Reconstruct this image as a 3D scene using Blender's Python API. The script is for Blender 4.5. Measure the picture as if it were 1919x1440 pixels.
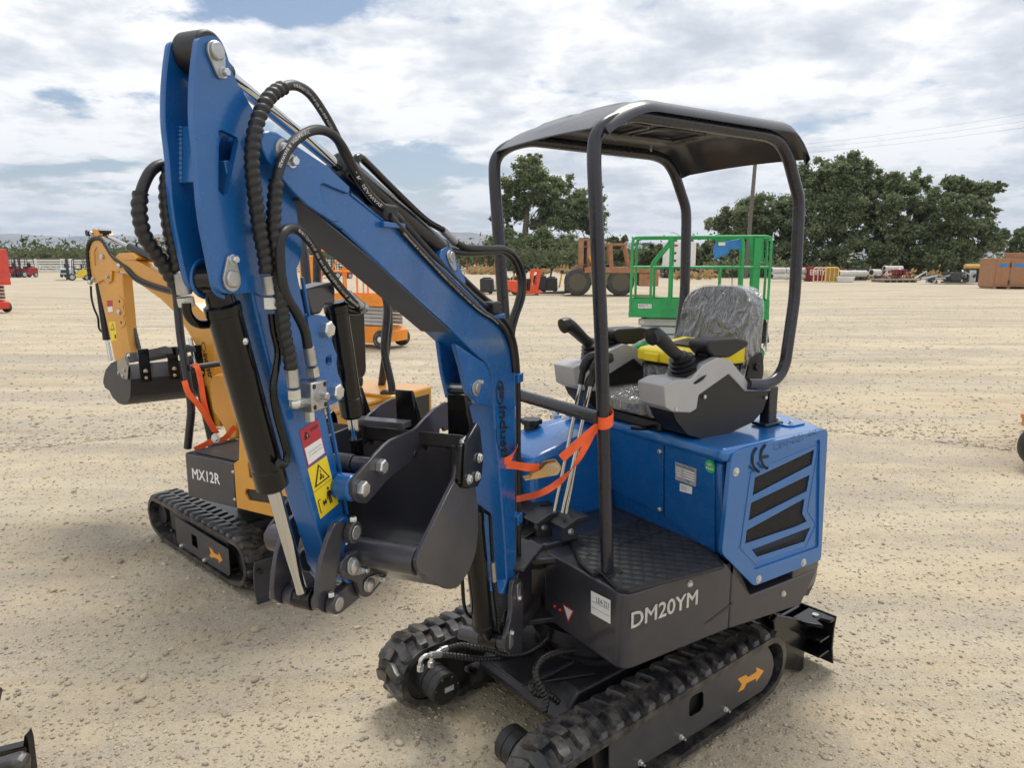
import bpy, bmesh, math, random
import numpy as np
from mathutils import Vector, Matrix
from mathutils.geometry import tessellate_polygon
for o in list(bpy.data.objects): bpy.data.objects.remove(o)
S = bpy.context.scene
COL = S.collection
R = math.radians
# ------------------------------------------------------------------ camera
F_PX, CX, CY, HOR, CAM_H = 1331.0, 959.5, 720.0, 490.0, 1.75
PITCH = math.atan((CY - HOR) / F_PX)
cam = bpy.data.objects.new('camera', bpy.data.cameras.new('camera'))
cam.data.sensor_fit = 'HORIZONTAL'; cam.data.sensor_width = 36.0
cam.data.lens = F_PX / 1919.0 * 36.0
cam.data.clip_start = 0.05; cam.data.clip_end = 60000.0
cam.location = (0, 0, CAM_H); cam.rotation_euler = (R(90) - PITCH, 0, 0)
COL.objects.link(cam); S.camera = cam
# ------------------------------------------------------------------ world, sun, exposure
SUN_EL, SUN_AZ = 64.0, 18.0      # azimuth measured from +Y (view direction) towards +X
SUN_STR, SKY_STR, CLOUD_STR = 2.2, 0.085, 0.92
w = bpy.data.worlds.new('World'); S.world = w; w.use_nodes = True
nt = w.node_tree; nt.nodes.clear()
def N(t, tp, **k):
    n = t.nodes.new(tp)
    for a, b in k.items(): setattr(n, a, b)
    return n
def math_n(t, op, a, b=None, c=None, clamp=False):
    n = N(t, 'ShaderNodeMath', operation=op, use_clamp=clamp)
    for i, q in enumerate((a, b, c)):
        if q is None: continue
        if isinstance(q, (int, float)): n.inputs[i].default_value = q
        else: t.links.new(q, n.inputs[i])
    return n.outputs[0]
def ramp_n(t, fac, stops, interp='LINEAR'):
    n = N(t, 'ShaderNodeValToRGB'); e = n.color_ramp; e.interpolation = interp
    while len(e.elements) < len(stops): e.elements.new(0.5)
    for el, (p, c) in zip(e.elements, stops):
        el.position = p; el.color = (c, c, c, 1) if isinstance(c, (int, float)) else (*c, 1)
    t.links.new(fac, n.inputs[0]); return n.outputs[0]
def noise_n(t, vec, scale, detail=6, rough=0.55, dist=0.0, lac=2.0):
    n = N(t, 'ShaderNodeTexNoise'); n.inputs['Scale'].default_value = scale
    n.inputs['Detail'].default_value = detail; n.inputs['Roughness'].default_value = rough
    n.inputs['Distortion'].default_value = dist; n.inputs['Lacunarity'].default_value = lac
    if vec is not None: t.links.new(vec, n.inputs['Vector'])
    return n.outputs['Fac']
def mix_n(t, fac, a, b, mode='MIX'):
    n = N(t, 'ShaderNodeMix', data_type='RGBA', blend_type=mode)
    for s, q in ((n.inputs[0], fac), (n.inputs[6], a), (n.inputs[7], b)):
        if isinstance(q, (int, float)): s.default_value = q
        elif isinstance(q, tuple): s.default_value = (*q, 1)
        else: t.links.new(q, s)
    return n.outputs[2]
sky = N(nt, 'ShaderNodeTexSky', sky_type='NISHITA'); sky.sun_disc = False
sky.sun_elevation = R(SUN_EL); sky.sun_rotation = R(SUN_AZ); sky.air_density = 1.0; sky.dust_density = 1.2
tc = N(nt, 'ShaderNodeTexCoord')
sx = N(nt, 'ShaderNodeSeparateXYZ'); nt.links.new(tc.outputs['Generated'], sx.inputs[0])
den = math_n(nt, 'ADD', math_n(nt, 'MAXIMUM', sx.outputs[2], 0.0), 0.17)
cb = N(nt, 'ShaderNodeCombineXYZ')
nt.links.new(math_n(nt, 'DIVIDE', sx.outputs[0], den), cb.inputs[0])
nt.links.new(math_n(nt, 'DIVIDE', sx.outputs[1], den), cb.inputs[1])
CLOUD_OFF = (3.1, 7.4, 0.0)
GAPS = ((-0.66, 1.93, 0.34, 0.12, 0.19), (-0.54, 2.24, 0.24, 0.13, 0.145), (-0.15, 2.05, 0.10, 0.05, 0.10), (-0.42, 3.30, 0.55, 0.25, 0.13), (-1.95, 3.1, 0.5, 0.10, 0.12), (2.15, 3.4, 0.5, 0.5, 0.10))
mp = N(nt, 'ShaderNodeMapping'); nt.links.new(cb.outputs[0], mp.inputs[0])
mp.inputs['Location'].default_value = CLOUD_OFF
cv = mp.outputs[0]
cover = noise_n(nt, cv, 1.3, 12, 0.62, 0.1)
CL_LO, CL_HI = 0.35, 0.45
for gx_, gy_, rx_, ry_, amt in GAPS:
    dv = N(nt, 'ShaderNodeVectorMath', operation='SUBTRACT'); nt.links.new(cb.outputs[0], dv.inputs[0]); dv.inputs[1].default_value = (gx_, gy_, 0)
    sv = N(nt, 'ShaderNodeVectorMath', operation='MULTIPLY'); nt.links.new(dv.outputs[0], sv.inputs[0]); sv.inputs[1].default_value = (1 / rx_, 1 / ry_, 0)
    ln = N(nt, 'ShaderNodeVectorMath', operation='LENGTH'); nt.links.new(sv.outputs[0], ln.inputs[0])
    cover = math_n(nt, 'SUBTRACT', cover, math_n(nt, 'MULTIPLY', math_n(nt, 'POWER', 2.718, math_n(nt, 'MULTIPLY', math_n(nt, 'POWER', ln.outputs['Value'], 2.0), -1.0)), amt))
mask = math_n(nt, 'MAXIMUM', ramp_n(nt, cover, [(CL_LO, 0.0), (CL_HI, 1.0)], 'EASE'), ramp_n(nt, sx.outputs[2], [(0.02, 1.0), (0.10, 0.0)]))
detail = noise_n(nt, cv, 3.2, 10, 0.60, 0.1)
thick = noise_n(nt, cv, 0.9, 6, 0.55, 0.3)
lum = math_n(nt, 'ADD', math_n(nt, 'MULTIPLY', detail, 0.55), math_n(nt, 'MULTIPLY', thick, 0.45))
ccol = ramp_n(nt, lum, [(0.38, (0.56, 0.60, 0.66)), (0.46, (0.74, 0.765, 0.81)), (0.53, (1.0, 1.0, 1.0))])
skyc = N(nt, 'ShaderNodeBackground'); skyc.inputs[1].default_value = SKY_STR
nt.links.new(sky.outputs[0], skyc.inputs[0])
clc = N(nt, 'ShaderNodeBackground'); clc.inputs[1].default_value = CLOUD_STR
nt.links.new(ccol, clc.inputs[0])
ms = N(nt, 'ShaderNodeMixShader'); nt.links.new(mask, ms.inputs[0])
nt.links.new(skyc.outputs[0], ms.inputs[1]); nt.links.new(clc.outputs[0], ms.inputs[2])
wo = N(nt, 'ShaderNodeOutputWorld'); nt.links.new(ms.outputs[0], wo.inputs[0])
sun = bpy.data.objects.new('sun', bpy.data.lights.new('sun', 'SUN'))
sun.data.energy = SUN_STR; sun.data.angle = R(26.0); sun.data.color = (1.0, 0.95, 0.87)
_d = Vector((math.sin(R(SUN_AZ)) * math.cos(R(SUN_EL)), math.cos(R(SUN_AZ)) * math.cos(R(SUN_EL)), math.sin(R(SUN_EL))))
sun.rotation_euler = _d.to_track_quat('Z', 'Y').to_euler(); sun.location = (0, 0, 30)
COL.objects.link(sun)
S.view_settings.view_transform = 'Standard'; S.view_settings.look = 'None'
S.view_settings.exposure = 0.36; S.view_settings.gamma = 1.0; S.view_settings.use_curve_mapping = False
# ------------------------------------------------------------------ frames: pixel rays met with planes of the place
_cp, _sp = math.cos(PITCH), math.sin(PITCH)
def ray(x, y):
    u = (x - CX) / F_PX; v = (CY - y) / F_PX
    return Vector((u, _cp + v * _sp, -_sp + v * _cp))
CPOS = Vector((0, 0, CAM_H))
class Frame:
    """local X = forward, Y = left, Z = up; th = heading of the rear, degrees from +Y towards +X"""
    def __init__(s, ox, oy, th, oz=0.0):
        t = R(th); s.o = Vector((ox, oy, oz))
        s.X = Vector((-math.sin(t), -math.cos(t), 0)); s.Y = Vector((math.cos(t), -math.sin(t), 0)); s.Z = Vector((0, 0, 1))
        s.rz = math.atan2(s.X.y, s.X.x)
    def w(s, p): return s.o + s.X * p[0] + s.Y * p[1] + s.Z * p[2]
    def l(s, q): d = q - s.o; return Vector((d.dot(s.X), d.dot(s.Y), d.dot(s.Z)))
    def on(s, px, py, ax, val):
        d = ray(px, py); a = (s.X, s.Y, s.Z)[ax]
        return s.l(CPOS + d * ((val - (CPOS - s.o).dot(a)) / d.dot(a)))
    def y(s, px, py, v): return s.on(px, py, 1, v)
    def xz(s, v, pts): return [(q.x, q.z) for q in (s.on(a, b, 1, v) for a, b in pts)]
WORLD = Frame(0, 0, 180); WORLD.X = Vector((1, 0, 0)); WORLD.Y = Vector((0, 1, 0)); WORLD.rz = 0.0
def ground_at(px, py, z=0.0):
    d = ray(px, py); return CPOS + d * ((z - CAM_H) / d.z)
def at_depth(px, py, Y):
    d = ray(px, py); return CPOS + d * (Y / d.y)
# ------------------------------------------------------------------ materials
MATS = {}
def mat(name, base, rough=0.5, metal=0.0, coat=0.0, spec=0.5, var=0.10, vscale=6.0, bump=0.0, bscale=80.0, rvar=0.08, dust=0.0, alpha=1.0, trans=0.0, col2=None):
    if name in MATS: return MATS[name]
    m = bpy.data.materials.new(name); m.use_nodes = True; t = m.node_tree
    b = t.nodes['Principled BSDF']
    co = N(t, 'ShaderNodeTexCoord').outputs['Object']
    n1 = noise_n(t, co, vscale, 5, 0.6)
    lo = tuple(max(0, c * (1 - var)) for c in base); hi = tuple(min(1, c * (1 + var)) for c in base)
    if col2: lo, hi = base, col2
    col = mix_n(t, ramp_n(t, n1, [(0.32, 0.0), (0.68, 1.0)]), lo, hi)
    if dust > 0:
        g = N(t, 'ShaderNodeNewGeometry'); sz = N(t, 'ShaderNodeSeparateXYZ'); t.links.new(g.outputs['Normal'], sz.inputs[0])
        n2 = noise_n(t, co, 14.0, 6, 0.7)
        f = math_n(t, 'MULTIPLY', ramp_n(t, n2, [(0.45, 0.0), (0.75, 1.0)]), dust)
        col = mix_n(t, f, col, (0.40, 0.34, 0.25))
    t.links.new(col, b.inputs['Base Color'])
    n3 = noise_n(t, co, vscale * 4, 4, 0.6)
    rr = math_n(t, 'ADD', math_n(t, 'MULTIPLY', math_n(t, 'SUBTRACT', n3, 0.5), rvar * 2), rough, clamp=True)
    t.links.new(rr, b.inputs['Roughness'])
    b.inputs['Metallic'].default_value = metal; b.inputs['Coat Weight'].default_value = coat
    b.inputs['Coat Roughness'].default_value = 0.08; b.inputs['Specular IOR Level'].default_value = spec
    b.inputs['Alpha'].default_value = alpha; b.inputs['Transmission Weight'].default_value = trans
    if bump > 0:
        bn = N(t, 'ShaderNodeBump'); bn.inputs['Strength'].default_value = bump; bn.inputs['Distance'].default_value = 0.004
        t.links.new(noise_n(t, co, bscale, 4, 0.6), bn.inputs['Height']); t.links.new(bn.outputs[0], b.inputs['Normal'])
    MATS[name] = m; return m
BLUE = mat('blue_paint', (0.006, 0.106, 0.345), 0.27, 0.0, 0.35, var=0.10, vscale=3, bump=0.07, bscale=45, dust=0.035)
BLUEM = mat('blue_metallic_paint', (0.009, 0.135, 0.42), 0.30, 0.15, 0.7, var=0.08, vscale=3, bump=0.04, bscale=120, dust=0.02)
GREY = mat('charcoal_paint', (0.036, 0.036, 0.046), 0.32, 0.0, 0.25, var=0.12, vscale=5, bump=0.04, dust=0.03)
GREYD = mat('dark_cast_iron', (0.015, 0.015, 0.018), 0.42, 0.0, 0.1, var=0.2, vscale=8, bump=0.1, dust=0.05)
BLACKG = mat('black_gloss_paint', (0.004, 0.004, 0.005), 0.18, 0.0, 0.15, spec=0.35, var=0.2)
BLACK = mat('black_plastic', (0.009, 0.009, 0.011), 0.42, var=0.15, bump=0.08, bscale=300)
RUBBER = mat('black_rubber', (0.010, 0.010, 0.011), 0.42, var=0.25, vscale=12, bump=0.12, bscale=120, dust=0.015)
TRUB = mat('track_rubber', (0.022, 0.022, 0.025), 0.32, var=0.3, vscale=14, bump=0.1, bscale=90, dust=0.26, rvar=0.15)
CHROME = mat('chrome', (0.56, 0.57, 0.58), 0.09, 1.0, var=0.03, rvar=0.04)
ZINC = mat('zinc_plate', (0.62, 0.64, 0.63), 0.30, 0.9, var=0.15, vscale=40, rvar=0.1)
STEEL = mat('machined_steel', (0.46, 0.46, 0.45), 0.36, 0.8, var=0.2, vscale=30, rvar=0.1)
TUBE = mat('satin_black_tube', (0.018, 0.019, 0.028), 0.28, 0.1, 0.2, var=0.12, vscale=4)
STRAP = mat('orange_webbing', (0.95, 0.13, 0.03), 0.65, var=0.12, vscale=20, bump=0.3, bscale=500)
YELL = mat('yellow_paint', (0.62, 0.29, 0.035), 0.33, 0.0, 0.3, var=0.08, vscale=3, bump=0.04)
SILVER = mat('silver_plastic', (0.40, 0.40, 0.41), 0.42, 0.2, var=0.06, bump=0.05, bscale=300)
WHITEP = mat('white_print', (0.78, 0.78, 0.76), 0.5, var=0.05)
SILVERP = mat('silver_print', (0.62, 0.63, 0.64), 0.35, 0.5, var=0.15, vscale=50)
BLACKP = mat('black_print', (0.012, 0.012, 0.012), 0.5)
REDP = mat('red_print', (0.45, 0.03, 0.05), 0.45)
YELP = mat('yellow_print', (0.82, 0.62, 0.02), 0.45, var=0.05)
ORGP = mat('orange_print', (0.75, 0.33, 0.04), 0.45, var=0.05)
GRNP = mat('green_print', (0.03, 0.40, 0.10), 0.45)
# ------------------------------------------------------------------ mesh builder
TH_INV = {}
def catmull(pts, n=8):
    P = [Vector(p) for p in pts]
    if len(P) < 3: return P
    P = [P[0] * 2 - P[1]] + P + [P[-1] * 2 - P[-2]]; out = []
    for i in range(1, len(P) - 2):
        a, b, c, d = P[i - 1:i + 3]
        for k in range(n):
            t = k / n
            out.append(0.5 * ((2 * b) + (c - a) * t + (2 * a - 5 * b + 4 * c - d) * t * t + (3 * b - a - 3 * c + d) * t ** 3))
    out.append(P[-2]); return out
def fillet(pts, r, n=5):
    """polyline with rounded corners"""
    P = [Vector(p) for p in pts]; out = [P[0]]
    for i in range(1, len(P) - 1):
        a, b, c = P[i - 1:i + 2]; d1 = (a - b); d2 = (c - b)
        k = min(r, d1.length * 0.49, d2.length * 0.49); p = b + d1.normalized() * k; q = b + d2.normalized() * k
        for j in range(n + 1):
            t = j / n; out.append(p * (1 - t) ** 2 + b * 2 * t * (1 - t) + q * t * t)
    out.append(P[-1]); return out
def rrect(x0, x1, y0, y1, r, n=4):
    out = []
    for cx, cy, a in ((x1 - r, y1 - r, 0), (x0 + r, y1 - r, 90), (x0 + r, y0 + r, 180), (x1 - r, y0 + r, 270)):
        for k in range(n + 1):
            b = R(a + 90 * k / n); out.append((cx + r * math.cos(b), cy + r * math.sin(b)))
    return out
def circ(cx, cy, r, n=16, sx=1.0): return [(cx + r * sx * math.cos(2 * math.pi * k / n), cy + r * math.sin(2 * math.pi * k / n)) for k in range(n)]
def round2(pts, r, n=3):
    """round the corners of a closed 2-D outline"""
    out = []; m = len(pts)
    for i in range(m):
        a, b, c = (Vector((*pts[i - 1], 0)), Vector((*pts[i], 0)), Vector((*pts[(i + 1) % m], 0)))
        d1 = a - b; d2 = c - b; k = min(r, d1.length * 0.45, d2.length * 0.45)
        p = b + d1.normalized() * k; q = b + d2.normalized() * k
        for j in range(n + 1):
            t = j / n; s = p * (1 - t) ** 2 + b * 2 * t * (1 - t) + q * t * t; out.append((s.x, s.y))
    return out
class MB:
    def __init__(s, fr=WORLD): s.f = fr; s.v = []; s.p = []
    def add(s, vs, fs):
        b = len(s.v); s.v += [s.f.w(q) for q in vs]; s.p += [tuple(b + i for i in f) for f in fs]; return s
    def box(s, x0, x1, y0, y1, z0, z1):
        return s.add([(x, y, z) for z in (z0, z1) for x, y in ((x0, y0), (x1, y0), (x1, y1), (x0, y1))],
                     [(3, 2, 1, 0), (4, 5, 6, 7), (0, 1, 5, 4), (1, 2, 6, 5), (2, 3, 7, 6), (3, 0, 4, 7)])
    def bar(s, a, b, wd, ht, up=(0, 0, 1)):
        """rectangular bar from a to b"""
        a, b, u = Vector(a), Vector(b), Vector(up); d = (b - a).normalized(); l = u.cross(d)
        l = l.normalized() if l.length > 1e-5 else Vector((1, 0, 0)); u = d.cross(l)
        vs = [p + l * (i * wd / 2) + u * (j * ht / 2) for p in (a, b) for i, j in ((-1, -1), (1, -1), (1, 1), (-1, 1))]
        return s.add(vs, [(3, 2, 1, 0), (4, 5, 6, 7), (0, 1, 5, 4), (1, 2, 6, 5), (2, 3, 7, 6), (3, 0, 4, 7)])
    def prism(s, pts, ax, a0, a1, holes=()):
        """outline in the plane across axis ax: ax 1 -> (x,z), ax 0 -> (y,z), ax 2 -> (x,y)"""
        def P(q, a): return (q[0], a, q[1]) if ax == 1 else ((a, q[0], q[1]) if ax == 0 else (q[0], q[1], a))
        loops = [list(pts)] + [list(h) for h in holes]; vs = []; fs = []; n = sum(len(l) for l in loops)
        for a in (a0, a1):
            for l in loops: vs += [P(q, a) for q in l]
        if not holes: fs += [tuple(range(n))[::-1], tuple(range(n, 2 * n))]
        else:
            for t in tessellate_polygon([[Vector((q[0], q[1], 0)) for q in l] for l in loops]):
                fs += [tuple(t), tuple(i + n for i in t[::-1])]
        b = 0
        for l in loops:
            m = len(l)
            for i in range(m): j = (i + 1) % m; fs.append((b + i, b + j, n + b + j, n + b + i))
            b += m
        return s.add(vs, fs)
    def rings(s, rings, close=True, cap=True):
        n = len(rings[0]); vs = [q for r in rings for q in r]; fs = []
        for k in range(len(rings) - 1):
            for i in range(n if close else n - 1):
                j = (i + 1) % n; fs.append((k * n + i, k * n + j, (k + 1) * n + j, (k + 1) * n + i))
        if cap: fs += [tuple(range(n))[::-1], tuple(range((len(rings) - 1) * n, len(rings) * n))]
        return s.add(vs, fs)
    def tube(s, pts, r, seg=10, cap=True, helix=0.0, pitch=0.02):
        P = [Vector(p) for p in pts]; n = len(P); rs = r if isinstance(r, (list, tuple)) else [r] * n
        T = [((P[min(i + 1, n - 1)] - P[max(i - 1, 0)])).normalized() for i in range(n)]
        u = T[0].orthogonal().normalized(); out = []; L = 0.0
        for i in range(n):
            if i: L += (P[i] - P[i - 1]).length
            u = (u - T[i] * u.dot(T[i])); u = u.normalized() if u.length > 1e-6 else T[i].orthogonal().normalized()
            v = T[i].cross(u); ring = []
            for k in range(seg):
                a = 2 * math.pi * k / seg; rr = rs[i]
                if helix: rr *= 1 + helix * abs(math.sin(math.pi * L / pitch - a / 2)) ** 0.6 - helix
                ring.append(P[i] + (u * math.cos(a) + v * math.sin(a)) * rr)
            out.append(ring)
        return s.rings(out, cap=cap)
    def cyl(s, a, b, r, seg=16, r2=None): return s.tube([a, b], [r, r if r2 is None else r2], seg)
    def lathe(s, a, d, prof, seg=20):
        """prof: (distance along d, radius)"""
        d = Vector(d).normalized(); a = Vector(a); u = d.orthogonal().normalized(); v = d.cross(u)
        return s.rings([[a + d * t + (u * math.cos(2 * math.pi * k / seg) + v * math.sin(2 * math.pi * k / seg)) * max(r, 1e-4) for k in range(seg)] for t, r in prof])
    def bolt(s, p, d, r, h=None, washer=True):
        d = Vector(d).normalized(); p = Vector(p); h = h or r * 0.75
        if washer: s.cyl(p, p + d * r * 0.22, r * 1.25, 14)
        return s.lathe(p, d, [(0, r), (h * 0.8, r), (h, r * 0.82)], 6)
    def ball(s, c, r, seg=12, sc=(1, 1, 1)):
        c = Vector(c); rg = []
        for i in range(seg // 2 + 1):
            t = math.pi * i / (seg // 2); z = math.cos(t); q = max(math.sin(t), 1e-3)
            rg.append([(c.x + r * sc[0] * q * math.cos(2 * math.pi * k / seg), c.y + r * sc[1] * q * math.sin(2 * math.pi * k / seg), c.z + r * sc[2] * z) for k in range(seg)])
        return s.rings(rg)
    def quad(s, a, b, c, d): return s.add([a, b, c, d], [(0, 1, 2, 3)])
    def build(s, name, m, parent=None, bevel=0.0, bseg=2, ang=38, **tag):
        th = parent
        while th is not None and th.parent is not None: th = th.parent
        inv = TH_INV.get(th.name) if th is not None else None
        vs = [inv @ q for q in s.v] if inv is not None else s.v
        me = bpy.data.meshes.new(name); me.from_pydata([tuple(q) for q in vs], [], s.p)
        bm = bmesh.new(); bm.from_mesh(me); bmesh.ops.recalc_face_normals(bm, faces=bm.faces)
        bm.to_mesh(me); bm.free()
        me.shade_smooth(); me.set_sharp_from_angle(angle=R(ang)); me.materials.append(m)
        o = bpy.data.objects.new(name, me); COL.objects.link(o); o.parent = parent
        if bevel > 0:
            b = o.modifiers.new('bevel', 'BEVEL'); b.width = bevel; b.segments = bseg; b.limit_method = 'ANGLE'; b.angle_limit = R(40)
            b.harden_normals = False
        for k, q in tag.items(): o[k] = q
        return o
def thing(name, label, cat, fr, group=None):
    o = bpy.data.objects.new(name, None); COL.objects.link(o); o.empty_display_size = 0.2
    o.location = fr.o; o.rotation_euler = (0, 0, fr.rz); o['label'] = label; o['category'] = cat
    if group: o['group'] = group
    TH_INV[o.name] = (Matrix.Translation(fr.o) @ Matrix.Rotation(fr.rz, 4, 'Z')).inverted()
    return o
def tag(o, label, cat, group=None):
    o['label'] = label; o['category'] = cat
    if group: o['group'] = group
    return o
def text_mb(fr, body, p0, pu, pv, bold=0.0, fit=True, shear=0.0, heavy=0.0):
    """lettering laid into the parallelogram with corner p0, width vector pu, height vector pv (frame coordinates)"""
    c = bpy.data.curves.new('lettering', 'FONT'); c.body = body; c.offset = bold; c.shear = shear; c.resolution_u = 3
    o = bpy.data.objects.new('lettering', c); COL.objects.link(o)
    bpy.context.view_layer.update()
    me = bpy.data.meshes.new_from_object(o.evaluated_get(bpy.context.evaluated_depsgraph_get()))
    bpy.data.objects.remove(o); bpy.data.curves.remove(c)
    V = [q.co for q in me.vertices]; x0 = min(q.x for q in V); x1 = max(q.x for q in V); y0 = min(q.y for q in V); y1 = max(q.y for q in V)
    p0, pu, pv = Vector(p0), Vector(pu), Vector(pv); m = MB(fr)
    m.add([p0 + pu * ((q.x - x0) / (x1 - x0)) + pv * ((q.y - y0) / (y1 - y0)) for q in V], [tuple(f.vertices) for f in me.polygons])
    if heavy:
        nv = pu.cross(pv).normalized()
        for i, (a, b) in enumerate(((-1, 0), (1, 0), (0, -1), (0, 1))):
            m.add([p0 + pu * ((q.x - x0) / (x1 - x0)) + pv * ((q.y - y0) / (y1 - y0)) + (pu.normalized() * a + pv.normalized() * b) * heavy * pv.length + nv * 0.00012 * (i + 1) for q in V], [tuple(f.vertices) for f in me.polygons])
    bpy.data.meshes.remove(me); return m
def dup(o, parent=None):
    c = o.copy(); COL.objects.link(c); c.parent = parent
    for ch in o.children: dup(ch, c)
    return c
# ================================================================== BLUE EXCAVATOR
U = Frame(0.626, 2.821, 57.0)        # upper body and canopy
T = Frame(0.626, 2.821, 51.0)        # undercarriage, turned a little
A = Frame(-0.03, 2.37, 21.0)         # boom, arm and bucket, swung to the operator's left
EX = thing('mini_excavator', 'blue mini excavator with charcoal skirt marked DM20YM, in the foreground', 'excavator', U)
AC = 0.03                             # centre plane of boom and arm
def apx(px, py, y=AC): return A.on(px, py, 1, y)
def upx(px, py, y): return U.on(px, py, 1, y)
def pts_y(fr, y, pts): return [fr.on(a, b, 1, y) for a, b in pts]
def zc(o, s, pts): return [(o[0] + a / s, o[1] + b / s) for a, b in pts]      # zoomed crop -> photo pixels
def hose(name, m, pts, r, parent, n=8, helix=False, fr=WORLD, pitch=0.0135):
    P = catmull([Vector(p) for p in pts], n)
    if helix:
        L = sum((P[i + 1] - P[i]).length for i in range(len(P) - 1)); k = max(20, int(L / (pitch / 5)))
        Q = [P[0]]; acc = 0.0; step = L / k
        for i in range(len(P) - 1):
            d = (P[i + 1] - P[i]); l = d.length; pos = step - acc
            while pos <= l: Q.append(P[i] + d * (pos / l)); pos += step
            acc = l - (pos - step)
        P = Q
    return MB(fr).tube(P, r, 12 if helix else 10, helix=0.30 if helix else 0.0, pitch=pitch).build(name, m, parent, ang=60 if not helix else 80)
# ---------------------------------------------------------------- tracks
def track_path():
    pts = []
    for cx, cz, r in ((-0.150, 0.163, 0.125), (0.925, 0.160, 0.118)):
        for k in range(48): a = 2 * math.pi * k / 48; pts.append((cx + r * math.cos(a), cz + r * math.sin(a)))
    for k in range(12): pts.append((-0.06 + 0.90 * k / 11, 0.018))
    pts = sorted(set(pts)); 
    def half(P):
        h = []
        for p in P:
            while len(h) > 1 and (h[-1][0] - h[-2][0]) * (p[1] - h[-2][1]) - (h[-1][1] - h[-2][1]) * (p[0] - h[-2][0]) <= 0: h.pop()
            h.append(p)
        return h[:-1]
    H = half(pts) + half(pts[::-1])
    L = [0]; H2 = H + [H[0]]
    for i in range(len(H)): L.append(L[-1] + math.dist(H2[i], H2[i + 1]))
    return H2, L
TP, TL = track_path()
def tpos(s):
    s %= TL[-1]
    i = next(k for k in range(len(TL) - 1) if TL[k + 1] >= s)
    t = (s - TL[i]) / max(1e-9, TL[i + 1] - TL[i]); a, b = TP[i], TP[i + 1]
    return (a[0] + (b[0] - a[0]) * t, a[1] + (b[1] - a[1]) * t)
def tframe(s):
    p = Vector((*tpos(s), 0)); q = Vector((*tpos(s + 0.012), 0)); o = Vector((*tpos(s - 0.012), 0)); d = (q - o).normalized()
    return p, d, Vector((d.y, -d.x, 0))      # outline runs counter-clockwise: outward normal to the right
def build_track(fr, th, y0, y1, sc=1.0, out_first=True, m=TRUB):
    mb = MB(fr); n = 150; wd = y1 - y0
    def P(s, off, yy): p, d, nn = tframe(s); q = p + nn * off; return (q.x * sc, yy, q.y * sc)
    rg = []
    for k in range(n):
        s = TL[-1] * k / n
        rg.append([P(s, -0.024, y0), P(s, 0.0, y0), P(s, 0.004, (y0 + y1) / 2), P(s, 0.0, y1), P(s, -0.024, y1)])
    vs = [q for r in rg for q in r]; fs = []
    for k in range(n):
        for i in range(5): j = (i + 1) % 5; kk = (k + 1) % n; fs.append((k * 5 + i, k * 5 + j, kk * 5 + j, kk * 5 + i))
    mb.add(vs, fs)
    nl = 38; rnd = random.Random(4)
    for row in (0, 1):
        for k in range(nl):
            s0 = TL[-1] * (k + 0.5 * row) / nl; e = y0 if row == 0 else y1; c = (y0 + y1) / 2; sg = -1 if row == 0 else 1
            yin = c - sg * 0.004; yo = e + sg * 0.003; h = 0.022
            # wavy block: three stations from centre to edge
            st = [(yin, -0.016, 0.026, h * 0.95), (c + sg * wd * 0.15, -0.019, 0.024, h), (c + sg * wd * 0.32, -0.031, 0.012, h), (c + sg * wd * 0.43, -0.029, 0.006, h * 0.8), (c + sg * wd * 0.475, -0.022, 0.0, h * 0.2)]
            rings = []
            for yy, a, b, hh in st:
                rings.append([P(s0 + a - 0.006, -0.002, yy), P(s0 + b + 0.006, -0.002, yy), P(s0 + b - 0.004, hh, yy), P(s0 + a + 0.004, hh, yy)])
            mb.rings(rings)
    for k in range(nl):      # inner drive lugs
        s0 = TL[-1] * k / nl; c = (y0 + y1) / 2
        mb.rings([[P(s0 - 0.012, -0.018, c + g), P(s0 + 0.012, -0.018, c + g), P(s0 + 0.006, -0.034, c + g * 0.6), P(s0 - 0.006, -0.034, c + g * 0.6)] for g in (-0.03, 0.03)])
    return mb.build('track', m, th, ang=24)
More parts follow.
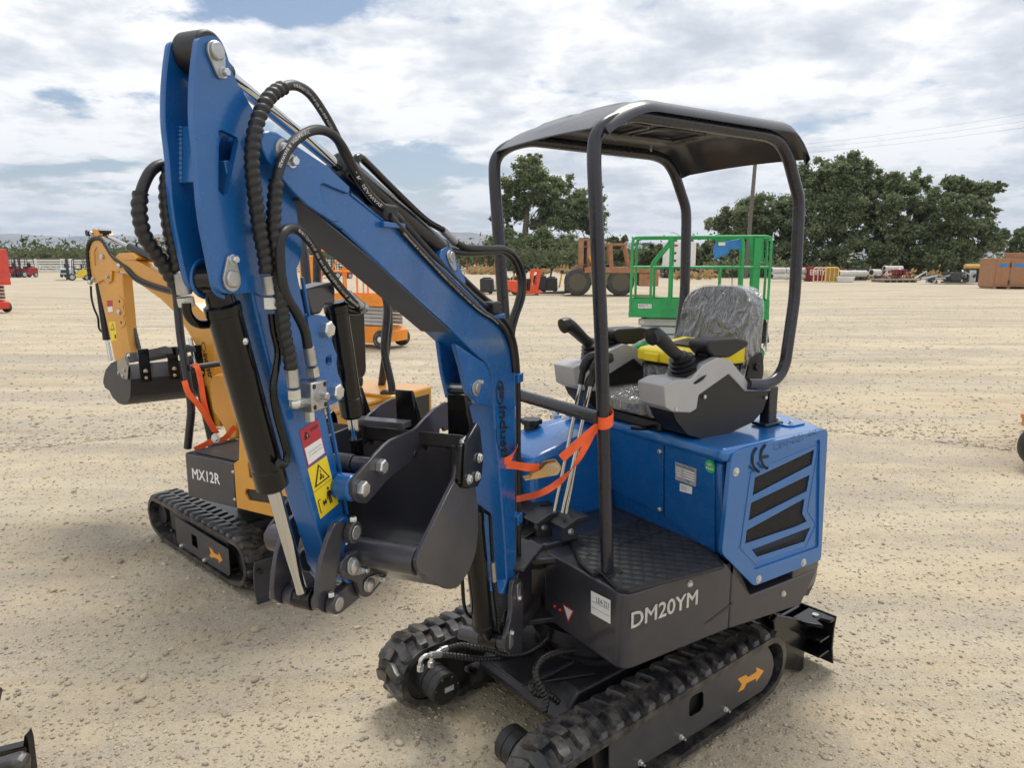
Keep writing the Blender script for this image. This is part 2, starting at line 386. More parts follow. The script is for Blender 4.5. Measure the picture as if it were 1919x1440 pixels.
def build_running_gear(fr, th, par, y0, y1, inner, sc=1.0):
    """frame beam, sprocket, idler, rollers between the belt runs"""
    c = (y0 + y1) / 2
    b = MB(fr); b.prism([(x * sc, z * sc) for x, z in ((0.0, 0.10), (0.78, 0.10), (0.80, 0.22), (0.02, 0.22))], 1, c - 0.05, c + 0.05)
    b.box(-0.10 * sc, 0.02 * sc, c - 0.02, c + 0.02, 0.14 * sc, 0.19 * sc)
    b.build('track_frame', GREYD, par, 0.006)
    m = MB(fr); 
    for yy in (c - 0.026, c + 0.014): m.lathe((-0.150 * sc, yy, 0.163 * sc), (0, 1, 0), [(0, 0.085 * sc), (0.001, 0.106 * sc), (0.012, 0.106 * sc), (0.0121, 0.085 * sc)], 28)
    m.cyl((-0.150 * sc, c - 0.045, 0.163 * sc), (-0.150 * sc, c + 0.045, 0.163 * sc), 0.04 * sc, 16)
    m.build('idler_wheel', GREYD, par)
    m = MB(fr); prof = []
    for k in range(26):
        for f, r in ((0.0, 0.086), (0.3, 0.086), (0.42, 0.104), (0.72, 0.104)):
            a = 2 * math.pi * (k + f) / 26; prof.append((sc * (0.925 + r * math.cos(a)), sc * (0.160 + r * math.sin(a))))
    m.prism(prof, 1, c - 0.012, c + 0.012)
    m.lathe((0.925 * sc, c - 0.045, 0.160 * sc), (0, 1, 0), [(0, 0.06 * sc), (0.0901, 0.06 * sc), (0.0902, 0.03 * sc)], 24)
    m.build('drive_sprocket', GREYD, par)
    for k in range(4):
        x = (0.10 + 0.21 * k) * sc; m = MB(fr)
        m.lathe((x, c - 0.06, 0.055 * sc), (0, 1, 0), [(0, 0.028 * sc), (0.04, 0.028 * sc), (0.041, 0.018 * sc), (0.079, 0.018 * sc), (0.08, 0.028 * sc), (0.12, 0.028 * sc)], 18)
        m.build('bottom_roller', GREYD, par)
NY0, NY1, FY0, FY1 = 0.255, 0.437, -0.552, -0.370
trk = build_track(T, EX, NY0, NY1); build_running_gear(T, EX, trk, NY0, NY1, 0)
trk2 = build_track(T, EX, FY0, FY1); build_running_gear(T, EX, trk2, FY0, FY1, 0)
# side cover plates with window, arrow and bolts
PY = 0.428
z3 = lambda *p: zc((1200, 1120), 4.5, p)
cov = T.xz(PY, [(1142, 1381.5), (1436, 1209.5), *z3((1085, 430), (1115, 490), (1127, 570), (1110, 660), (1070, 740), (1030, 790), (530, 1110), (0, 1430)), (1142, 1473)])
win = T.xz(PY, z3((415, 880), (440, 838), (515, 800), (535, 815), (535, 920), (512, 965), (432, 1012), (413, 1000)))
cp = MB(T).prism(cov, 1, PY - 0.006, PY, [win])
cp.add([(cov[0][0], PY - 0.0005, cov[0][1]), (cov[1][0], PY - 0.0005, cov[1][1]), (cov[1][0] + 0.01, PY - 0.05, cov[1][1] + 0.004), (cov[0][0] - 0.01, PY - 0.05, cov[0][1] + 0.004)], [(0, 1, 2, 3)])
cvo = cp.build('track_cover', GREY, trk, 0.0015)
MB(T).prism(T.xz(PY, [(1300, 1300), (1345, 1280), (1340, 1360), (1290, 1370)]), 1, PY - 0.05, PY - 0.045).build('inner_panel', GREYD, trk)
arr = z3((820, 690), (890, 655), (905, 675), (980, 630), (975, 590), (1040, 620), (975, 715), (975, 685), (895, 725), (870, 775), (820, 803), (855, 735))
MB(T).prism(T.xz(PY, arr), 1, PY + 0.0003, PY + 0.0012).build('arrow_decal', ORGP, trk, label='orange arrow on the track cover')
for a, b in ((1359, 1330), (1275.6, 1382), (1199, 1430)):
    q = T.on(a, b, 1, PY); MB(T).bolt(q, (0, 1, 0), 0.0085, 0.012).cyl(q + Vector((0, 0.012, 0)), q + Vector((0, 0.022, 0)), 0.0045, 10).build('bolt', ZINC, trk)
MB(T).prism(cov_f := [(x, z) for x, z in ((-0.09, 0.10), (0.75, 0.09), (0.75, 0.27), (-0.09, 0.27))], 1, FY0 + 0.002, FY0 + 0.008).build('track_cover', GREY, trk2, 0.0015)
# travel motors
def travel_motor(y0, sg, par):
    c = (0.925, y0, 0.165); m = MB(T)
    m.lathe(c, (0, sg, 0), [(-0.02, 0.095), (0.0, 0.095), (0.001, 0.062), (0.05, 0.062), (0.051, 0.058), (0.055, 0.058), (0.056, 0.062), (0.092, 0.062), (0.093, 0.060), (0.096, 0.060), (0.097, 0.062), (0.128, 0.062), (0.135, 0.056), (0.137, 0.0)], 36)
    o = m.build('travel_motor', BLACKG if False else RUBBER, par)
    for k in range(7):
        a = 2 * math.pi * (k + 0.3) / 7; MB(T).bolt((c[0] + 0.050 * math.cos(a), y0 + sg * 0.1345, c[2] + 0.050 * math.sin(a)), (0, sg, 0), 0.0055, 0.006, False).build('cap_screw', GREYD, par)
    return o
m1 = travel_motor(FY1 - 0.005, 1, trk2); m2 = travel_motor(NY0 + 0.005, -1, trk)
MB(T).box(0.895, 0.935, FY1 + 0.131, FY1 + 0.1325, 0.158, 0.178).build('rating_plate', SILVERP, trk2)
MB(T).prism(round2([(0.75, 0.05), (1.0, 0.07), (1.02, 0.25), (0.86, 0.27), (0.73, 0.22)], 0.04), 1, FY1 - 0.03, FY1 - 0.012).build('motor_bracket', GREYD, trk2, 0.004)
MB(T).prism(round2([(0.75, 0.05), (1.0, 0.07), (1.02, 0.25), (0.86, 0.27), (0.73, 0.22)], 0.04), 1, NY0 + 0.012, NY0 + 0.03).build('motor_bracket', GREYD, trk, 0.004)
# ---------------------------------------------------------------- undercarriage frame and turntable
m = MB(T)
m.prism([(0.05, 0.12), (0.70, 0.12), (0.74, 0.17), (0.66, 0.27), (0.10, 0.27)], 1, -0.30, 0.19)
for s in (1, -1):
    c = -0.055; m.box(0.12, 0.28, c + s * 0.24, c + s * 0.38, 0.10, 0.20); m.box(0.50, 0.66, c + s * 0.24, c + s * 0.38, 0.10, 0.20)
m.build('undercarriage_frame', GREYD, EX, 0.012)
MB(T).lathe((0.36, -0.055, 0.262), (0, 0, 1), [(0, 0.22), (0.03, 0.22), (0.032, 0.20), (0.075, 0.20), (0.077, 0.235), (0.13, 0.235)], 40).build('slewing_ring', GREYD, EX)
MB(T).prism([(0.55, -0.25), (0.80, -0.13), (0.80, 0.05), (0.55, 0.16)], 2, 0.275, 0.283).build('belly_plate', GREYD, EX, 0.002)
# ---------------------------------------------------------------- dozer blade behind
bl = MB(T)
prof = [(-0.612, 0.02), (-0.590, 0.10), (-0.592, 0.19), (-0.606, 0.245), (-0.616, 0.243), (-0.604, 0.19), (-0.602, 0.10), (-0.622, 0.02)]
bl.prism([(x, z) for x, z in prof], 1, -0.55, 0.47)
blade = bl.build('dozer_blade', BLACKG, EX, 0.002)
m = MB(T); m.box(-0.60, -0.45, 0.30, 0.315, 0.05, 0.235); m.build('blade_rib', BLACKG, blade, 0.002)
for z in (0.085, 0.155): MB(T).box(-0.597, -0.50, 0.345, 0.462, z, z + 0.010).build('blade_gusset', BLACKG, blade, 0.001)
MB(T).prism([(-0.60, 0.35), (-0.60, 0.468), (-0.565, 0.468), (-0.555, 0.43), (-0.52, 0.43), (-0.50, 0.47), (-0.46, 0.40), (-0.46, 0.35)], 2, 0.225, 0.240).build('blade_top_plate', BLACKG, blade, 0.002)
MB(T).cyl((-0.555, 0.405, 0.236), (-0.555, 0.405, 0.246), 0.014, 16).build('hinge_pin', STEEL, blade)
MB(T).prism(T.xz(0.392, [(1450, 1165), (1457, 1154), (1511, 1164), (1507, 1254), (1500, 1261), (1474, 1256), (1452, 1240)]), 1, 0.366, 0.392).build('blade_side_arm', BLACKG, blade, 0.006)
for yy in (-0.16, 0.05): MB(T).bar((-0.59, yy, 0.14), (0.08, yy, 0.19), 0.05, 0.06).build('blade_push_arm', BLACKG, blade, 0.004)
MB(T).bar((-0.597, 0.36, 0.13), (-0.36, 0.10, 0.17), 0.012, 0.12).build('blade_push_arm', BLACKG, blade, 0.004)
# ---------------------------------------------------------------- lower body: skirt, floor
SY = 0.425
def sk(pts): return U.xz(SY, pts)
front = MB(U)
rd = [(0.08, -0.02), (0.585, -0.02)]
out = [(0.07, -0.02), (0.588, -0.02)]
for k in range(7): a = R(90 * k / 6); out.append((0.588 - 0.045 + 0.045 * math.cos(a), SY - 0.045 + 0.045 * math.sin(a)))
out.append((0.07, SY))
zt0, zb0 = 0.682, 0.412
front.prism(out, 2, zb0, zt0)
skirt = front.build('skirt', GREY, EX, 0.008, 3)
rear = sk([(1360, 1062.5), (1408, 1116), (1532, 1068), (1500, 1134.5), (1330, 1197)])
x_j = 0.0695
rp = [(x_j, zt0), (x_j, zb0), (rear[3][0], rear[3][1] - 0.002), (rear[2][0], rear[2][1]), (rear[1][0], rear[1][1]), (rear[0][0], zt0)]
MB(U).prism(rp, 1, -0.50, SY).build('side_skirt', GREY, skirt, 0.006, 2)
q0, q1 = sk([(1500, 1136), (1532, 1069)])
cwp = [(-0.375, 0.395), (-0.44, 0.40), (-0.53, 0.42), (-0.585, 0.50), (-0.60, 0.60), (-0.575, 0.69), (-0.47, 0.69), (-0.44, 0.53)]
def cwo(e, z): return [(x, y, z) for x, y in ((-0.30, 0.421 - e), (-0.460 + e, 0.421 - e), (-0.515 + e, 0.39), (-0.570 + e, 0.29), (-0.605 + e, 0.12), (-0.615 + e, -0.04), (-0.605 + e, -0.20), (-0.570 + e, -0.37), (-0.515 + e, -0.515), (-0.460 + e, -0.50 + e), (-0.30, -0.50 + e))]
MB(U).rings([cwo(0.05, 0.385), cwo(0.012, 0.44), cwo(0.0, 0.52), cwo(0.0, 0.66), cwo(0.008, 0.674)]).build('counterweight', GREY, EX, 0.004, 2, ang=50)
d0 = [sk([p])[0] for p in zc((1000, 1000), 3.198, [(1020, 545), (1190, 415), (1195, 425), (1060, 530)])]
MB(U).prism(d0, 1, SY + 0.0004, SY + 0.0016).build('crease_line', GREYD, skirt)
for p in zc((1000, 1000), 3.198, [(935, 302), (1495, 362)]):
    q = U.on(*p, 1, SY); MB(U).bolt(q, (0, 1, 0), 0.010, 0.009).build('bolt', ZINC, skirt)
# lettering DM20YM
p0 = U.on(*zc((1000, 1000), 3.198, [(585, 572)])[0], 1, SY + 0.0015); p1 = U.on(*zc((1000, 1000), 3.198, [(980, 430)])[0], 1, SY + 0.0015); p2 = U.on(*zc((1000, 1000), 3.198, [(585, 480)])[0], 1, SY + 0.0015)
text_mb(U, 'DM20YM', p0, Vector((p1.x - p0.x, 0, 0)), Vector((0, 0, p2.z - p0.z)), 0.0, heavy=0.028).build('model_lettering', SILVERP, skirt, label='silver lettering reading DM20YM')
# stickers on the front face
FXX = 0.5895
def fx(p): return U.on(p[0], p[1], 0, FXX)
tg = [fx(p) for p in zc((660, 1000), 3.272, [(1464, 352), (1584, 412), (1584, 558), (1464, 490)])]
tago = MB(U).quad(*tg).build('inventory_tag', WHITEP, skirt, label='white inventory tag with handwriting')
def lerp2(c, u, v): return (c[3] * (1 - u) + c[2] * u) * (1 - v) + (c[0] * (1 - u) + c[1] * u) * v
def quadtext(fr, c, u0, u1, v0, v1, s, off, **k):
    p = lerp2(c, u0, v0); return text_mb(fr, s, p + Vector(off), lerp2(c, u1, v0) - p, lerp2(c, u0, v1) - p, **k)
quadtext(U, tg, 0.30, 0.92, 0.62, 0.85, 'LE4-221', (0.001, 0, 0)).build('tag_writing', BLACKP, tago)
for v in (0.56, 0.30): 
    a, b = lerp2(tg, 0.05, v), lerp2(tg, 0.95, v); MB(U).quad(a + Vector((0.001, 0, 0)), b + Vector((0.001, 0, 0)), b + Vector((0.001, 0, 0.0012)), a + Vector((0.001, 0, 0.0012))).build('tag_rule', BLACKP, tago)
tri = [fx(p) for p in zc((660, 1000), 3.272, [(1288, 428), (1362, 476), (1325, 552)])]
MB(U).add(tri, [(0, 1, 2)]).build('warning_triangle', REDP, skirt)
ctr = (tri[0] + tri[1] + tri[2]) / 3
MB(U).add([ctr + (q - ctr) * 0.72 + Vector((0.0006, 0, 0)) for q in tri], [(0, 1, 2)]).build('warning_triangle', WHITEP, skirt)
for p in zc((660, 1000), 3.272, [(1243, 448), (1276, 470)]): MB(U).ball(fx(p) + Vector((0.001, 0, 0)), 0.007, 8).build('red_cap', mat('red_plastic', (0.55, 0.03, 0.02), 0.4), skirt)
MB(U).prism(circ(*[(q.y, q.z) for q in [fx(zc((660, 1000), 3.272, [(1245, 388)])[0])]][0], 0.012, 16, 1.6), 0, FXX, FXX + 0.003).build('oval_cap', GREY, skirt)
# right-hand front of the floor (behind boom) and inner dark bay
m = MB(U); m.prism([(0.60, 0.60), (0.655, 0.62), (0.60, 0.70), (0.10, 0.70), (0.10, 0.62)], 1, -0.50, -0.03); m.build('floor_front_cover', GREY, EX, 0.006)
MB(U).prism([(0.30, 0.42), (0.56, 0.42), (0.56, 0.60), (0.30, 0.60)], 1, -0.48, -0.03).build('lower_bay', GREYD, EX, 0.004)
# floor mat: three ribbed sections with diamond relief
ZM = 0.690
def zm(p): q = U.on(p[0], p[1], 2, ZM); return (q.x, q.y)
z6 = lambda *p: zc((940, 560), 2.667, p)
MATM = mat('ribbed_mat', (0.026, 0.026, 0.028), 0.5, var=0.25, vscale=10, bump=0.15, bscale=150, dust=0.05)
matout = [zm(p) for p in z6((270, 1090), (330, 1185), (395, 1330), (455, 1385), (500, 1375))] + [zm(p) for p in [(1133, 1083), (1156, 1106), (1178, 1111), (1357, 1065), (1346, 1047), (1247, 968), (1143, 917), (1112, 907), (1076, 922)]]
floor = MB(U).prism(matout, 2, ZM - 0.006, ZM + 0.004).build('floor_mat', MATM, EX, 0.003)
# welted edge, section ribs, diamonds as raised lozenges
MB(U).tube([(x, y, ZM + 0.004) for x, y in matout] + [(*matout[0], ZM + 0.004)], 0.005, 8).build('mat_edging', RUBBER, floor)
for a, b in (((340, 1195), (805, 1088)), ((385, 1300), (885, 1152))):
    (x0, y0), (x1, y1) = zm(z6(a)[0]), zm(z6(b)[0]); MB(U).tube([(x0, y0, ZM + 0.004), (x1, y1, ZM + 0.004)], 0.0045, 6).build('mat_rib', RUBBER, floor)
def inside(p, poly):
    c = False; j = len(poly) - 1
    for i in range(len(poly)):
        if (poly[i][1] > p[1]) != (poly[j][1] > p[1]) and p[0] < (poly[j][0] - poly[i][0]) * (p[1] - poly[i][1]) / (poly[j][1] - poly[i][1]) + poly[i][0]: c = not c
        j = i
    return c
dm = MB(U); dx, dy = 0.052, 0.030
for i in range(-30, 60):
    for j in range(-40, 50):
        cx = i * dx + (0.5 * dx if j % 2 else 0); cy = j * dy
        if all(inside((cx + a, cy + b), matout) for a, b in ((0.016, 0), (-0.016, 0), (0, 0.016), (0, -0.016))):
            h = ZM + 0.004; w1, w2 = dx * 0.46, dy * 0.86
            o4 = [(cx + w1, cy, h), (cx, cy + w2, h), (cx - w1, cy, h), (cx, cy - w2, h)]; i4 = [(cx + (a - cx) * 0.62, cy + (b - cy) * 0.62, h + 0.0032) for a, b, _ in o4]
            dm.rings([o4, i4])
dm.build('mat_diamonds', MATM, floor, kind='stuff')
# ---------------------------------------------------------------- engine cover (blue), front panel, grille side
ecp = [(0.070, 0.672), (0.128, 1.045), (0.11, 1.050), (0.0, 1.052), (0.0, 0.672)]
cover = MB(U).prism(ecp, 1, -0.50, 0.396).build('engine_cover', BLUE, EX, 0.02, 3)
def tail(e): return round2([(0.150, -0.505 + e), (0.150, 0.428 - e), (-0.40 + e, 0.428 - e), (-0.455 + e, 0.395 - e), (-0.505 + e, 0.29), (-0.54 + e, 0.12), (-0.55 + e, -0.04), (-0.54 + e, -0.20), (-0.505 + e, -0.37), (-0.455 + e, -0.475 + e), (-0.40 + e, -0.505 + e)], 0.03, 3)
MB(U).prism(tail(0), 2, 1.056, 1.106).build('seat_platform', BLUEM, cover, 0.018, 4)
MB(U).prism([(max(-9, x) if x < 0.02 else 0.02, y) for x, y in tail(0.014)], 2, 0.675, 1.055).build('rear_cowl', BLUEM, cover, 0.006, 2)
def fpx(p, off=0.0):                       # point on the leaning front panel
    d = ray(*p); n = (U.X * (1.045 - 0.672) - U.Z * (0.128 - 0.070)).normalized(); o = U.w((0.070 + 0.004, 0, 0.672)) + n * off
    return U.l(CPOS + d * ((o - CPOS).dot(n) / d.dot(n)))
def slab(name, pts, m, par, t=0.004, off=0.0, bev=0.001):
    a = [fpx(p, off) for p in pts]; b = [fpx(p, off) + Vector((t, 0, -t * 0.15)) for p in pts]; return MB(U).rings([a, b]).build(name, m, par, bev)
slab('front_panel', [(1145, 802), (1244, 832), (1244, 965), (1147, 917)], BLUE, cover)
slab('front_panel', [(1247, 833), (1339, 857), (1341, 1040), (1247, 968)], BLUE, cover)
for p in z6((790, 765), (790, 1055)): MB(U).bolt(fpx(p, 0.005), (1, 0, -0.15), 0.009, 0.008).build('bolt', ZINC, cover)
pl = [fpx(p, 0.0062) for p in z6((868, 815), (974, 852), (972, 942), (868, 905))]
np_ = MB(U).quad(*pl).build('name_plate', SILVERP, cover, label='silver maker plate with small print')
quadtext(U, pl, 0.06, 0.94, 0.82, 0.93, 'Bindu  INDUSTRIAL', (0.001, 0, 0)).build('plate_print', BLACKP, np_)
for v in (0.68, 0.54, 0.40, 0.26):
    for u0, u1 in ((0.06, 0.32), (0.40, 0.92)):
        a, b = lerp2(pl, u0, v), lerp2(pl, u1, v); o_ = Vector((0.001, 0, 0)); MB(U).quad(a + o_, b + o_, b + o_ + Vector((0, 0, 0.004)), a + o_ + Vector((0, 0, 0.004))).build('plate_field', WHITEP, np_)
quadtext(U, pl, 0.58, 0.70, 0.08, 0.19, 'CE', (0.001, 0, 0)).build('plate_print', BLACKP, np_)
pl2 = [fpx(p, 0.0062) for p in z6((890, 922), (953, 942), (951, 979), (890, 962))]
s2 = MB(U).quad(*pl2).build('paper_label', WHITEP, cover)
for v in (0.3, 0.5, 0.7): quadtext(U, pl2, 0.12, 0.55, v, v + 0.1, 'IIII II III', (0.001, 0, 0)).build('label_print', BLACKP, s2)
qc = fpx(z6((1041, 840))[0], 0.0066); du = (fpx(z6((1066, 848))[0], 0.0066) - qc); rq = du.length
MB(U).add([qc + Vector((0, math.cos(2 * math.pi * k / 24), 0)) * rq + Vector((0.15, 0, 0.99)) * (math.sin(2 * math.pi * k / 24) * rq * 1.12) for k in range(24)], [tuple(range(24))]).build('inspection_sticker', GRNP, cover, label='round green QC PASS sticker')
up = Vector((0.15, 0, 0.99)); yy = Vector((0, 1, 0))
text_mb(U, 'QC', qc + yy * (-rq * 0.42) + up * (rq * 0.12) + Vector((0.0015, 0, 0)), yy * rq * 0.84, up * rq * 0.42, heavy=0.05).build('sticker_print', WHITEP, cover)
text_mb(U, 'PASS', qc + yy * (-rq * 0.72) - up * (rq * 0.52) + Vector((0.0015, 0, 0)), yy * rq * 1.44, up * rq * 0.40, heavy=0.05).build('sticker_print', WHITEP, cover)
# grille panel on the left flank
zg = lambda *p: zc((1330, 760), 3.6, p)
GY = 0.436
gout = round2(U.xz(GY, zg((150, 333), (235, 290), (785, 160), (797, 185), (752, 1045), (300, 1222), (82, 1000))), 0.02)
L1 = [zg((305, 490), (705, 300), (690, 400), (290, 610)), zg((280, 660), (675, 470), (655, 580), (262, 780)), zg((250, 845), (640, 630), (625, 735), (655, 785), (575, 822), (240, 935)), zg((285, 975), (680, 825), (640, 920), (320, 1025))]
gin = round2(U.xz(GY, zg((255, 408), (745, 228), (735, 960), (306, 1112), (178, 975))), 0.012)
grille = MB(U).prism(gout, 1, 0.4175, GY, [gin]).build('side_grille', BLUEM, EX, 0.006, 3)
GI = GY - 0.008
holes = [U.xz(GI, l) for l in L1]
MB(U).prism(gin, 1, GI - 0.004, GI, holes).build('grille_panel', BLUEM, grille, 0.0015)
rim = U.xz(GI, zg((278, 452), (735, 262), (660, 715), (715, 805), (650, 955), (312, 1075), (205, 962)))
MB(U).tube([(x, GI, z) for x, z in rim] + [(rim[0][0], GI, rim[0][1])], 0.0035, 6).build('raised_rim', BLUEM, grille)
def clip_seg(a, b, poly):
    """parts of segment ab inside a polygon"""
    ts = [0.0, 1.0]; n = len(poly)
    for i in range(n):
        p, q = poly[i], poly[(i + 1) % n]; d = (b[0] - a[0], b[1] - a[1]); e = (q[0] - p[0], q[1] - p[1]); D = d[0] * e[1] - d[1] * e[0]
        if abs(D) < 1e-12: continue
        t = ((p[0] - a[0]) * e[1] - (p[1] - a[1]) * e[0]) / D; u = ((p[0] - a[0]) * d[1] - (p[1] - a[1]) * d[0]) / D
        if 0 < t < 1 and 0 <= u <= 1: ts.append(t)
    ts.sort(); r = []
    for t0, t1 in zip(ts, ts[1:]):
        m_ = (t0 + t1) / 2; c = (a[0] + (b[0] - a[0]) * m_, a[1] + (b[1] - a[1]) * m_)
        if t1 - t0 > 1e-4 and inside(c, poly): r.append(((a[0] + (b[0] - a[0]) * t0, a[1] + (b[1] - a[1]) * t0), (a[0] + (b[0] - a[0]) * t1, a[1] + (b[1] - a[1]) * t1)))
    return r
for h in holes:
    g = MB(U); xs = [q[0] for q in h]; zs = [q[1] for q in h]; cx, cz = sum(xs) / len(xs), sum(zs) / len(zs)
    hp = [(cx + (x - cx) * 1.04, cz + (z - cz) * 1.06) for x, z in h]
    for s in (1, -1):
        for k in range(-34, 35):
            bx = cx + k * 0.0092; sl = 0.42 * s
            for a, b in clip_seg((bx - sl * 0.3, cz - 0.3), (bx + sl * 0.3, cz + 0.3), hp): g.bar((a[0], GI - 0.0065, a[1]), (b[0], GI - 0.0065, b[1]), 0.0016, 0.0022, (0, 1, 0))
    g.build('vent_mesh', mat('expanded_mesh_grey', (0.05, 0.05, 0.055), 0.4, 0.3), grille)
MB(U).box(-0.40, 0.04, 0.4145, 0.4165, 0.70, 1.04).build('radiator_baffle', BLACKP, grille)
for p in zg((178, 450), (633, 1062), (330, 1175)):
    q = U.on(*p, 1, GY); MB(U).cyl(q + Vector((0, -0.002, 0)), q + Vector((0, 0.0008, 0)), 0.016, 20).bolt(q + Vector((0, 0.001, 0)), (0, 1, 0), 0.0085, 0.007).build('bolt', ZINC, grille)
def marker(name, polys, y, m, par, wid):
    g = MB(U)
    for pl_ in polys:
        P = catmull([U.on(*p, 1, y) for p in pl_], 6) if len(pl_) > 2 else [U.on(*p, 1, y) for p in pl_]
        for a, b in zip(P, P[1:]):
            d = (b - a).normalized(); n_ = Vector((-d.z, 0, d.x)) * wid / 2; e = d * wid * 0.3; g.quad(a - n_ - e, b - n_ + e, b + n_ + e, a + n_ - e)
    return g.build(name, m, par)
marker('ce_mark', [zg((318, 290), (295, 330), (292, 400), (318, 440), (335, 448)), zg((378, 268), (352, 310), (350, 375), (372, 418), (392, 424)), zg((352, 355), (395, 345))], GY + 0.0035, BLACKP, grille, 0.011)
hand = [((435, 262), (440, 298), (462, 295)), ((470, 262), (476, 290), (495, 282)), ((470, 262), (490, 252)), ((473, 275), (490, 268)), ((500, 245), (505, 268), (520, 262)), ((522, 236), (524, 285)),
        ((530, 250), (542, 248)), ((552, 215), (575, 205), (568, 235), (556, 258), (580, 248)), ((588, 208), (608, 196), (600, 228), (590, 248), (612, 240)), ((620, 188), (632, 236)),
        ((665, 185), (680, 175), (675, 195), (668, 208), (690, 200)), ((692, 172), (694, 192)), ((700, 175), (716, 165), (708, 186), (702, 196), (722, 190))]
marker('handwriting', [zg(*h) for h in hand], GY + 0.004, BLACKP, grille, 0.0018)
# top details: hatch plate with bolt, post foot
MB(U).prism(rrect(-0.45, -0.33, 0.20, 0.34, 0.03), 2, 1.1065, 1.113).build('hatch_plate', BLUEM, cover, 0.002)
MB(U).bolt((-0.38, 0.31, 1.113), (0, 0, 1), 0.010, 0.010).build('bolt', ZINC, cover)
# right-hand tank with filler cap
tk = [(0.09, 0.69), (0.50, 0.69), (0.52, 0.97), (0.46, 0.995), (0.27, 1.04), (0.09, 1.05)]
tank = MB(U).prism(tk, 1, -0.53, -0.20).build('fuel_tank_cover', BLUE, EX, 0.025, 3)
c = U.on(996, 790, 2, 1.055)
m = MB(U); pr = []
for k in range(40): a = 2 * math.pi * k / 40; r = 0.045 + 0.004 * math.cos(8 * a); pr.append((c.x + r * math.cos(a), c.y + r * math.sin(a)))
m.prism(pr, 2, c.z - 0.010, c.z + 0.012); m.cyl((c.x, c.y, c.z - 0.035), (c.x, c.y, c.z - 0.009), 0.034, 20); m.build('filler_cap', BLACK, tank, 0.003)
c2 = U.on(1042, 773, 2, 1.06); MB(U).lathe(c2 - Vector((0, 0, 0.03)), (0, 0, 1), [(0, 0.028), (0.02, 0.028), (0.021, 0.018), (0.035, 0.016)], 16).build('breather', ZINC, tank)
ql = [U.on(*p, 2, 1.062) for p in z6((215, 640), (300, 612), (345, 600), (255, 628))]; MB(U).quad(*ql).build('paper_label', WHITEP, tank)
# ---------------------------------------------------------------- canopy
PYN, PYF = 0.276, -0.302
hp = [(1139, 1076), (1127, 640), (1113, 300), (1114, 262), (1125, 241), (1147, 225), (1187, 214), (1320, 235), (1440, 254), (1462, 266), (1477, 294), (1497, 372), (1497, 400), (1489, 560), (1471, 685), (1458, 709), (1436, 722), (1400, 720)]
hoop = [U.on(*p, 1, PYN) for p in hp]; hoop[0].z = 0.66
P0 = fillet(hoop[:3] + hoop[3:], 0.03, 3)
can_near = MB(U).tube(fillet(hoop, 0.045, 4), 0.0225, 14).build('canopy_post', TUBE, EX)
far = [Vector((q.x, PYF, q.z)) for q in hoop]
MB(U).tube(fillet(far, 0.045, 4), 0.0225, 14).build('canopy_post', TUBE, EX)
MB(U).tube([(hoop[-1].x, PYN, hoop[-1].z), (hoop[-1].x, PYF, hoop[-1].z)], 0.0225, 14).build('canopy_crossbar', TUBE, EX)
for yv in (PYN - 0.02, PYF + 0.02):
    MB(U).box(-0.335, -0.285, yv - 0.025, yv + 0.02, 1.10, 1.262).box(-0.36, -0.25, yv - 0.035, yv + 0.035, 1.108, 1.120).build('canopy_foot', TUBE, EX, 0.004)
    MB(U).bolt((-0.345, yv + 0.02, 1.12), (0, 0, 1), 0.010, 0.012).build('bolt', ZINC, EX)
b0 = U.on(1122, 783, 1, PYN); MB(U).tube([(b0.x, PYN, b0.z), (b0.x, PYF, b0.z)], 0.0225, 14).build('front_grab_bar', TUBE, EX)
MB(U).box(0.49, 0.565, PYN - 0.035, PYN + 0.035, 0.694, 0.699).build('post_socket', BLACK, floor, 0.002)
# roof shell: bent sheet with crowned middle, lipped ends and pressed ribs underneath
RYN, RYF = 0.318, -0.345
def roof_z(x, v):
    t = (x + 0.40) / 1.03                     # 0 rear .. 1 front
    e = 2.262
    if x > 0.40: e -= 0.105 * ((x - 0.40) / 0.23) ** 1.8
    if x < -0.27: e -= 0.12 * ((-0.27 - x) / 0.13) ** 1.7
    side = abs(v) ** 2 * 0.010 + max(0.0, abs(v) - 0.90) / 0.10 * 0.036
    rib = 0.006 * (1 if (abs(v) < 0.62 and 0.06 < t < 0.86 and (abs(v) > 0.12)) else 0)
    return e - side + rib
nx, ny = 44, 30; vs = []; fs = []
for layer in (0, 1):
    for i in range(nx + 1):
        x = 0.63 - 1.03 * i / nx
        for j in range(ny + 1):
            v = -1 + 2 * j / ny; yv = (RYN + RYF) / 2 + (RYN - RYF) / 2 * v
            cut = 0.05 * max(0, abs(v) - 0.86) / 0.14
            xx = x - (cut if i == 0 else 0) + (cut if i == nx else 0)
            vs.append((xx, yv, roof_z(x, v) - 0.004 * layer))
K = (nx + 1) * (ny + 1)
for i in range(nx):
    for j in range(ny):
        a = i * (ny + 1) + j; fs.append((a, a + 1, a + ny + 2, a + ny + 1)); fs.append((K + a, K + a + ny + 1, K + a + ny + 2, K + a + 1))
for i in range(nx):
    for j in (0, ny): a = i * (ny + 1) + j; fs.append((a, a + ny + 1, K + a + ny + 1, K + a))
for j in range(ny):
    for i in (0, nx): a = i * (ny + 1) + j; fs.append((a, a + 1, K + a + 1, K + a))
ROOFM = mat('roof_paint', (0.022, 0.024, 0.034), 0.32, 0.0, 0.25, var=0.1)
roof = MB(U).add(vs, fs).build('canopy_roof', ROOFM, EX, ang=50)
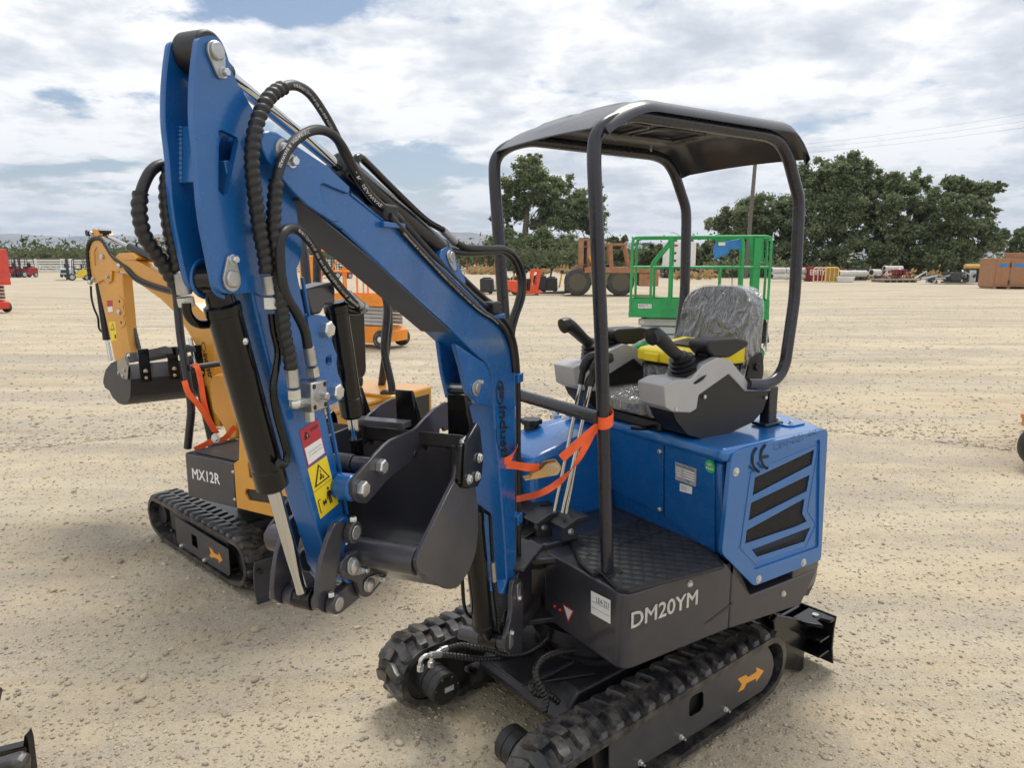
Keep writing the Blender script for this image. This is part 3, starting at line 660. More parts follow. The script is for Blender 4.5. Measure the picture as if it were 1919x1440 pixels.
for y0_, y1_ in ((-0.22, -0.03), (0.02, 0.20)):
    for x0_, x1_ in ((-0.2, 0.05), (0.10, 0.36)):
        MB(U).tube(fillet([(x0_, y0_, 2.250), (x1_, y0_, 2.250), (x1_, y1_, 2.250), (x0_, y1_, 2.250), (x0_, y0_, 2.250)], 0.03, 4), 0.007, 6).build('pressed_rib', ROOFM, roof)
for x_, y_ in ((0.42, 0.262), (-0.14, 0.262), (0.42, -0.288), (-0.14, -0.288)): MB(U).bolt((x_, y_, 2.236), (0, 0, -1), 0.008, 0.03).build('bolt', ZINC, roof)
for x_, y_ in ((0.30, 0.29), (-0.22, 0.29)): MB(U).bolt((x_, y_ - 0.05, 2.257), (0, 0, 1), 0.008, 0.006).build('bolt', ZINC, roof)
# ---------------------------------------------------------------- seat with film, levers, consoles
SC = -0.045
def pillow(fr, x0, x1, y0, y1, z0, z1, tilt=0.0, name='seat_cushion', m=None, par=None, g=0.0, nseg=14, crown=0.02, wr=0.0, seed=1, back=False):
    rnd = np.random.RandomState(seed); vs = []; fs = []; n = nseg
    ph = rnd.rand(8, 4) * 6
    for L in (0, 1):
        for i in range(n + 1):
            for j in range(n + 1):
                u, v = -1 + 2 * i / n, -1 + 2 * j / n
                rr = (abs(u) ** 4 + abs(v) ** 4) ** 0.25
                k = min(1.0, 1.0 / max(rr, 1e-6)) if rr > 1 else 1.0
                uu, vv = u * k, v * k; ed = max(0, 1 - max(abs(u), abs(v)) ** 3)
                w_ = wr * sum(math.sin(ph[q][0] + (3 + 2 * q) * uu * math.cos(ph[q][1]) + (3 + 2 * q) * vv * math.sin(ph[q][1])) / (1 + 0.5 * q) for q in range(8))
                if back: x = (x1 if L == 0 else x0) + (0.014 * (1 - ed) * (-1 if L == 0 else 1)) + (crown * (abs(vv) ** 2) if L == 0 else 0) + (w_ if L == 0 else 0); p = (x + tilt * (uu + 1) / 2, (y0 + y1) / 2 + (y1 - y0) / 2 * vv * (1 - 0.10 * (uu + 1) / 2), (z0 + z1) / 2 + (z1 - z0) / 2 * uu)
                else: z = (z1 if L == 0 else z0) + (0.02 * (1 - ed) * (-1 if L == 0 else 1)) + (crown * abs(vv) ** 2 if L == 0 else 0) + (w_ if L == 0 else 0); p = ((x0 + x1) / 2 + (x1 - x0) / 2 * uu, (y0 + y1) / 2 + (y1 - y0) / 2 * vv, z)
                vs.append(p)
    K = (n + 1) ** 2
    for i in range(n):
        for j in range(n):
            a = i * (n + 1) + j; fs.append((a, a + 1, a + n + 2, a + n + 1)); fs.append((K + a, K + a + n + 1, K + a + n + 2, K + a + 1))
    bd = [(i, 0) for i in range(n)] + [(n, j) for j in range(n)] + [(i, n) for i in range(n, 0, -1)] + [(0, j) for j in range(n, 0, -1)]
    idx = [i * (n + 1) + j for i, j in bd]
    for a, b in zip(idx, idx[1:] + idx[:1]): fs.append((a, b, K + b, K + a))
    return MB(fr).add(vs, fs).build(name, m, par, ang=60)
VINYL = mat('grey_vinyl', (0.070, 0.071, 0.071), 0.5, var=0.15, bump=0.1, bscale=200)
def film_mat():
    m = bpy.data.materials.new('clear_film'); m.use_nodes = True; t = m.node_tree; t.nodes.clear()
    co = N(t, 'ShaderNodeTexCoord').outputs['Object']
    wv = N(t, 'ShaderNodeMapping'); t.links.new(co, wv.inputs[0]); wv.inputs['Scale'].default_value = (1, 1, 0.7)
    n1_ = noise_n(t, wv.outputs[0], 5.5, 2, 0.5, 1.8); n2_ = noise_n(t, wv.outputs[0], 13.0, 2, 0.5, 1.3)
    rdg = lambda q: math_n(t, 'POWER', math_n(t, 'SUBTRACT', 1.0, math_n(t, 'MULTIPLY', math_n(t, 'ABSOLUTE', math_n(t, 'SUBTRACT', q, 0.5)), 4.0), clamp=True), 3.0)
    fold = math_n(t, 'ADD', rdg(n1_), math_n(t, 'MULTIPLY', rdg(n2_), 0.5))
    bn = N(t, 'ShaderNodeBump'); bn.inputs['Strength'].default_value = 1.0; bn.inputs['Distance'].default_value = 0.009
    t.links.new(fold, bn.inputs['Height'])
    gl = N(t, 'ShaderNodeBsdfGlossy'); gl.inputs['Roughness'].default_value = 0.06; gl.inputs['Color'].default_value = (0.95, 0.97, 1, 1); t.links.new(bn.outputs[0], gl.inputs['Normal'])
    df = N(t, 'ShaderNodeBsdfTranslucent'); df.inputs['Color'].default_value = (0.8, 0.82, 0.84, 1)
    d2 = N(t, 'ShaderNodeBsdfDiffuse'); d2.inputs['Color'].default_value = (0.8, 0.82, 0.84, 1); t.links.new(bn.outputs[0], d2.inputs['Normal'])
    tr = N(t, 'ShaderNodeBsdfTransparent')
    lw = N(t, 'ShaderNodeLayerWeight'); lw.inputs[0].default_value = 0.35; t.links.new(bn.outputs[0], lw.inputs['Normal'])
    m1_ = N(t, 'ShaderNodeMixShader'); t.links.new(math_n(t, 'ADD', math_n(t, 'MULTIPLY', fold, 0.14), 0.02, clamp=True), m1_.inputs[0]); t.links.new(tr.outputs[0], m1_.inputs[1]); t.links.new(d2.outputs[0], m1_.inputs[2])
    m2_ = N(t, 'ShaderNodeMixShader'); t.links.new(math_n(t, 'ADD', math_n(t, 'MULTIPLY', lw.outputs['Facing'], 0.36), 0.03, clamp=True), m2_.inputs[0]); t.links.new(m1_.outputs[0], m2_.inputs[1]); t.links.new(gl.outputs[0], m2_.inputs[2])
    o = N(t, 'ShaderNodeOutputMaterial'); t.links.new(m2_.outputs[0], o.inputs[0]); return m
FILM = film_mat()
seat = pillow(U, -0.24, 0.20, SC - 0.205, SC + 0.205, 1.155, 1.225, name='seat_cushion', m=VINYL, par=EX, crown=0.02)
pillow(U, -0.246, 0.207, SC - 0.211, SC + 0.211, 1.150, 1.231, name='plastic_wrap', m=FILM, par=seat, crown=0.02, wr=0.004, nseg=26, seed=3)
back = pillow(U, -0.36, -0.285, SC - 0.195, SC + 0.195, 1.27, 1.645, tilt=-0.06, name='seat_back', m=VINYL, par=EX, back=True, crown=0.035, wr=0.002)
pillow(U, -0.366, -0.279, SC - 0.201, SC + 0.201, 1.258, 1.652, tilt=-0.06, name='plastic_wrap', m=FILM, par=back, back=True, crown=0.035, wr=0.0035, nseg=34, seed=5)
MB(U).prism(rrect(SC - 0.17, SC + 0.17, 1.28, 1.56, 0.06), 0, -0.415, -0.392).build('seat_back_shell', BLACK, back, 0.01)
MB(U).box(-0.22, 0.16, SC - 0.17, SC + 0.17, 1.110, 1.150).build('seat_rail_base', BLACK, seat, 0.008)
for yv in (SC - 0.14, SC + 0.14): MB(U).tube(fillet([(-0.2, yv, 1.125), (0.22, yv, 1.125), (0.24, yv * 0.6, 1.125)], 0.02), 0.009, 8).build('seat_slide_rail', BLACKG, seat)
for yv in (SC - 0.225, SC + 0.225): MB(U).prism(round2([(-0.30, 1.16), (-0.22, 1.16), (-0.27, 1.36), (-0.34, 1.40), (-0.36, 1.30)], 0.03), 1, yv - 0.006, yv + 0.006).cyl((-0.31, yv - 0.015, 1.33), (-0.31, yv + 0.015, 1.33), 0.016, 14).build('recliner_bracket', BLACK, back, 0.003)
# seat hinge frame in front
hg = MB(U); q = U.on(1165, 783, 2, 1.10); hg.tube([(q.x, q.y, 1.125), (q.x, q.y + 0.12, 1.125)], 0.010, 12).build('hinge_bar', CHROME, seat)
for s in (0, 0.12): MB(U).prism(round2([(q.x - 0.06, 1.10), (q.x + 0.02, 1.10), (q.x + 0.025, 1.13), (q.x, 1.142), (q.x - 0.06, 1.125)], 0.008), 1, q.y + s - 0.004, q.y + s + 0.004).build('hinge_bracket', BLACKG, seat, 0.001)
def console(mir):
    """operator console; mir maps a left-hand y to this side"""
    def PR(name, pts, y0, y1, m, par, bev): 
        a, b = mir(y0), mir(y1); return MB(U).prism(pts, 1, min(a, b), max(a, b)).build(name, m, par, bev, 3)
    X = lambda *p: [(q_.x, q_.z) for q_ in (U.on(a_, b_, 1, 0.27) for a_, b_ in z6(*p))]
    body = PR('console', round2(X((968, 478), (1132, 372), (1216, 455), (1338, 458), (1305, 560), (1255, 618), (1100, 690), (1000, 700), (930, 682), (872, 612), (852, 560), (960, 566)), 0.008), 0.150, 0.272, BLACK, EX, 0.012)
    PR('console_trim', round2(X((803, 435), (812, 543), (850, 566), (938, 570), (968, 550), (978, 482), (1128, 376), (1210, 462), (1336, 460), (1340, 440), (1228, 420), (1138, 308), (1075, 292), (1000, 330), (940, 400), (860, 405)), 0.006), 0.145, 0.278, SILVER, body, 0.010)
    PR('console_top_pad', X((1000, 322), (1070, 292), (1092, 300), (1015, 340)), 0.17, 0.25, BLACK, body, 0.003)
    ar = PR('armrest', round2(X((1036, 226), (1062, 208), (1190, 198), (1243, 212), (1246, 236), (1150, 297), (1072, 296), (1042, 262)), 0.012), 0.165, 0.262, BLACK, body, 0.014)
    PR('armrest_post', X((1060, 285), (1140, 285), (1130, 330), (1075, 330)), 0.19, 0.235, BLACK, body, 0.006)
    c0 = U.on(*z6((922, 398))[0], 1, 0.21); c1 = U.on(*z6((893, 283))[0], 1, 0.21); c0.y = mir(0.21); c1.y = mir(0.21)
    d = (c1 - c0); L = d.length; prof = []
    for k in range(6): r = 0.074 - 0.038 * (k / 6) ** 0.8; prof += [(L * (k / 6), r), (L * ((k + 0.45) / 6), r + 0.004), (L * ((k + 0.9) / 6), r - 0.012)]
    MB(U).lathe(c0, d, prof + [(L, 0.026), (L * 1.08, 0.024)], 24).build('joystick_boot', RUBBER, body)
    g = [U.on(*p, 1, 0.21) for p in z6((905, 300), (860, 268), (820, 225), (785, 192), (762, 186), (738, 196))]
    for q_ in g: q_.y = mir(0.21)
    MB(U).tube(catmull(g, 4), [0.020 + 0.008 * min(1, k / 12) + (0.004 if k > 13 else 0) - (0.016 if k > 19 else 0) for k in range(21)], 14).build('joystick', BLACK, body, ang=60)
    for k in (0.35, 0.6): p_ = c1 + Vector((0.004, 0, 0.03)) ; 
    s_ = 1 if mir(0.3) > 0 else -1
    for p in z6((1010, 490), (1316, 494), (866, 552)):
        q_ = U.on(*p, 1, 0.273); q_.y = mir(0.279); MB(U).bolt(q_, (0, mir(1) - mir(0), 0), 0.006, 0.004).build('bolt', ZINC, body)
    return body
console(lambda y: y); console(lambda y: 2 * SC - y)
# levers and pedals
def lever(p0, p1, x0, x1, par=EX):
    a, b = U.on(*p0, 0, x0), U.on(*p1, 0, x1); return a, b
for (p0, p1, xa, xb) in ((z6((262, 1080))[0], z6((398, 415))[0], 0.50, 0.40), (z6((305, 1070))[0], z6((447, 425))[0], 0.50, 0.40), (z6((325, 1075))[0], z6((425, 500))[0], 0.47, 0.39)):
    a, b = lever(p0, p1, xa, xb); o = MB(U).tube([a, b], 0.008, 10).build('control_lever', CHROME, EX)
    d = (b - a).normalized()
    MB(U).tube(catmull([b - d * 0.01, b + d * 0.05, b + d * 0.09 + Vector((-0.01, 0.01, 0)), b + d * 0.10 + Vector((-0.05, 0.03, 0.0))], 4), [0.012] * 4 + [0.019] * 4 + [0.021] * 4 + [0.016], 12).build('lever_grip', BLACK, o, ang=60)
for i, (cx, cy, w1) in enumerate(((0.50, -0.22, 0.10), (0.47, -0.02, 0.10), (0.56, -0.30, 0.09), (0.53, -0.11, 0.09))):
    o = MB(U).prism([(cx - 0.06, 0.785), (cx + 0.06, 0.765), (cx + 0.065, 0.772), (cx, 0.80), (cx - 0.06, 0.795)], 1, cy - w1 / 2, cy + w1 / 2).build('foot_pedal', GREYD, EX, 0.002)
    MB(U).box(cx - 0.035, cx + 0.035, cy - 0.012, cy + 0.012, 0.70, 0.782).build('pedal_bracket', GREY, o, 0.002); MB(U).bolt((cx + 0.005, cy + 0.012, 0.735), (0, 1, 0), 0.011, 0.01).build('bolt', ZINC, o)
for p in ((0.56, -0.16), (0.60, -0.26)): MB(U).add([(p[0] - 0.05, p[1] - 0.05, 0.72), (p[0] + 0.05, p[1] - 0.04, 0.70), (p[0] + 0.055, p[1] + 0.05, 0.71), (p[0] - 0.04, p[1] + 0.055, 0.75), (p[0] - 0.05, p[1] - 0.05, 0.712), (p[0] + 0.05, p[1] - 0.04, 0.692), (p[0] + 0.055, p[1] + 0.05, 0.702), (p[0] - 0.04, p[1] + 0.055, 0.742)], [(0, 1, 2, 3), (7, 6, 5, 4), (0, 1, 5, 4), (1, 2, 6, 5), (2, 3, 7, 6), (3, 0, 4, 7)]).build('rubber_flap', RUBBER, EX, 0.002)
pan = U.on(1087, 850, 0, 0.14); MB(U).box(0.135, 0.145, pan.y - 0.05, pan.y + 0.05, pan.z - 0.05, pan.z + 0.04).build('shut_off_knob', REDP, EX, 0.01)
# yellow case strapped on the seat, a thing of its own
CASE = thing('battery_case', 'yellow lidded black plastic case wrapped on the seat of the blue excavator', 'case', U)
MB(U).box(-0.235, 0.02, SC - 0.09, SC + 0.21, 1.238, 1.345).build('case_body', BLACK, CASE, 0.012)
YC = mat('yellow_plastic', (0.80, 0.62, 0.01), 0.4, var=0.05)
lid = MB(U).prism([(0.035, 1.349), (0.035, 1.392), (0.02, 1.402), (-0.23, 1.43), (-0.25, 1.42), (-0.25, 1.349)], 1, SC - 0.10, SC + 0.22).build('case_lid', YC, CASE, 0.008)
for yv in (SC - 0.05, SC + 0.08): MB(U).box(0.036, 0.046, yv, yv + 0.08, 1.352, 1.385).build('latch', YC, lid, 0.004)
MB(U).prism([(-0.06, 1.414), (-0.06, 1.421), (-0.18, 1.434), (-0.18, 1.427)], 1, SC - 0.02, SC + 0.14).build('carry_handle', BLACK, lid, 0.002)
pillow(U, -0.255, 0.040, SC - 0.105, SC + 0.225, 1.232, 1.35, name='stretch_film', m=FILM, par=CASE, crown=0.0, wr=0.004, nseg=22, seed=9)
# ---------------------------------------------------------------- swing bracket
zA = lambda *p: zc((230, 40), 3.998, p)
zB = lambda *p: zc((230, 400), 3.998, p)
zD = lambda *p: zc((640, 260), 3.6, p)
z1 = lambda *p: zc((320, 480), 4.7975, p)
z2 = lambda *p: zc((480, 740), 6.8536, p)
zz3 = lambda *p: zc((480, 940), 6.546, p)
z4 = lambda *p: zc((640, 720), 6.8536, p)
z5 = lambda *p: zc((640, 900), 5.33, p)
zS = lambda *p: zc((820, 600), 4.8, p)
z7 = lambda *p: zc((840, 880), 4.0, p)
z8 = lambda *p: zc((460, 140), 5.143, p)
def aprism(name, px, y0, y1, m, par, bev=0.003, holes=(), rd=0.0, bs=2):
    """outline traced on the plane y = y1 of the attachment frame"""
    o = A.xz(max(y0, y1), px); o = round2(o, rd) if rd else o
    return MB(A).prism(o, 1, y0, y1, [A.xz(max(y0, y1), h) for h in holes]).build(name, m, par, bev, bs)
def apin(name, px, y0, y1, r, m, par, seg=20, yref=None):
    q = apx(*px, max(y0, y1) if yref is None else yref); return MB(A).cyl((q.x, y0, q.z), (q.x, y1, q.z), r, seg).build(name, m, par, min(0.002, r * 0.2))
BF, BN = -0.014, 0.074             # boom faces
AF, AN = -0.005, 0.060              # arm faces
ear = [(962.5, 1090), (966, 1085.5), (971, 1084), (977, 1087), (980.5, 1095), (981, 1105), (981, 1150), (980, 1225), (972, 1228), (957.5, 1227.5), (950, 1222), (947.5, 1212), (947.5, 1195), (956, 1167.5), (960, 1142.5), (959, 1110)]
br = aprism('swing_bracket', ear, 0.082, 0.098, GREY, EX, 0.004)
aprism('bracket_ear', ear, -0.038, -0.022, GREY, br, 0.004)
fp = apx(971, 1103, 0.098); cf = apx(957, 1205, 0.098)
MB(A).cyl((fp.x, -0.04, fp.z), (fp.x, 0.102, fp.z), 0.014, 18).build('foot_pin', STEEL, br, 0.002)
for q_, dz in ((fp, -0.035), (cf, 0.035)):
    MB(A).prism(round2([(q_.x - 0.018, q_.z - 0.018), (q_.x + 0.018, q_.z - 0.018), (q_.x + 0.012, q_.z + dz * 1.35 if dz > 0 else q_.z + 0.018), (q_.x - 0.012, q_.z + dz * 1.35 if dz > 0 else q_.z + 0.018)] if dz > 0 else [(q_.x - 0.012, q_.z - 0.047), (q_.x + 0.012, q_.z - 0.047), (q_.x + 0.018, q_.z + 0.018), (q_.x - 0.018, q_.z + 0.018)], 0.01), 1, 0.0985, 0.102).build('pin_retainer', STEEL, br, 0.001)
    MB(A).bolt((q_.x, 0.102, q_.z + dz), (0, 1, 0), 0.007, 0.008).build('bolt', ZINC, br)
MB(A).cyl((cf.x, -0.085, cf.z), (cf.x, 0.082, cf.z), 0.024, 22).build('cylinder_foot_tube', GREY, br, 0.003)
kp = A.l(U.w((0.715, -0.055, 0)))
m = MB(A)
m.prism([(fp.x - 0.02, fp.z + 0.045), (fp.x - 0.02, fp.z + 0.060), (kp.x - 0.03, fp.z + 0.060), (kp.x - 0.03, fp.z + 0.045)], 1, -0.06, 0.11)
m.prism([(cf.x + 0.01, cf.z - 0.03), (cf.x - 0.02, cf.z + 0.02), (kp.x - 0.03, cf.z + 0.02), (kp.x - 0.03, cf.z - 0.03)], 1, -0.06, 0.095)
m.prism([(fp.x - 0.015, fp.z - 0.02), (fp.x - 0.06, fp.z + 0.045), (kp.x + 0.03, fp.z + 0.045), (kp.x + 0.03, cf.z), (cf.x - 0.04, cf.z)], 1, -0.035, 0.080)
m.build('bracket_web', GREYD, br, 0.006)
MB(A).cyl((kp.x, kp.y, 0.40), (kp.x, kp.y, 0.70), 0.045, 24).build('king_pin', GREYD, br, 0.004)
for zz in (0.42, 0.655): MB(U).prism([(0.50, -0.16), (0.70, -0.12), (0.745, -0.055), (0.70, 0.01), (0.50, 0.08)], 2, zz, zz + 0.022).build('pivot_lug', GREYD, br, 0.004)
# ---------------------------------------------------------------- boom
outer = [(497, 247), (507, 244), (520, 247), *z8((450, 650), (800, 880), (1018, 1082), (1003, 1150)), *zD((270, 545), (480, 700), (700, 893), (980, 1172)), (942, 612), (951, 627), (958, 652), (963, 690), (965.5, 850), (967, 1000), (967, 1078), (969, 1092), (972, 1110), (968, 1116), (940, 1114)]
inner = [(950, 1090), (947, 1030), (935.5, 880), (928, 800), (922.5, 717), (919, 697), (909.6, 679), (882.5, 656), (845, 619), (640, 429.5), (597, 400), (577, 387), (551, 361.6), (530, 336), (514, 319), (500, 297), (490, 276), (488, 262)]
bo = A.xz(BN, outer + inner)
boom = MB(A).prism(bo, 1, BF, BN).build('boom', BLUE, EX, 0.004, 2)
# side reinforcement at the arm end with a slot notch, raised weld flange along both edges
dbl = aprism('boom_doubler', [(497, 249), (507, 246), (520, 249), *z8((450, 655), (800, 885), (1010, 1085), (995, 1150), (900, 1110), (760, 1050), (727, 1058), (722, 1085), (740, 1170), (905, 1415)), (624, 416), (597, 399), (578, 386), (551, 360), (530, 335), (514, 318), (501, 297), (491, 276), (489, 262)], BN + 0.0005, BN + 0.007, BLUE, boom, 0.002)
def edge_weld(name, px, y, r=0.004): return MB(A).tube([apx(*p, y) for p in px], r, 6).build(name, BLUE, boom)
edge_weld('flange_edge', zD((0, 612), (740, 1290)) + [(882.5, 656), (909.6, 679), (919, 697), (922.5, 717), (928, 800), (935.5, 880), (947, 1030)], BN - 0.001, 0.003)
edge_weld('flange_edge', zD((60, 372), (270, 547), (480, 702), (700, 895), (980, 1174)) + [(942, 613), (951, 628), (958, 653), (963, 691), (965, 850)], BN - 0.001, 0.003)
# dark grey underside plate of the sloping section
u0, u1 = A.xz(BN, [(561, 372), (846, 621)]); dn = Vector((u1[1] - u0[1], 0, -(u1[0] - u0[0]))).normalized(); dn = dn if dn.z < 0 else -dn
mid = A.xz(BN, [(700, 486)])[0]
g = MB(A); prf = [(u0[0], u0[1]), (mid[0], mid[1]), (u1[0], u1[1])]
for a, b in zip(prf, prf[1:]):
    t_ = dn * 0.003; s_ = dn * 0.0006
    lo = [(a[0] + s_.x, BF + 0.001, a[1] + s_.z), (b[0] + s_.x, BF + 0.001, b[1] + s_.z), (b[0] + s_.x, BN - 0.001, b[1] + s_.z), (a[0] + s_.x, BN - 0.001, a[1] + s_.z)]
    g.rings([lo, [(x + t_.x, y, z + t_.z) for x, y, z in lo]])
g.build('boom_underplate', mat('slate_grey_paint', (0.062, 0.070, 0.105), 0.6), boom)
# clevis for the boom cylinder
clv = zS((165, 215), (430, 390), (470, 470), (492, 560), (498, 790), (345, 745), (310, 690), (270, 650), (225, 440))
aprism('cylinder_clevis', clv, BN - 0.012, BN + 0.003, BLUE, boom, 0.003)
clv2 = zS((40, 150), (430, 390), (492, 560), (498, 790), (345, 745), (300, 690), (245, 650), (215, 440))
o2 = A.xz(BF + 0.01, zS((0, 190), (150, 140), (330, 300), (380, 600), (330, 790), (185, 727), (90, 700), (40, 480)))
MB(A).prism(o2, 1, BF + 0.001, BF + 0.012).build('cylinder_clevis', BLUE, boom, 0.003)
cpn = apx(*zS((345, 615))[0], BN + 0.003)
MB(A).cyl((cpn.x, BF - 0.004, cpn.z), (cpn.x, BN + 0.012, cpn.z), 0.013, 18).build('clevis_pin', STEEL, boom, 0.002)
aprism('pin_retainer', zS((312, 620), (330, 570), (375, 532), (405, 545), (400, 575), (365, 690), (340, 690)), BN + 0.0032, BN + 0.007, STEEL, boom, 0.001, rd=0.008)
q = apx(*zS((390, 560))[0], BN + 0.007); MB(A).bolt(q, (0, 1, 0), 0.006, 0.008).build('bolt', ZINC, boom)
# arm cylinder lugs on top of the boom
lug = zD((660, 800), (672, 752), (712, 728), (755, 745), (778, 815), (845, 975), (800, 990), (700, 850))
aprism('arm_cylinder_lug', lug, 0.048, 0.062, BLUE, boom, 0.002, rd=0.01); aprism('arm_cylinder_lug', lug, -0.004, 0.010, BLUE, boom, 0.002, rd=0.01)
lp = apx(*zD((735, 800))[0], 0.062); MB(A).cyl((lp.x, -0.01, lp.z), (lp.x, 0.070, lp.z), 0.014, 18).build('lug_pin', STEEL, boom, 0.002)
aprism('pin_retainer', zD((710, 780), (735, 745), (760, 770), (780, 880), (762, 895), (735, 850)), 0.0625, 0.066, STEEL, boom, 0.001, rd=0.008)
# pivot pin of the arm
pv = apx(530, 284, BN + 0.007); MB(A).lathe((pv.x, BN + 0.007, pv.z), (0, 1, 0), [(0, 0.021), (0.003, 0.021), (0.0032, 0.015), (0.010, 0.013), (0.012, 0.006)], 24).build('pivot_pin', STEEL, boom)
q = apx(*zA((1265, 1048))[0], BN + 0.007); MB(A).bolt(q, (0.2, 1, 0), 0.009, 0.012).build('bolt', ZINC, boom)
# maker's lettering up the boom foot
ya_ = BN + 0.0022
a = apx(936.5, 762, ya_); text_mb(A, 'industr', a, apx(941, 866, ya_) - a, apx(949.5, 762, ya_) - a, 0.0, heavy=0.03).build('maker_lettering', BLACKP, boom)
e0 = apx(938, 736, ya_); ex = (apx(945, 736, ya_) - e0); ez = (apx(938, 713, ya_) - e0)
rg = [[e0 + ex * (s_ * math.cos(2 * math.pi * k / 28)) + ez * (s_ * math.sin(2 * math.pi * k / 28)) for k in range(28)] for s_ in (1.0, 0.84)]
MB(A).rings(rg, cap=False).build('maker_emblem', BLACKP, boom)
text_mb(A, 'F', e0 + ez * 0.5 - ex * 0.45, ez * -1.0, ex * 0.95, 0.0, heavy=0.05).build('maker_emblem', BLACKP, boom)
swl = [apx(*p, ya_) for p in ((930, 800), (930, 815), (932, 830), (937, 842), (944, 846), (949, 840))]; MB(A).tube(catmull(swl, 5), 0.0012, 4).build('maker_swoosh', BLACKP, boom)
for a_, b_ in (((967, 701), (973, 718)), ((966, 966), (974, 984))):
    q = apx(*a_, BN - 0.01); q2 = apx(a_[0], b_[1], BN - 0.01); MB(A).box(q.x - 0.035, q.x + 0.01, BN - 0.03, BN + 0.004, q2.z, q.z).build('hose_clip', BLUE, boom, 0.003)
for p in (zD((330, 585))[0], zD((1045, 1200))[0]):
    q = apx(*p, BN); MB(A).box(q.x - 0.045, q.x + 0.045, BN - 0.06, BN + 0.012, q.z - 0.006, q.z + 0.006).build('hose_clamp_shelf', BLUE, boom, 0.002)
    MB(A).box(q.x - 0.028, q.x + 0.028, BN - 0.05, BN + 0.006, q.z + 0.006, q.z + 0.044).build('hose_clamp', RUBBER, boom, 0.006)
# ---------------------------------------------------------------- cylinders
def cylinder(name, pb, pg, pr, yb, rb, rr, capr=1.06, knb=None, knr=None):
    """pb base pixel, pg gland pixel, pr rod-end pixel, all on plane y = yb"""
    b, g_, r_ = apx(*pb, yb), apx(*pg, yb), (pr if isinstance(pr, Vector) else apx(*pr, yb)); d = (r_ - b).normalized(); L = (g_ - b).dot(d); g_ = b + d * L
    o = MB(A).lathe(b, d, [(0, rb * 0.75), (0.006, rb * capr), (0.02, rb * capr), (0.021, rb), (L - 0.045, rb), (L - 0.044, rb * capr), (L - 0.006, rb * capr), (L, rb * 0.8)], 28).build(name, BLACKG, EX)
    MB(A).cyl(g_ - d * 0.02, r_, rr, 20).build('piston_rod', CHROME, o)
    return o, b, g_, r_, d
# boom cylinder
bc, b_, g_, r_, d_ = cylinder('boom_cylinder', (906, 1178), (890, 945), (862, 735), 0.022, 0.034, 0.016)
MB(A).cyl((r_.x, BF + 0.014, r_.z), (r_.x, BN - 0.014, r_.z), 0.028, 22).build('rod_eye', BLACKG, bc, 0.002)
MB(A).cyl((cf.x, -0.01, cf.z), (cf.x, 0.055, cf.z), 0.030, 22).tube([(cf.x, 0.022, cf.z), b_ + d_ * 0.02], [0.022, 0.026], 16).build('base_eye', BLACKG, bc, 0.002)
hose('cylinder_pipe', BLACKG, [apx(*p, 0.062) for p in ((905, 957), (912, 961), (918, 970), (920.5, 1010), (923, 1052))], 0.006, bc, fr=A)
hose('hose_ferrule', STEEL, [apx(923, 1054, 0.062), apx(926, 1090, 0.062)], 0.009, bc, fr=A)
hose('spiral_wrapped_hose', RUBBER, [apx(*p, 0.06) for p in ((926, 1090), (929, 1120), (933, 1155), (937, 1184), (942, 1178), (945, 1160), (950, 1146))], 0.0095, bc, helix=True, fr=A)
hose('cylinder_pipe', BLACKG, [apx(*p, -0.02) for p in ((866, 1080), (867, 1100), (869, 1130), (873, 1147), (881, 1156), (892, 1160))], 0.006, bc, fr=A)
# arm cylinder
ac, b_, g_, r_, d_ = cylinder('arm_cylinder', (828, 473), (632, 306), Vector((apx(405, 95, AN).x, AC, apx(405, 95, AN).z)), AC, 0.030, 0.0115)
MB(A).cyl((r_.x, AF + 0.008, r_.z), (r_.x, AN - 0.008, r_.z), 0.031, 26).tube([r_, r_ - d_ * 0.06], [0.024, 0.016], 14).build('rod_eye', RUBBER, ac, 0.004)
hose('cylinder_pipe', BLACKG, [apx(*p, 0.035) for p in ((668, 320), (666, 302), (674, 295), (690, 308), (740, 358), (795, 410), (831, 432))], 0.0085, ac, fr=A)
hose('hose_ferrule', STEEL, [apx(829, 431, 0.035), apx(852, 453, 0.035)], 0.0105, ac, fr=A)
MB(A).tube([apx(800, 413, 0.035), apx(792, 428, 0.03)], 0.006, 8).build('pipe_stay', BLACKG, ac)
hose('hydraulic_hose', RUBBER, [apx(*p, 0.035) for p in ((850, 452), (862, 459), (880, 465), (918, 466), (943, 466), (962, 477), (976, 500), (981.5, 527), (979, 560), (968, 593), (960, 630), (966, 680), (968, 760))], 0.0095, ac, fr=A)
hose('hydraulic_hose', RUBBER, [apx(*p, 0.03) for p in ((845, 470), (868, 474), (900, 474), (925, 472), (942, 472), (959, 485), (971, 510), (975, 538), (968, 571), (957, 604), (955, 640), (963, 690), (967, 760))], 0.0095, ac, fr=A)
# bucket cylinder
kc, b_, g_, r_, d_ = cylinder('bucket_cylinder', (414, 566), (514, 914), (567, 1112), AC, 0.0275, 0.0125)
bp = apx(434, 523, AN + 0.003)
MB(A).cyl((bp.x, AF + 0.010, bp.z), (bp.x, AN - 0.008, bp.z), 0.026, 24).tube([(bp.x, AC, bp.z), b_ + d_ * 0.01], [0.020, 0.024], 16).build('base_eye', BLACKG, kc, 0.003)
lk = apx(632.5, 1132.5, 0.102)
MB(A).cyl((lk.x, AC - 0.020, lk.z), (lk.x, AC + 0.020, lk.z), 0.023, 22).tube([r_ - d_ * 0.01, (lk.x, AC, lk.z)], [0.0135, 0.019], 16).build('rod_eye', BLACKG, kc, 0.003)
hose('cylinder_pipe', BLACKG, [apx(*p, 0.070) for p in ((509, 588), (513, 620), (521, 658), (517, 690), (512, 722), (514, 752), (522, 790), (533, 830), (538, 853), (534, 870), (522, 868))], 0.0068, kc, fr=A)
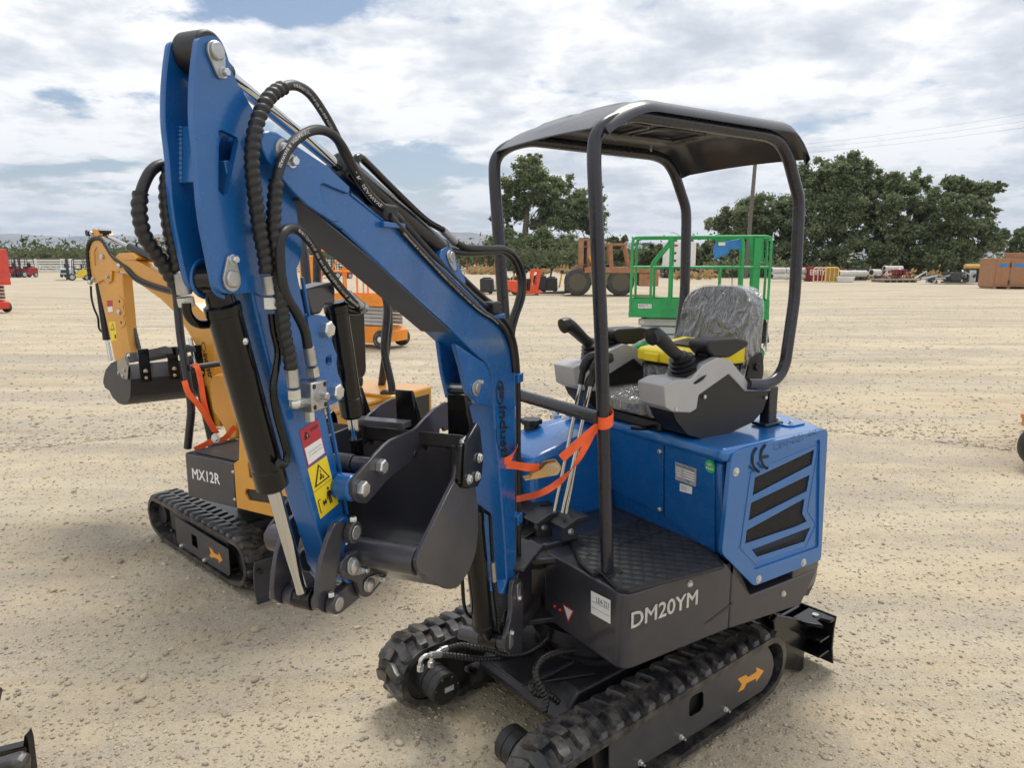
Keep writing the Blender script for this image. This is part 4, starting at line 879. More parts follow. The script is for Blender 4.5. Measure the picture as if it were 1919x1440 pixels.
hose('cylinder_pipe', BLACKG, [apx(*p, 0.0) for p in ((349, 568), (352, 588), (362, 602), (376, 608), (395, 607))], 0.0075, kc, fr=A)
MB(A).ball(apx(458, 640, 0.055), 0.007, 8).build('bleed_plug', ZINC, kc)
# ---------------------------------------------------------------- arm
up_ = [(372, 72), (384, 67), (400, 66), (413, 73), (422, 92), (437, 140), (450, 165), (477, 210), (505, 262), (530, 312), (547, 357), (557, 400), (558, 425), (564, 442), (566, 468), (562, 490), (556, 503), (530, 540), (512, 553), (495, 556), (475, 548), (450, 550), (427, 551), (412, 546), (403, 532), (397, 507), (390, 470), (380, 420), (375, 380), (372, 340), (369, 290), (361.5, 227), (362, 165), (366, 115)]
slot = zA((720, 817), (742, 812), (858, 868), (867, 900), (790, 1290), (752, 1308), (716, 1268))
upo = round2(A.xz(AN, up_), 0.03, 4); so = A.xz(AN, slot)
arm = MB(A).prism(upo, 1, AN - 0.010, AN, [so]).build('arm', BLUE, EX, 0.0025)
MB(A).prism(upo, 1, AF, AF + 0.010).build('arm_side_plate', BLUE, arm, 0.0025)
wq = A.xz(AN - 0.010, zA((598, 770), (598, 1205), (665, 1210), (760, 790)))
MB(A).prism(wq, 1, AF + 0.010, AN - 0.010).build('arm_web', BLUE, arm, 0.002)
wq = A.xz(AN, [(430, 300), (440, 300), (500, 540), (480, 545)]); MB(A).prism(wq, 1, AF + 0.010, AN - 0.010).build('arm_web', BLUE, arm, 0.002)
lo_ = [(462, 500), (554, 480), (560, 520), (568, 560), (580, 620), (596, 705), (613, 785), (634, 886), (647, 971), (656, 1020), (664, 1050), (668, 1066), (660, 1082), (645, 1088), (628, 1082), (614, 1062), (607, 1025), (585, 960), (556, 860), (528, 765), (501, 667), (483, 597)]
MB(A).prism(A.xz(AN - 0.006, lo_), 1, AF + 0.006, AN - 0.006).build('arm_box', BLUE, arm, 0.005, 3)
MB(A).tube([apx(*p, AN - 0.007) for p in ((566, 520), (580, 600), (599, 690), (616, 775), (637, 880), (650, 965))], 0.004, 6).build('flange_edge', BLUE, arm)
tq = apx(662, 1064, 0.07); MB(A).cyl((tq.x, AF - 0.012, tq.z), (tq.x, AN + 0.010, tq.z), 0.034, 28).build('tip_boss', BLUE, arm, 0.004)
lq = apx(663, 998, 0.098); MB(A).cyl((lq.x, AF - 0.016, lq.z), (lq.x, AN + 0.014, lq.z), 0.030, 26).build('link_boss', BLUE, arm, 0.006)
bq = A.xz(AN, [(434, 523)])[0]; MB(A).cyl((bq[0], AF + 0.010, bq[1]), (bq[0], AF + 0.016, bq[1]), 0.033, 24).cyl((bq[0], AN - 0.016, bq[1]), (bq[0], AN - 0.0101, bq[1]), 0.033, 24).build('pin_boss', BLUE, arm, 0.002)
CHIP = mat('bare_weld_paint', (0.30, 0.40, 0.55), 0.6, var=0.4, vscale=60, bump=0.6, bscale=300)
rc_ = random.Random(3)
for pa, pb in (((376, 352), (379, 372)), ((378, 378), (383, 405)), ((384, 412), (388, 434)), ((389, 440), (394, 466)), ((372, 300), (373, 312))): MB(A).tube([apx(*pa, AN - 0.002), apx((pa[0] + pb[0]) / 2 + rc_.uniform(-0.6, 0.6), (pa[1] + pb[1]) / 2, AN - 0.0015), apx(*pb, AN - 0.002)], [0.0006, 0.0017, 0.0006], 6).build('paint_chip', CHIP, arm)
wv0 = [Vector((q.x, AF + 0.012, q.z)) for q in (apx(*p, AN - 0.010) for p in zA((600, 775), (599, 900), (599, 1050), (600, 1200)))]
MB(A).tube(catmull(wv0, 12), [0.004 + 0.0012 * math.sin(k * 2.1) for k in range(37)], 7).build('weld_bead', BLUE, arm)
# top pin, bucket-cylinder pin with their keeper plates
for key, pc, boltp in ((zA((640, 160), (690, 130), (740, 170), (775, 270), (770, 330), (783, 400), (765, 430), (735, 430), (710, 395), (640, 230)), (405, 95), zA((752, 383))[0]),
                       (zB((790, 320), (820, 310), (850, 335), (885, 470), (888, 530), (860, 582), (820, 592), (775, 560), (755, 490)), (434, 523), zB((822, 345))[0])):
    aprism('pin_keeper', key, AN + 0.0004, AN + 0.005, STEEL, arm, 0.001, rd=0.006)
    q = apx(*pc, AN + 0.005); MB(A).lathe(q, (0, 1, 0), [(0, 0.0135), (0.004, 0.0135), (0.006, 0.0115), (0.0062, 0.0)], 22).build('pin', STEEL, arm)
    q = apx(*boltp, AN + 0.005); MB(A).bolt(q, (0, 1, 0), 0.0065, 0.010).build('bolt', ZINC, arm)
slr = A.xz(AN, zB((1180, 270), (1200, 240), (1240, 260), (1252, 310), (1220, 440), (1195, 470))); MB(A).prism(slr, 1, AN - 0.0005, AN + 0.0015).build('slot_rim', BLUE, arm, 0.0007)
# thumb bracket with adjustment holes and bolts
tb = z1((1230, 560), (1255, 535), (1330, 528), (1395, 545), (1440, 600), (1455, 680), (1450, 760), (1470, 830), (1495, 890), (1490, 960), (1505, 1060), (1540, 1140), (1555, 1230), (1540, 1290), (1440, 1340), (1350, 1340))
hl = [z1(*[(1421 + 30 * math.cos(2 * math.pi * k / 14), 940 + 50 * math.sin(2 * math.pi * k / 14)) for k in range(14)])]
aprism('thumb_bracket', tb, AN - 0.006, AN + 0.004, BLUE, arm, 0.002, hl); aprism('thumb_bracket', tb, AF - 0.004, AF + 0.006, BLUE, arm, 0.002)
for p in z1((1412, 660), (1495, 1222)):
    q = apx(*p, AN + 0.010); MB(A).bolt((q.x, AN + 0.004, q.z), (0, 1, 0), 0.0165, 0.014, False).cyl((q.x, AF - 0.015, q.z), (q.x, AN + 0.004, q.z), 0.009, 14).build('bolt', ZINC, arm)
# labels
def alabel(px, m, name, y=AN - 0.006 + 0.0008): c = [apx(*p, y) for p in px]; return c, MB(A).quad(*c).build(name, m, arm)
r4 = z2((552, 468), (790, 312), (888, 752), (668, 935)); c, o = alabel(r4, REDP, 'danger_label')
cw, _ = alabel(z2((622, 692), (835, 555), (880, 748), (675, 905)), WHITEP, 'danger_label', AN - 0.006 + 0.0014)
dz_ = Vector((0, 0.0013, 0))
quadtext(A, c, 0.52, 0.94, 0.80, 0.88, 'DANGER', dz_).build('label_print', BLACKP, arm)
def tri_q(c, u0, u1, v0, v1, m, name, k): MB(A).add([lerp2(c, u0, v0) + dz_ * k, lerp2(c, u1, v0) + dz_ * k, lerp2(c, (u0 + u1) / 2, v1) + dz_ * k], [(0, 1, 2)]).build(name, m, arm)
tri_q(c, 0.14, 0.42, 0.70, 0.90, BLACKP, 'label_print', 1)
quadtext(A, c, 0.265, 0.295, 0.725, 0.82, '!', dz_ * 1.6).build('label_print', WHITEP, arm)
for v in (0.62, 0.42): quadtext(A, cw, 0.12, 0.92, v, v + 0.07, 'Do not stand under the boom' if v > 0.5 else 'or bucket when', dz_).build('label_print', BLACKP, arm)
y4 = z2((660, 955), (905, 782), (1055, 1405), (825, 1600)); c, o = alabel(y4, YELP, 'crush_hazard_label', AN - 0.006 + 0.0009)
tri_q(c, 0.10, 0.90, 0.60, 0.96, BLACKP, 'label_print', 0.6); tri_q(c, 0.19, 0.81, 0.63, 0.91, YELP, 'label_print', 1.0)
for k, (u, v, w_, h_) in enumerate(((0.46, 0.68, 0.07, 0.10), (0.40, 0.67, 0.05, 0.05), (0.56, 0.66, 0.05, 0.07), (0.48, 0.80, 0.04, 0.05))):
    MB(A).quad(lerp2(c, u, v) + dz_ * 1.4, lerp2(c, u + w_, v) + dz_ * 1.4, lerp2(c, u + w_, v + h_) + dz_ * 1.4, lerp2(c, u, v + h_) + dz_ * 1.4).build('label_print', BLACKP, arm)
def lpoly(c, pts, m, k=1.0): MB(A).add([lerp2(c, u, v) + dz_ * k for u, v in pts], [tuple(range(len(pts)))]).build('label_print', m, arm)
lpoly(c, [(0.0, 0.545), (1.0, 0.545), (1.0, 0.538), (0.0, 0.538)], BLACKP)
PX = lambda pts: [(0.44 + (u - 0.5) * 0.82, 0.28 + (v - 0.28) * 0.86) for u, v in pts]
lpoly(c, PX([(0.70, 0.10), (0.76, 0.10), (0.77, 0.27), (0.79, 0.27), (0.80, 0.10), (0.86, 0.10), (0.86, 0.30), (0.93, 0.22), (0.95, 0.25), (0.87, 0.40), (0.68, 0.40), (0.60, 0.25), (0.63, 0.22), (0.70, 0.30)]), BLACKP)
lpoly(c, PX([(0.775 + 0.055 * math.cos(2 * math.pi * k / 12), 0.455 + 0.034 * math.sin(2 * math.pi * k / 12)) for k in range(12)]), BLACKP)
lpoly(c, PX([(0.30, 0.22), (0.38, 0.30), (0.38, 0.25), (0.48, 0.25), (0.48, 0.30), (0.56, 0.22), (0.48, 0.14), (0.48, 0.19), (0.38, 0.19), (0.38, 0.14)]), BLACKP)
lpoly(c, PX([(0.06, 0.06), (0.22, 0.06), (0.22, 0.36), (0.06, 0.36)]), BLACKP); lpoly(c, PX([(0.08, 0.07), (0.20, 0.07), (0.20, 0.35), (0.08, 0.35)]), YELP, 1.5)
# ---------------------------------------------------------------- thumb and its cylinder
tmq = A.xz(AC + 0.022, z1((1215, 300), (1455, 235), (1480, 300), (1480, 430), (1390, 440), (1350, 520), (1270, 530)))
MB(A).prism(tmq, 1, AC - 0.022, AC + 0.022).build('thumb_mount', GREY, EX, 0.004)
tc_, b_, g_, r_, d_ = cylinder('thumb_cylinder', (628, 566), (659, 783), (673, 862), AC, 0.0235, 0.0125)
hose('cylinder_pipe', BLACKG, [apx(*p, AC + 0.01) for p in ((636, 572), (650, 580), (668, 584), (684, 576))], 0.008, tc_, fr=A)
MB(A).tube([apx(667, 822, AC), apx(671, 852, AC)], 0.0135, 16).build('rod_sleeve', BLACKG, tc_, 0.001)
tq2 = apx(694, 900 - 13, 0.108); pin_c = apx(*z2((1625, 930))[0], 0.122)
MB(A).cyl((pin_c.x, AC - 0.018, pin_c.z), (pin_c.x, AC + 0.022, pin_c.z), 0.020, 22).build('rod_eye', GREYD, tc_, 0.003)
tho = [(675, 944), (667, 939), (662, 929), (660, 914), (660, 905), (664, 898), (697, 860), (721.7, 833.8), (733, 825), (771, 807.5), (780, 803), (797.6, 784), (815, 766.7), (834, 755.7), (850, 752.8), (860, 754), (867, 762), (866, 778), (860, 790), (856, 793), (850, 795), (847, 788.6), (842, 790), (840.6, 806), (834, 809), (829.7, 801), (824.6, 804.6), (823, 820.7), (816.5, 825), (813.6, 817.8), (807.8, 822), (800.5, 845.5), (794.7, 838), (788.8, 842.6), (780, 860), (761, 872), (727.5, 899.5), (701, 930), (688, 944)]
thp = A.xz(0.108, tho)
thumb = MB(A).prism(thp, 1, 0.100, 0.108).build('thumb', GREY, EX, 0.0015)
MB(A).prism(thp, 1, -0.048, -0.040).build('thumb_plate', GREY, thumb, 0.0015)
tbq = A.xz(0.100, [(752, 800), (790, 790), (792, 800), (754, 810)])
q = apx(768, 792, 0.10); MB(A).box(q.x - 0.006, q.x + 0.030, -0.040, 0.100, q.z - 0.010, q.z + 0.004).build('thumb_tie_bar', GREY, thumb, 0.001)
q = apx(830, 826, 0.10); MB(A).box(q.x - 0.02, q.x + 0.006, -0.040, 0.100, q.z - 0.01, q.z + 0.004).build('thumb_tie_bar', GREY, thumb, 0.001)
for p, r0 in ((z2((1625, 930))[0], 0.0165), (z2((1385, 1215))[0], 0.0165)):
    q = apx(*p, 0.116); MB(A).bolt((q.x, 0.1085, q.z), (0, 1, 0), r0, 0.014, False).cyl((q.x, -0.06, q.z), (q.x, 0.1085, q.z), 0.010, 14).bolt((q.x, -0.0485, q.z), (0, -1, 0), r0, 0.012, False).build('bolt', ZINC, thumb)
q = apx(*z2((1385, 1215))[0], 0.116)
for y0_, y1_ in ((AN - 0.007, 0.099), (-0.039, AF + 0.007)): MB(A).cyl((q.x, y0_, q.z), (q.x, y1_, q.z), 0.028, 24).build('thumb_boss', BLUE, arm, 0.008)
lgp = A.xz(AN, z2((1040, 990), (1260, 1020), (1300, 1130), (1260, 1330), (1120, 1439), (1130, 1300), (1070, 1100)))
MB(A).prism(lgp, 1, AF + 0.010, AN - 0.010).build('thumb_lug', BLUE, arm, 0.006)
for s in ((pin_c.x, AC + 0.024, 0.099), (pin_c.x, -0.039, AC - 0.020)): MB(A).cyl((s[0], s[1], pin_c.z), (s[0], s[2], pin_c.z), 0.017, 18).build('spacer_tube', GREY, thumb, 0.002)
q = apx(*z4((940, 905))[0], 0.109); MB(A).cyl((q.x, 0.1085, q.z), (q.x, 0.112, q.z), 0.008, 12).build('grease_plug', GREYD, thumb, 0.001)
# ---------------------------------------------------------------- bucket
BY0, BY1 = -0.158, 0.218
sidep = [(852, 896), (784.5, 1035), (779, 1050), (779, 1063), (786, 1078), (824, 1099), (834, 1104), (843, 1105.5), (853, 1103.5), (861, 1099), (878, 1074), (887, 1052), (893, 1031), (897, 994), (896, 950), (893, 919), (892, 850), (890, 822), (868, 818), (858, 850)]
so = A.xz(BY1, sidep)
bucket = MB(A).prism(so, 1, BY1 - 0.008, BY1).build('bucket', GREY, EX, 0.002)
MB(A).prism(so, 1, BY0, BY0 + 0.008).build('bucket_side', GREY, bucket, 0.002)
shell = A.xz(BY1 - 0.002, [(784, 1077), (800, 1088), (824, 1097), (834, 1101.5), (843, 1103), (852, 1101.5), (860, 1097), (876, 1073), (885, 1051), (891, 1030), (895, 994), (894, 950), (891.5, 919), (890, 850), (888, 819)])
ns = len(shell); ins = []
cxx = sum(p[0] for p in shell) / ns; czz = sum(p[1] for p in shell) / ns
for i, p in enumerate(shell):
    a = Vector(shell[max(i - 1, 0)]); b = Vector(shell[min(i + 1, ns - 1)]); d = (b - a).normalized(); n_ = Vector((-d.y, d.x))
    if n_.dot(Vector((cxx + 0.1 - p[0], czz + 0.1 - p[1]))) < 0: n_ = -n_
    ins.append((p[0] + n_.x * 0.007, p[1] + n_.y * 0.007))
MB(A).prism(shell + ins[::-1], 1, BY0 + 0.008, BY1 - 0.008).build('bucket_shell', GREY, bucket, 0.0008)
drb = A.xz(BY1 + 0.004, z5((1130, 10), (790, 700), (752, 790), (748, 860), (772, 930), (840, 965), (1270, 110), (1245, 60), (1180, 70)))
MB(A).prism(drb, 1, BY1 + 0.0003, BY1 + 0.004).build('wear_plate', GREY, bucket, 0.0015)
tq3 = apx(783, 1052, BY1 - 0.008); MB(A).cyl((tq3.x, BY0 + 0.008, tq3.z), (tq3.x, BY1 - 0.008, tq3.z), 0.030, 26).build('torque_tube', GREY, bucket, 0.001)
lipb = A.xz(BY1, [(867, 816), (891, 820), (892, 846), (868, 842)]); MB(A).prism(lipb, 1, BY0, BY1).build('cutting_edge', GREYD, bucket, 0.002)
wl = MB(A); wp = [apx(*p, 0.15) for p in z4((840, 1020), (1000, 1035))]; 
eL = zz3((1400, 548), (1280, 590), (1170, 640), (1100, 690), (1055, 750), (1030, 850), (1042, 905), (1075, 945), (1130, 962), (1200, 972), (1250, 1010), (1275, 1080), (1290, 1150), (1325, 1178), (1370, 1180), (1420, 1150), (1620, 905), (1640, 820), (1560, 790), (1440, 640))
eo = A.xz(0.086, eL)
MB(A).prism(eo, 1, 0.072, 0.086).build('bucket_ear', GREY, bucket, 0.003)
MB(A).prism(eo, 1, -0.028, -0.014).build('bucket_ear', GREY, bucket, 0.003)
for pc, kp_, bp_ in ((zz3((1205, 805))[0], ((1130, 760), (1170, 690), (1230, 690), (1320, 820), (1330, 870), (1290, 905), (1180, 915), (1130, 880)), zz3((1318, 840))[0]),
                     (zz3((1400, 1030))[0], ((1335, 1000), (1380, 930), (1500, 890), (1545, 900), (1545, 950), (1430, 1100), (1370, 1125), (1330, 1090)), zz3((1530, 945))[0])):
    aprism('pin_keeper', zz3(*kp_), 0.0863, 0.090, STEEL, bucket, 0.001, rd=0.006)
    q = apx(*pc, 0.09); MB(A).lathe(q, (0, 1, 0), [(0, 0.0150), (0.003, 0.0150), (0.0065, 0.0105), (0.0066, 0.0)], 20).cyl((q.x, -0.032, q.z), (q.x, 0.09, q.z), 0.0125, 18).build('bucket_pin', STEEL, bucket)
    q = apx(*bp_, 0.09); MB(A).bolt(q, (0, 1, 0), 0.0065, 0.012).build('bolt', ZINC, bucket)
# teeth: bent flat shanks bolted behind the lip
def tooth(px4, y0, y1):
    o_ = A.xz(y1, px4); t = MB(A).prism(o_, 1, y0, y1); return t.build('bucket_tooth', BLACKG, bucket, 0.002)
base = [(871, 740), (889, 744), (891, 770), (893, 800), (893, 850), (886, 850), (884, 805), (872, 790)]
for yc, w_ in ((0.168, 0.056), (AC - 0.002, 0.056), (-0.115, 0.056)):
    tp = apx(876, 740, 0.196); lpz = apx(884, 818, 0.196)
    x_t, z_t, x_l, z_l = tp.x, tp.z, lpz.x, lpz.z
    o_ = MB(A); P = [(x_t - 0.004, z_t), (x_t + 0.004, z_t), (x_l + 0.014, z_l + 0.03), (x_l + 0.016, z_l - 0.03), (x_l + 0.010, z_l - 0.034), (x_l - 0.004, z_l - 0.005), (x_l - 0.012, z_l - 0.03), (x_l - 0.020, z_l - 0.028), (x_l - 0.014, z_l + 0.03)]
    rgs = []
    for f, e in ((-0.5, 0), (0.5, 0)): rgs.append([(x, yc + f * w_ * (0.86 if k < 2 else 1.0), z) for k, (x, z) in enumerate(P)])
    o_.rings(rgs).build('bucket_tooth', BLACKG, bucket, 0.003)
    for dy_ in (-0.013, 0.013): MB(A).bolt((x_l - 0.018, yc + dy_, z_l - 0.02), (-1, 0, 0), 0.007, 0.007).build('bolt', ZINC, bucket)
# side cutters
scp = A.xz(BY1 + 0.014, z4((1590, 770), (1745, 495), (1775, 560), (1800, 800), (1820, 960), (1790, 1230), (1740, 1320), (1600, 1345), (1565, 1290), (1575, 1000)))
for y0_, y1_, m_ in ((BY1 + 0.0045, BY1 + 0.016, 1), (BY0 - 0.012, BY0 - 0.0005, 0)):
    sc_ = MB(A).prism(scp, 1, y0_, y1_).build('side_cutter', BLACKG, bucket, 0.003)
    if m_:
        fr_ = A.xz(BY1, z4((1500, 740), (1590, 770), (1575, 1000), (1565, 1290), (1500, 1300)))
        MB(A).prism([(scp[0][0], scp[0][1]), (scp[0][0] + 0.012, scp[0][1] - 0.004), (scp[8][0] + 0.012, scp[8][1] + 0.004), (scp[8][0], scp[8][1])], 1, BY1 - 0.016, BY1 + 0.010).build('side_cutter', BLACKG, bucket, 0.003)
        for p in z4((1765, 950), (1735, 1185), (1632, 1225)): q = apx(*p, BY1 + 0.017); MB(A).bolt(q, (0, 1, 0), 0.0095, 0.008).build('bolt', ZINC, bucket)
q = apx(*z4((1455, 1190))[0], BY1 - 0.012); MB(A).bolt(q, (0.6, -0.7, 0.2), 0.009, 0.01).build('bolt', ZINC, bucket)
q = apx(*z4((1570, 735))[0], BY1 + 0.0); MB(A).lathe(q, (0.7, 0.2, -0.1), [(-0.01, 0.009), (0.01, 0.009), (0.0101, 0.0065), (0.022, 0.0065)], 12).build('bolt', ZINC, bucket)
# ---------------------------------------------------------------- bucket linkage
lkp = zz3((1020, 245), (975, 280), (930, 350), (870, 500), (805, 720), (765, 980), (750, 1200), (765, 1320), (830, 1370), (900, 1380), (960, 1330), (955, 1180), (975, 1000), (1000, 830), (1050, 620), (1080, 480), (1120, 420), (1110, 270))
link = aprism('rocker_link', lkp, 0.076, 0.086, GREY, EX, 0.002)
MB(A).prism(A.xz(0.086, lkp), 1, -0.026, -0.016).build('link_plate', GREY, link, 0.002)
for y0_, y1_ in ((0.0865, 0.104), (-0.044, -0.0265)): MB(A).cyl((lq.x, y0_, lq.z), (lq.x, y1_, lq.z), 0.0225, 24).build('link_collar', GREY, link, 0.003)
MB(A).cyl((lq.x, -0.05, lq.z), (lq.x, 0.1055, lq.z), 0.0145, 22).build('link_pin', STEEL, link, 0.001)
MB(A).bolt((lq.x - 0.002, 0.096, lq.z + 0.0225), (0, 0, 1), 0.0075, 0.009, False).build('bolt', ZINC, link)
for y0_, y1_ in ((0.0865, 0.106), (0.053, 0.0755), (-0.0155, 0.006), (-0.046, -0.0265)): MB(A).cyl((lk.x, y0_, lk.z), (lk.x, y1_, lk.z), 0.0205, 24).build('link_collar', GREY, link, 0.003)
MB(A).cyl((lk.x, -0.05, lk.z), (lk.x, 0.1075, lk.z), 0.0135, 22).build('link_pin', STEEL, link, 0.001)
for q, d in (((lk.x + 0.012, 0.097, lk.z + 0.020), 1), ((lk.x, 0.097, lk.z - 0.0205), -1), ((lk.x, -0.036, lk.z - 0.0205), -1)): MB(A).bolt(q, (0, 0, d), 0.0062, 0.008 if d > 0 else 0.004, False).build('bolt', ZINC, link)
hk = zz3((985, 1150), (1060, 1075), (1190, 965), (1260, 1000), (1285, 1100), (1290, 1170), (1180, 1270), (1040, 1380), (985, 1390))
hh = A.xz(0.06, hk)
aprism('h_link', hk, 0.052, 0.070, GREY, link, 0.003); MB(A).prism(A.xz(0.07, hk), 1, -0.012, 0.006).build('h_link', GREY, link, 0.003)
q = apx(692, 1095, 0.07); MB(A).cyl((q.x, -0.0115, q.z), (q.x, 0.0715, q.z), 0.026, 22).build('h_link_hub', GREY, link, 0.003)
q = apx(*zz3((1100, 560))[0], 0.05); MB(A).bolt(q, (0, 0.2, 1), 0.007, 0.012, False).cyl(q - Vector((0, 0, 0.012)), q, 0.005, 8).build('grease_fitting', ZINC, arm)
# ---------------------------------------------------------------- hoses of the arm and boom
HY = 0.088
S1 = [(500, 513), (496, 480), (488, 440), (482, 400), (475, 345), (472, 295), (476, 252), (485, 220), (497, 193), (512, 175), (530, 164)]
hose('spiral_wrapped_hose', RUBBER, [apx(*p, HY) for p in S1], 0.0125, EX, helix=True, fr=A)
S1b = [(524, 167), (540, 160), (558, 161), (580, 175), (601, 203), (621, 237), (636, 268), (652, 302), (676, 342), (702, 376), (726, 396), (742, 406)]
hose('hydraulic_hose', RUBBER, [apx(p[0], p[1], HY - 0.02 * i / 11) for i, p in enumerate(S1b)], 0.0085, EX, fr=A)
S2 = [(546, 692), (541, 662), (533, 625), (528, 575), (523, 525), (517, 475), (513, 437), (513, 400), (515, 365), (518, 336)]
hose('spiral_wrapped_hose', RUBBER, [apx(*p, HY + 0.008) for p in S2], 0.0125, EX, helix=True, fr=A)
S2b = [(517, 345), (521, 325), (528, 303), (541, 277), (563, 255), (592, 243), (620, 250), (641, 273), (657, 303), (675, 338), (694, 366), (715, 386), (734, 398), (752, 415)]
hose('hydraulic_hose', RUBBER, [apx(p[0], p[1], HY + 0.008 - 0.03 * i / 13) for i, p in enumerate(S2b)], 0.0088, EX, fr=A)
S3 = [(676, 577), (652, 556), (630, 530), (606, 496), (588, 463), (568, 438), (548, 428), (531, 436), (524, 460), (525, 500), (530, 535), (540, 562), (556, 588), (571, 620), (577, 652)]
hose('hydraulic_hose', RUBBER, [apx(p[0], p[1], AC + 0.02 + 0.055 * min(1, i / 7)) for i, p in enumerate(S3)], 0.0085, EX, fr=A)
S4 = [(305, 308), (292, 313), (280, 325), (270, 345), (263, 366)]
hose('hydraulic_hose', RUBBER, [apx(*p, -0.03) for p in S4], 0.0085, EX, fr=A)
hose('spiral_wrapped_hose', RUBBER, [apx(*p, -0.03) for p in ((264, 362), (261, 385), (263, 412), (272, 445), (290, 472), (310, 502), (330, 536), (338, 552))], 0.012, EX, helix=True, fr=A)
hose('spiral_wrapped_hose', RUBBER, [apx(*p, -0.016) for p in ((318, 318), (312, 345), (312, 380), (316, 420), (325, 466), (335, 510))], 0.0115, EX, helix=True, fr=A)
def hose_text(pts, ys, r, body, u0, u1, hh, fr=A):
    """white print laid on the side of a hose that faces out of the machine"""
    P = catmull([fr.on(p[0], p[1], 1, y) for p, y in zip(pts, ys)], 10); L = [0]
    for a, b in zip(P, P[1:]): L.append(L[-1] + (b - a).length)
    c = bpy.data.curves.new('print', 'FONT'); c.body = body; c.resolution_u = 1; o = bpy.data.objects.new('print', c); COL.objects.link(o); bpy.context.view_layer.update()
    me = bpy.data.meshes.new_from_object(o.evaluated_get(bpy.context.evaluated_depsgraph_get())); bpy.data.objects.remove(o); V = [v.co.copy() for v in me.vertices]; F_ = [tuple(f.vertices) for f in me.polygons]; bpy.data.meshes.remove(me)
    x0, x1 = min(v.x for v in V), max(v.x for v in V); y0_, y1_ = min(v.y for v in V), max(v.y for v in V); out = []
    cl_ = fr.l(CPOS)
    for v in V:
        t = (u0 + (u1 - u0) * (v.x - x0) / (x1 - x0)) * L[-1]; i = max(0, min(len(P) - 2, next((k for k in range(len(L) - 1) if L[k + 1] >= t), len(P) - 2))); p = P[i].lerp(P[i + 1], (t - L[i]) / max(1e-9, L[i + 1] - L[i]))
        d = (P[i + 1] - P[i]).normalized(); n_ = cl_ - p; n_ = (n_ - d * n_.dot(d)).normalized(); b = n_.cross(d); h = ((v.y - y0_) / (y1_ - y0_) - 0.5) * hh; q = math.sqrt(max(0, (r + 0.0006) ** 2 - h * h)); out.append(p + n_ * q - b * h)
    MB(fr).add(out, F_).build('hose_print', WHITEP, EX)
hose_text(S3[:8][::-1], [AC + 0.02 + 0.055 * min(1, i / 7) for i in range(8)][::-1], 0.0088, 'EN853 2SN-6 (1/4)  WP 400 BAR  HYDRAULIC HOSE  SEAWAVE', 0.12, 0.93, 0.007)
hose_text(S1b[:8], [HY - 0.02 * i / 11 for i in range(8)], 0.0088, 'AVE EN853 2SN-6 (1/4) WP 400 BAR HYDRAULIC HOSE', 0.12, 0.85, 0.007)
hose_text(S2b[7:13], [HY + 0.008 - 0.03 * i / 13 for i in range(7, 13)], 0.009, '- R  SEAWAVE', 0.25, 0.75, 0.007)
hose_text(S2b[:6], [HY + 0.008 - 0.03 * i / 13 for i in range(6)], 0.009, 'SEAWAVE R  HYDRAULIC', 0.15, 0.8, 0.005)
def fitting(px, y, rs, par=EX):
    P = [apx(*p, y) for p in px]; o = MB(A).tube(P[:2], rs[0], 18).build('hose_ferrule', STEEL, par, 0.001)
    if len(P) > 2: d = (P[2] - P[1]); MB(A).lathe(P[1] + d * 0.15, d, [(0, rs[1] * 0.7), (0.001, rs[1]), (d.length * 0.75, rs[1]), (d.length * 0.85, rs[1] * 0.7)], 6).build('hose_nut', ZINC, o)
fitting([(502, 516), (507, 552), (509, 582)], HY - 0.006, (0.0115, 0.0135)); fitting([(339, 512), (346, 552), (351, 575)], -0.012, (0.0115, 0.0145))
fitting([(547, 692), (550, 726), (552, 750)], HY + 0.006, (0.0105, 0.012)); fitting([(578, 650), (584, 684), (588, 708)], HY - 0.012, (0.0105, 0.012)); fitting([(652, 553), (675, 573), (684, 580)], AC + 0.022, (0.0105, 0.012))
# valve block on the arm
v0, v1 = apx(578, 716, 0.094), apx(620, 772, 0.094)
vb = apx(599, 742, 0.094)
blk = MB(A).box(vb.x - 0.024, vb.x + 0.022, AN - 0.004, 0.094, vb.z - 0.028, vb.z + 0.026).build('valve_block', STEEL, EX, 0.003)
for a_, b_ in ((-1, -1), (1, -1), (-1, 1), (1, 1)): MB(A).cyl((vb.x + a_ * 0.016 - 0.001, 0.0935, vb.z + b_ * 0.019), (vb.x + a_ * 0.016 - 0.001, 0.0946, vb.z + b_ * 0.019), 0.0048, 12).build('port_hole', BLACKP, blk)
MB(A).lathe((vb.x, 0.094, vb.z), (0, 1, 0), [(0, 0.012), (0.003, 0.012), (0.0032, 0.010), (0.005, 0.010)], 18).bolt((vb.x, 0.099, vb.z), (0, 1, 0), 0.0075, 0.014, False).build('valve_screw', STEEL, blk)
e1 = apx(554, 756, HY + 0.004); MB(A).tube([e1, (vb.x + 0.02, HY - 0.008, vb.z - 0.008)], 0.009, 6).ball(e1, 0.0115, 10).build('elbow_fitting', ZINC, blk)
MB(A).lathe((vb.x + 0.012, 0.078, vb.z - 0.028), (0, 0, -1), [(0, 0.010), (0.018, 0.010), (0.019, 0.008)], 6).build('plug_fitting', ZINC, blk)
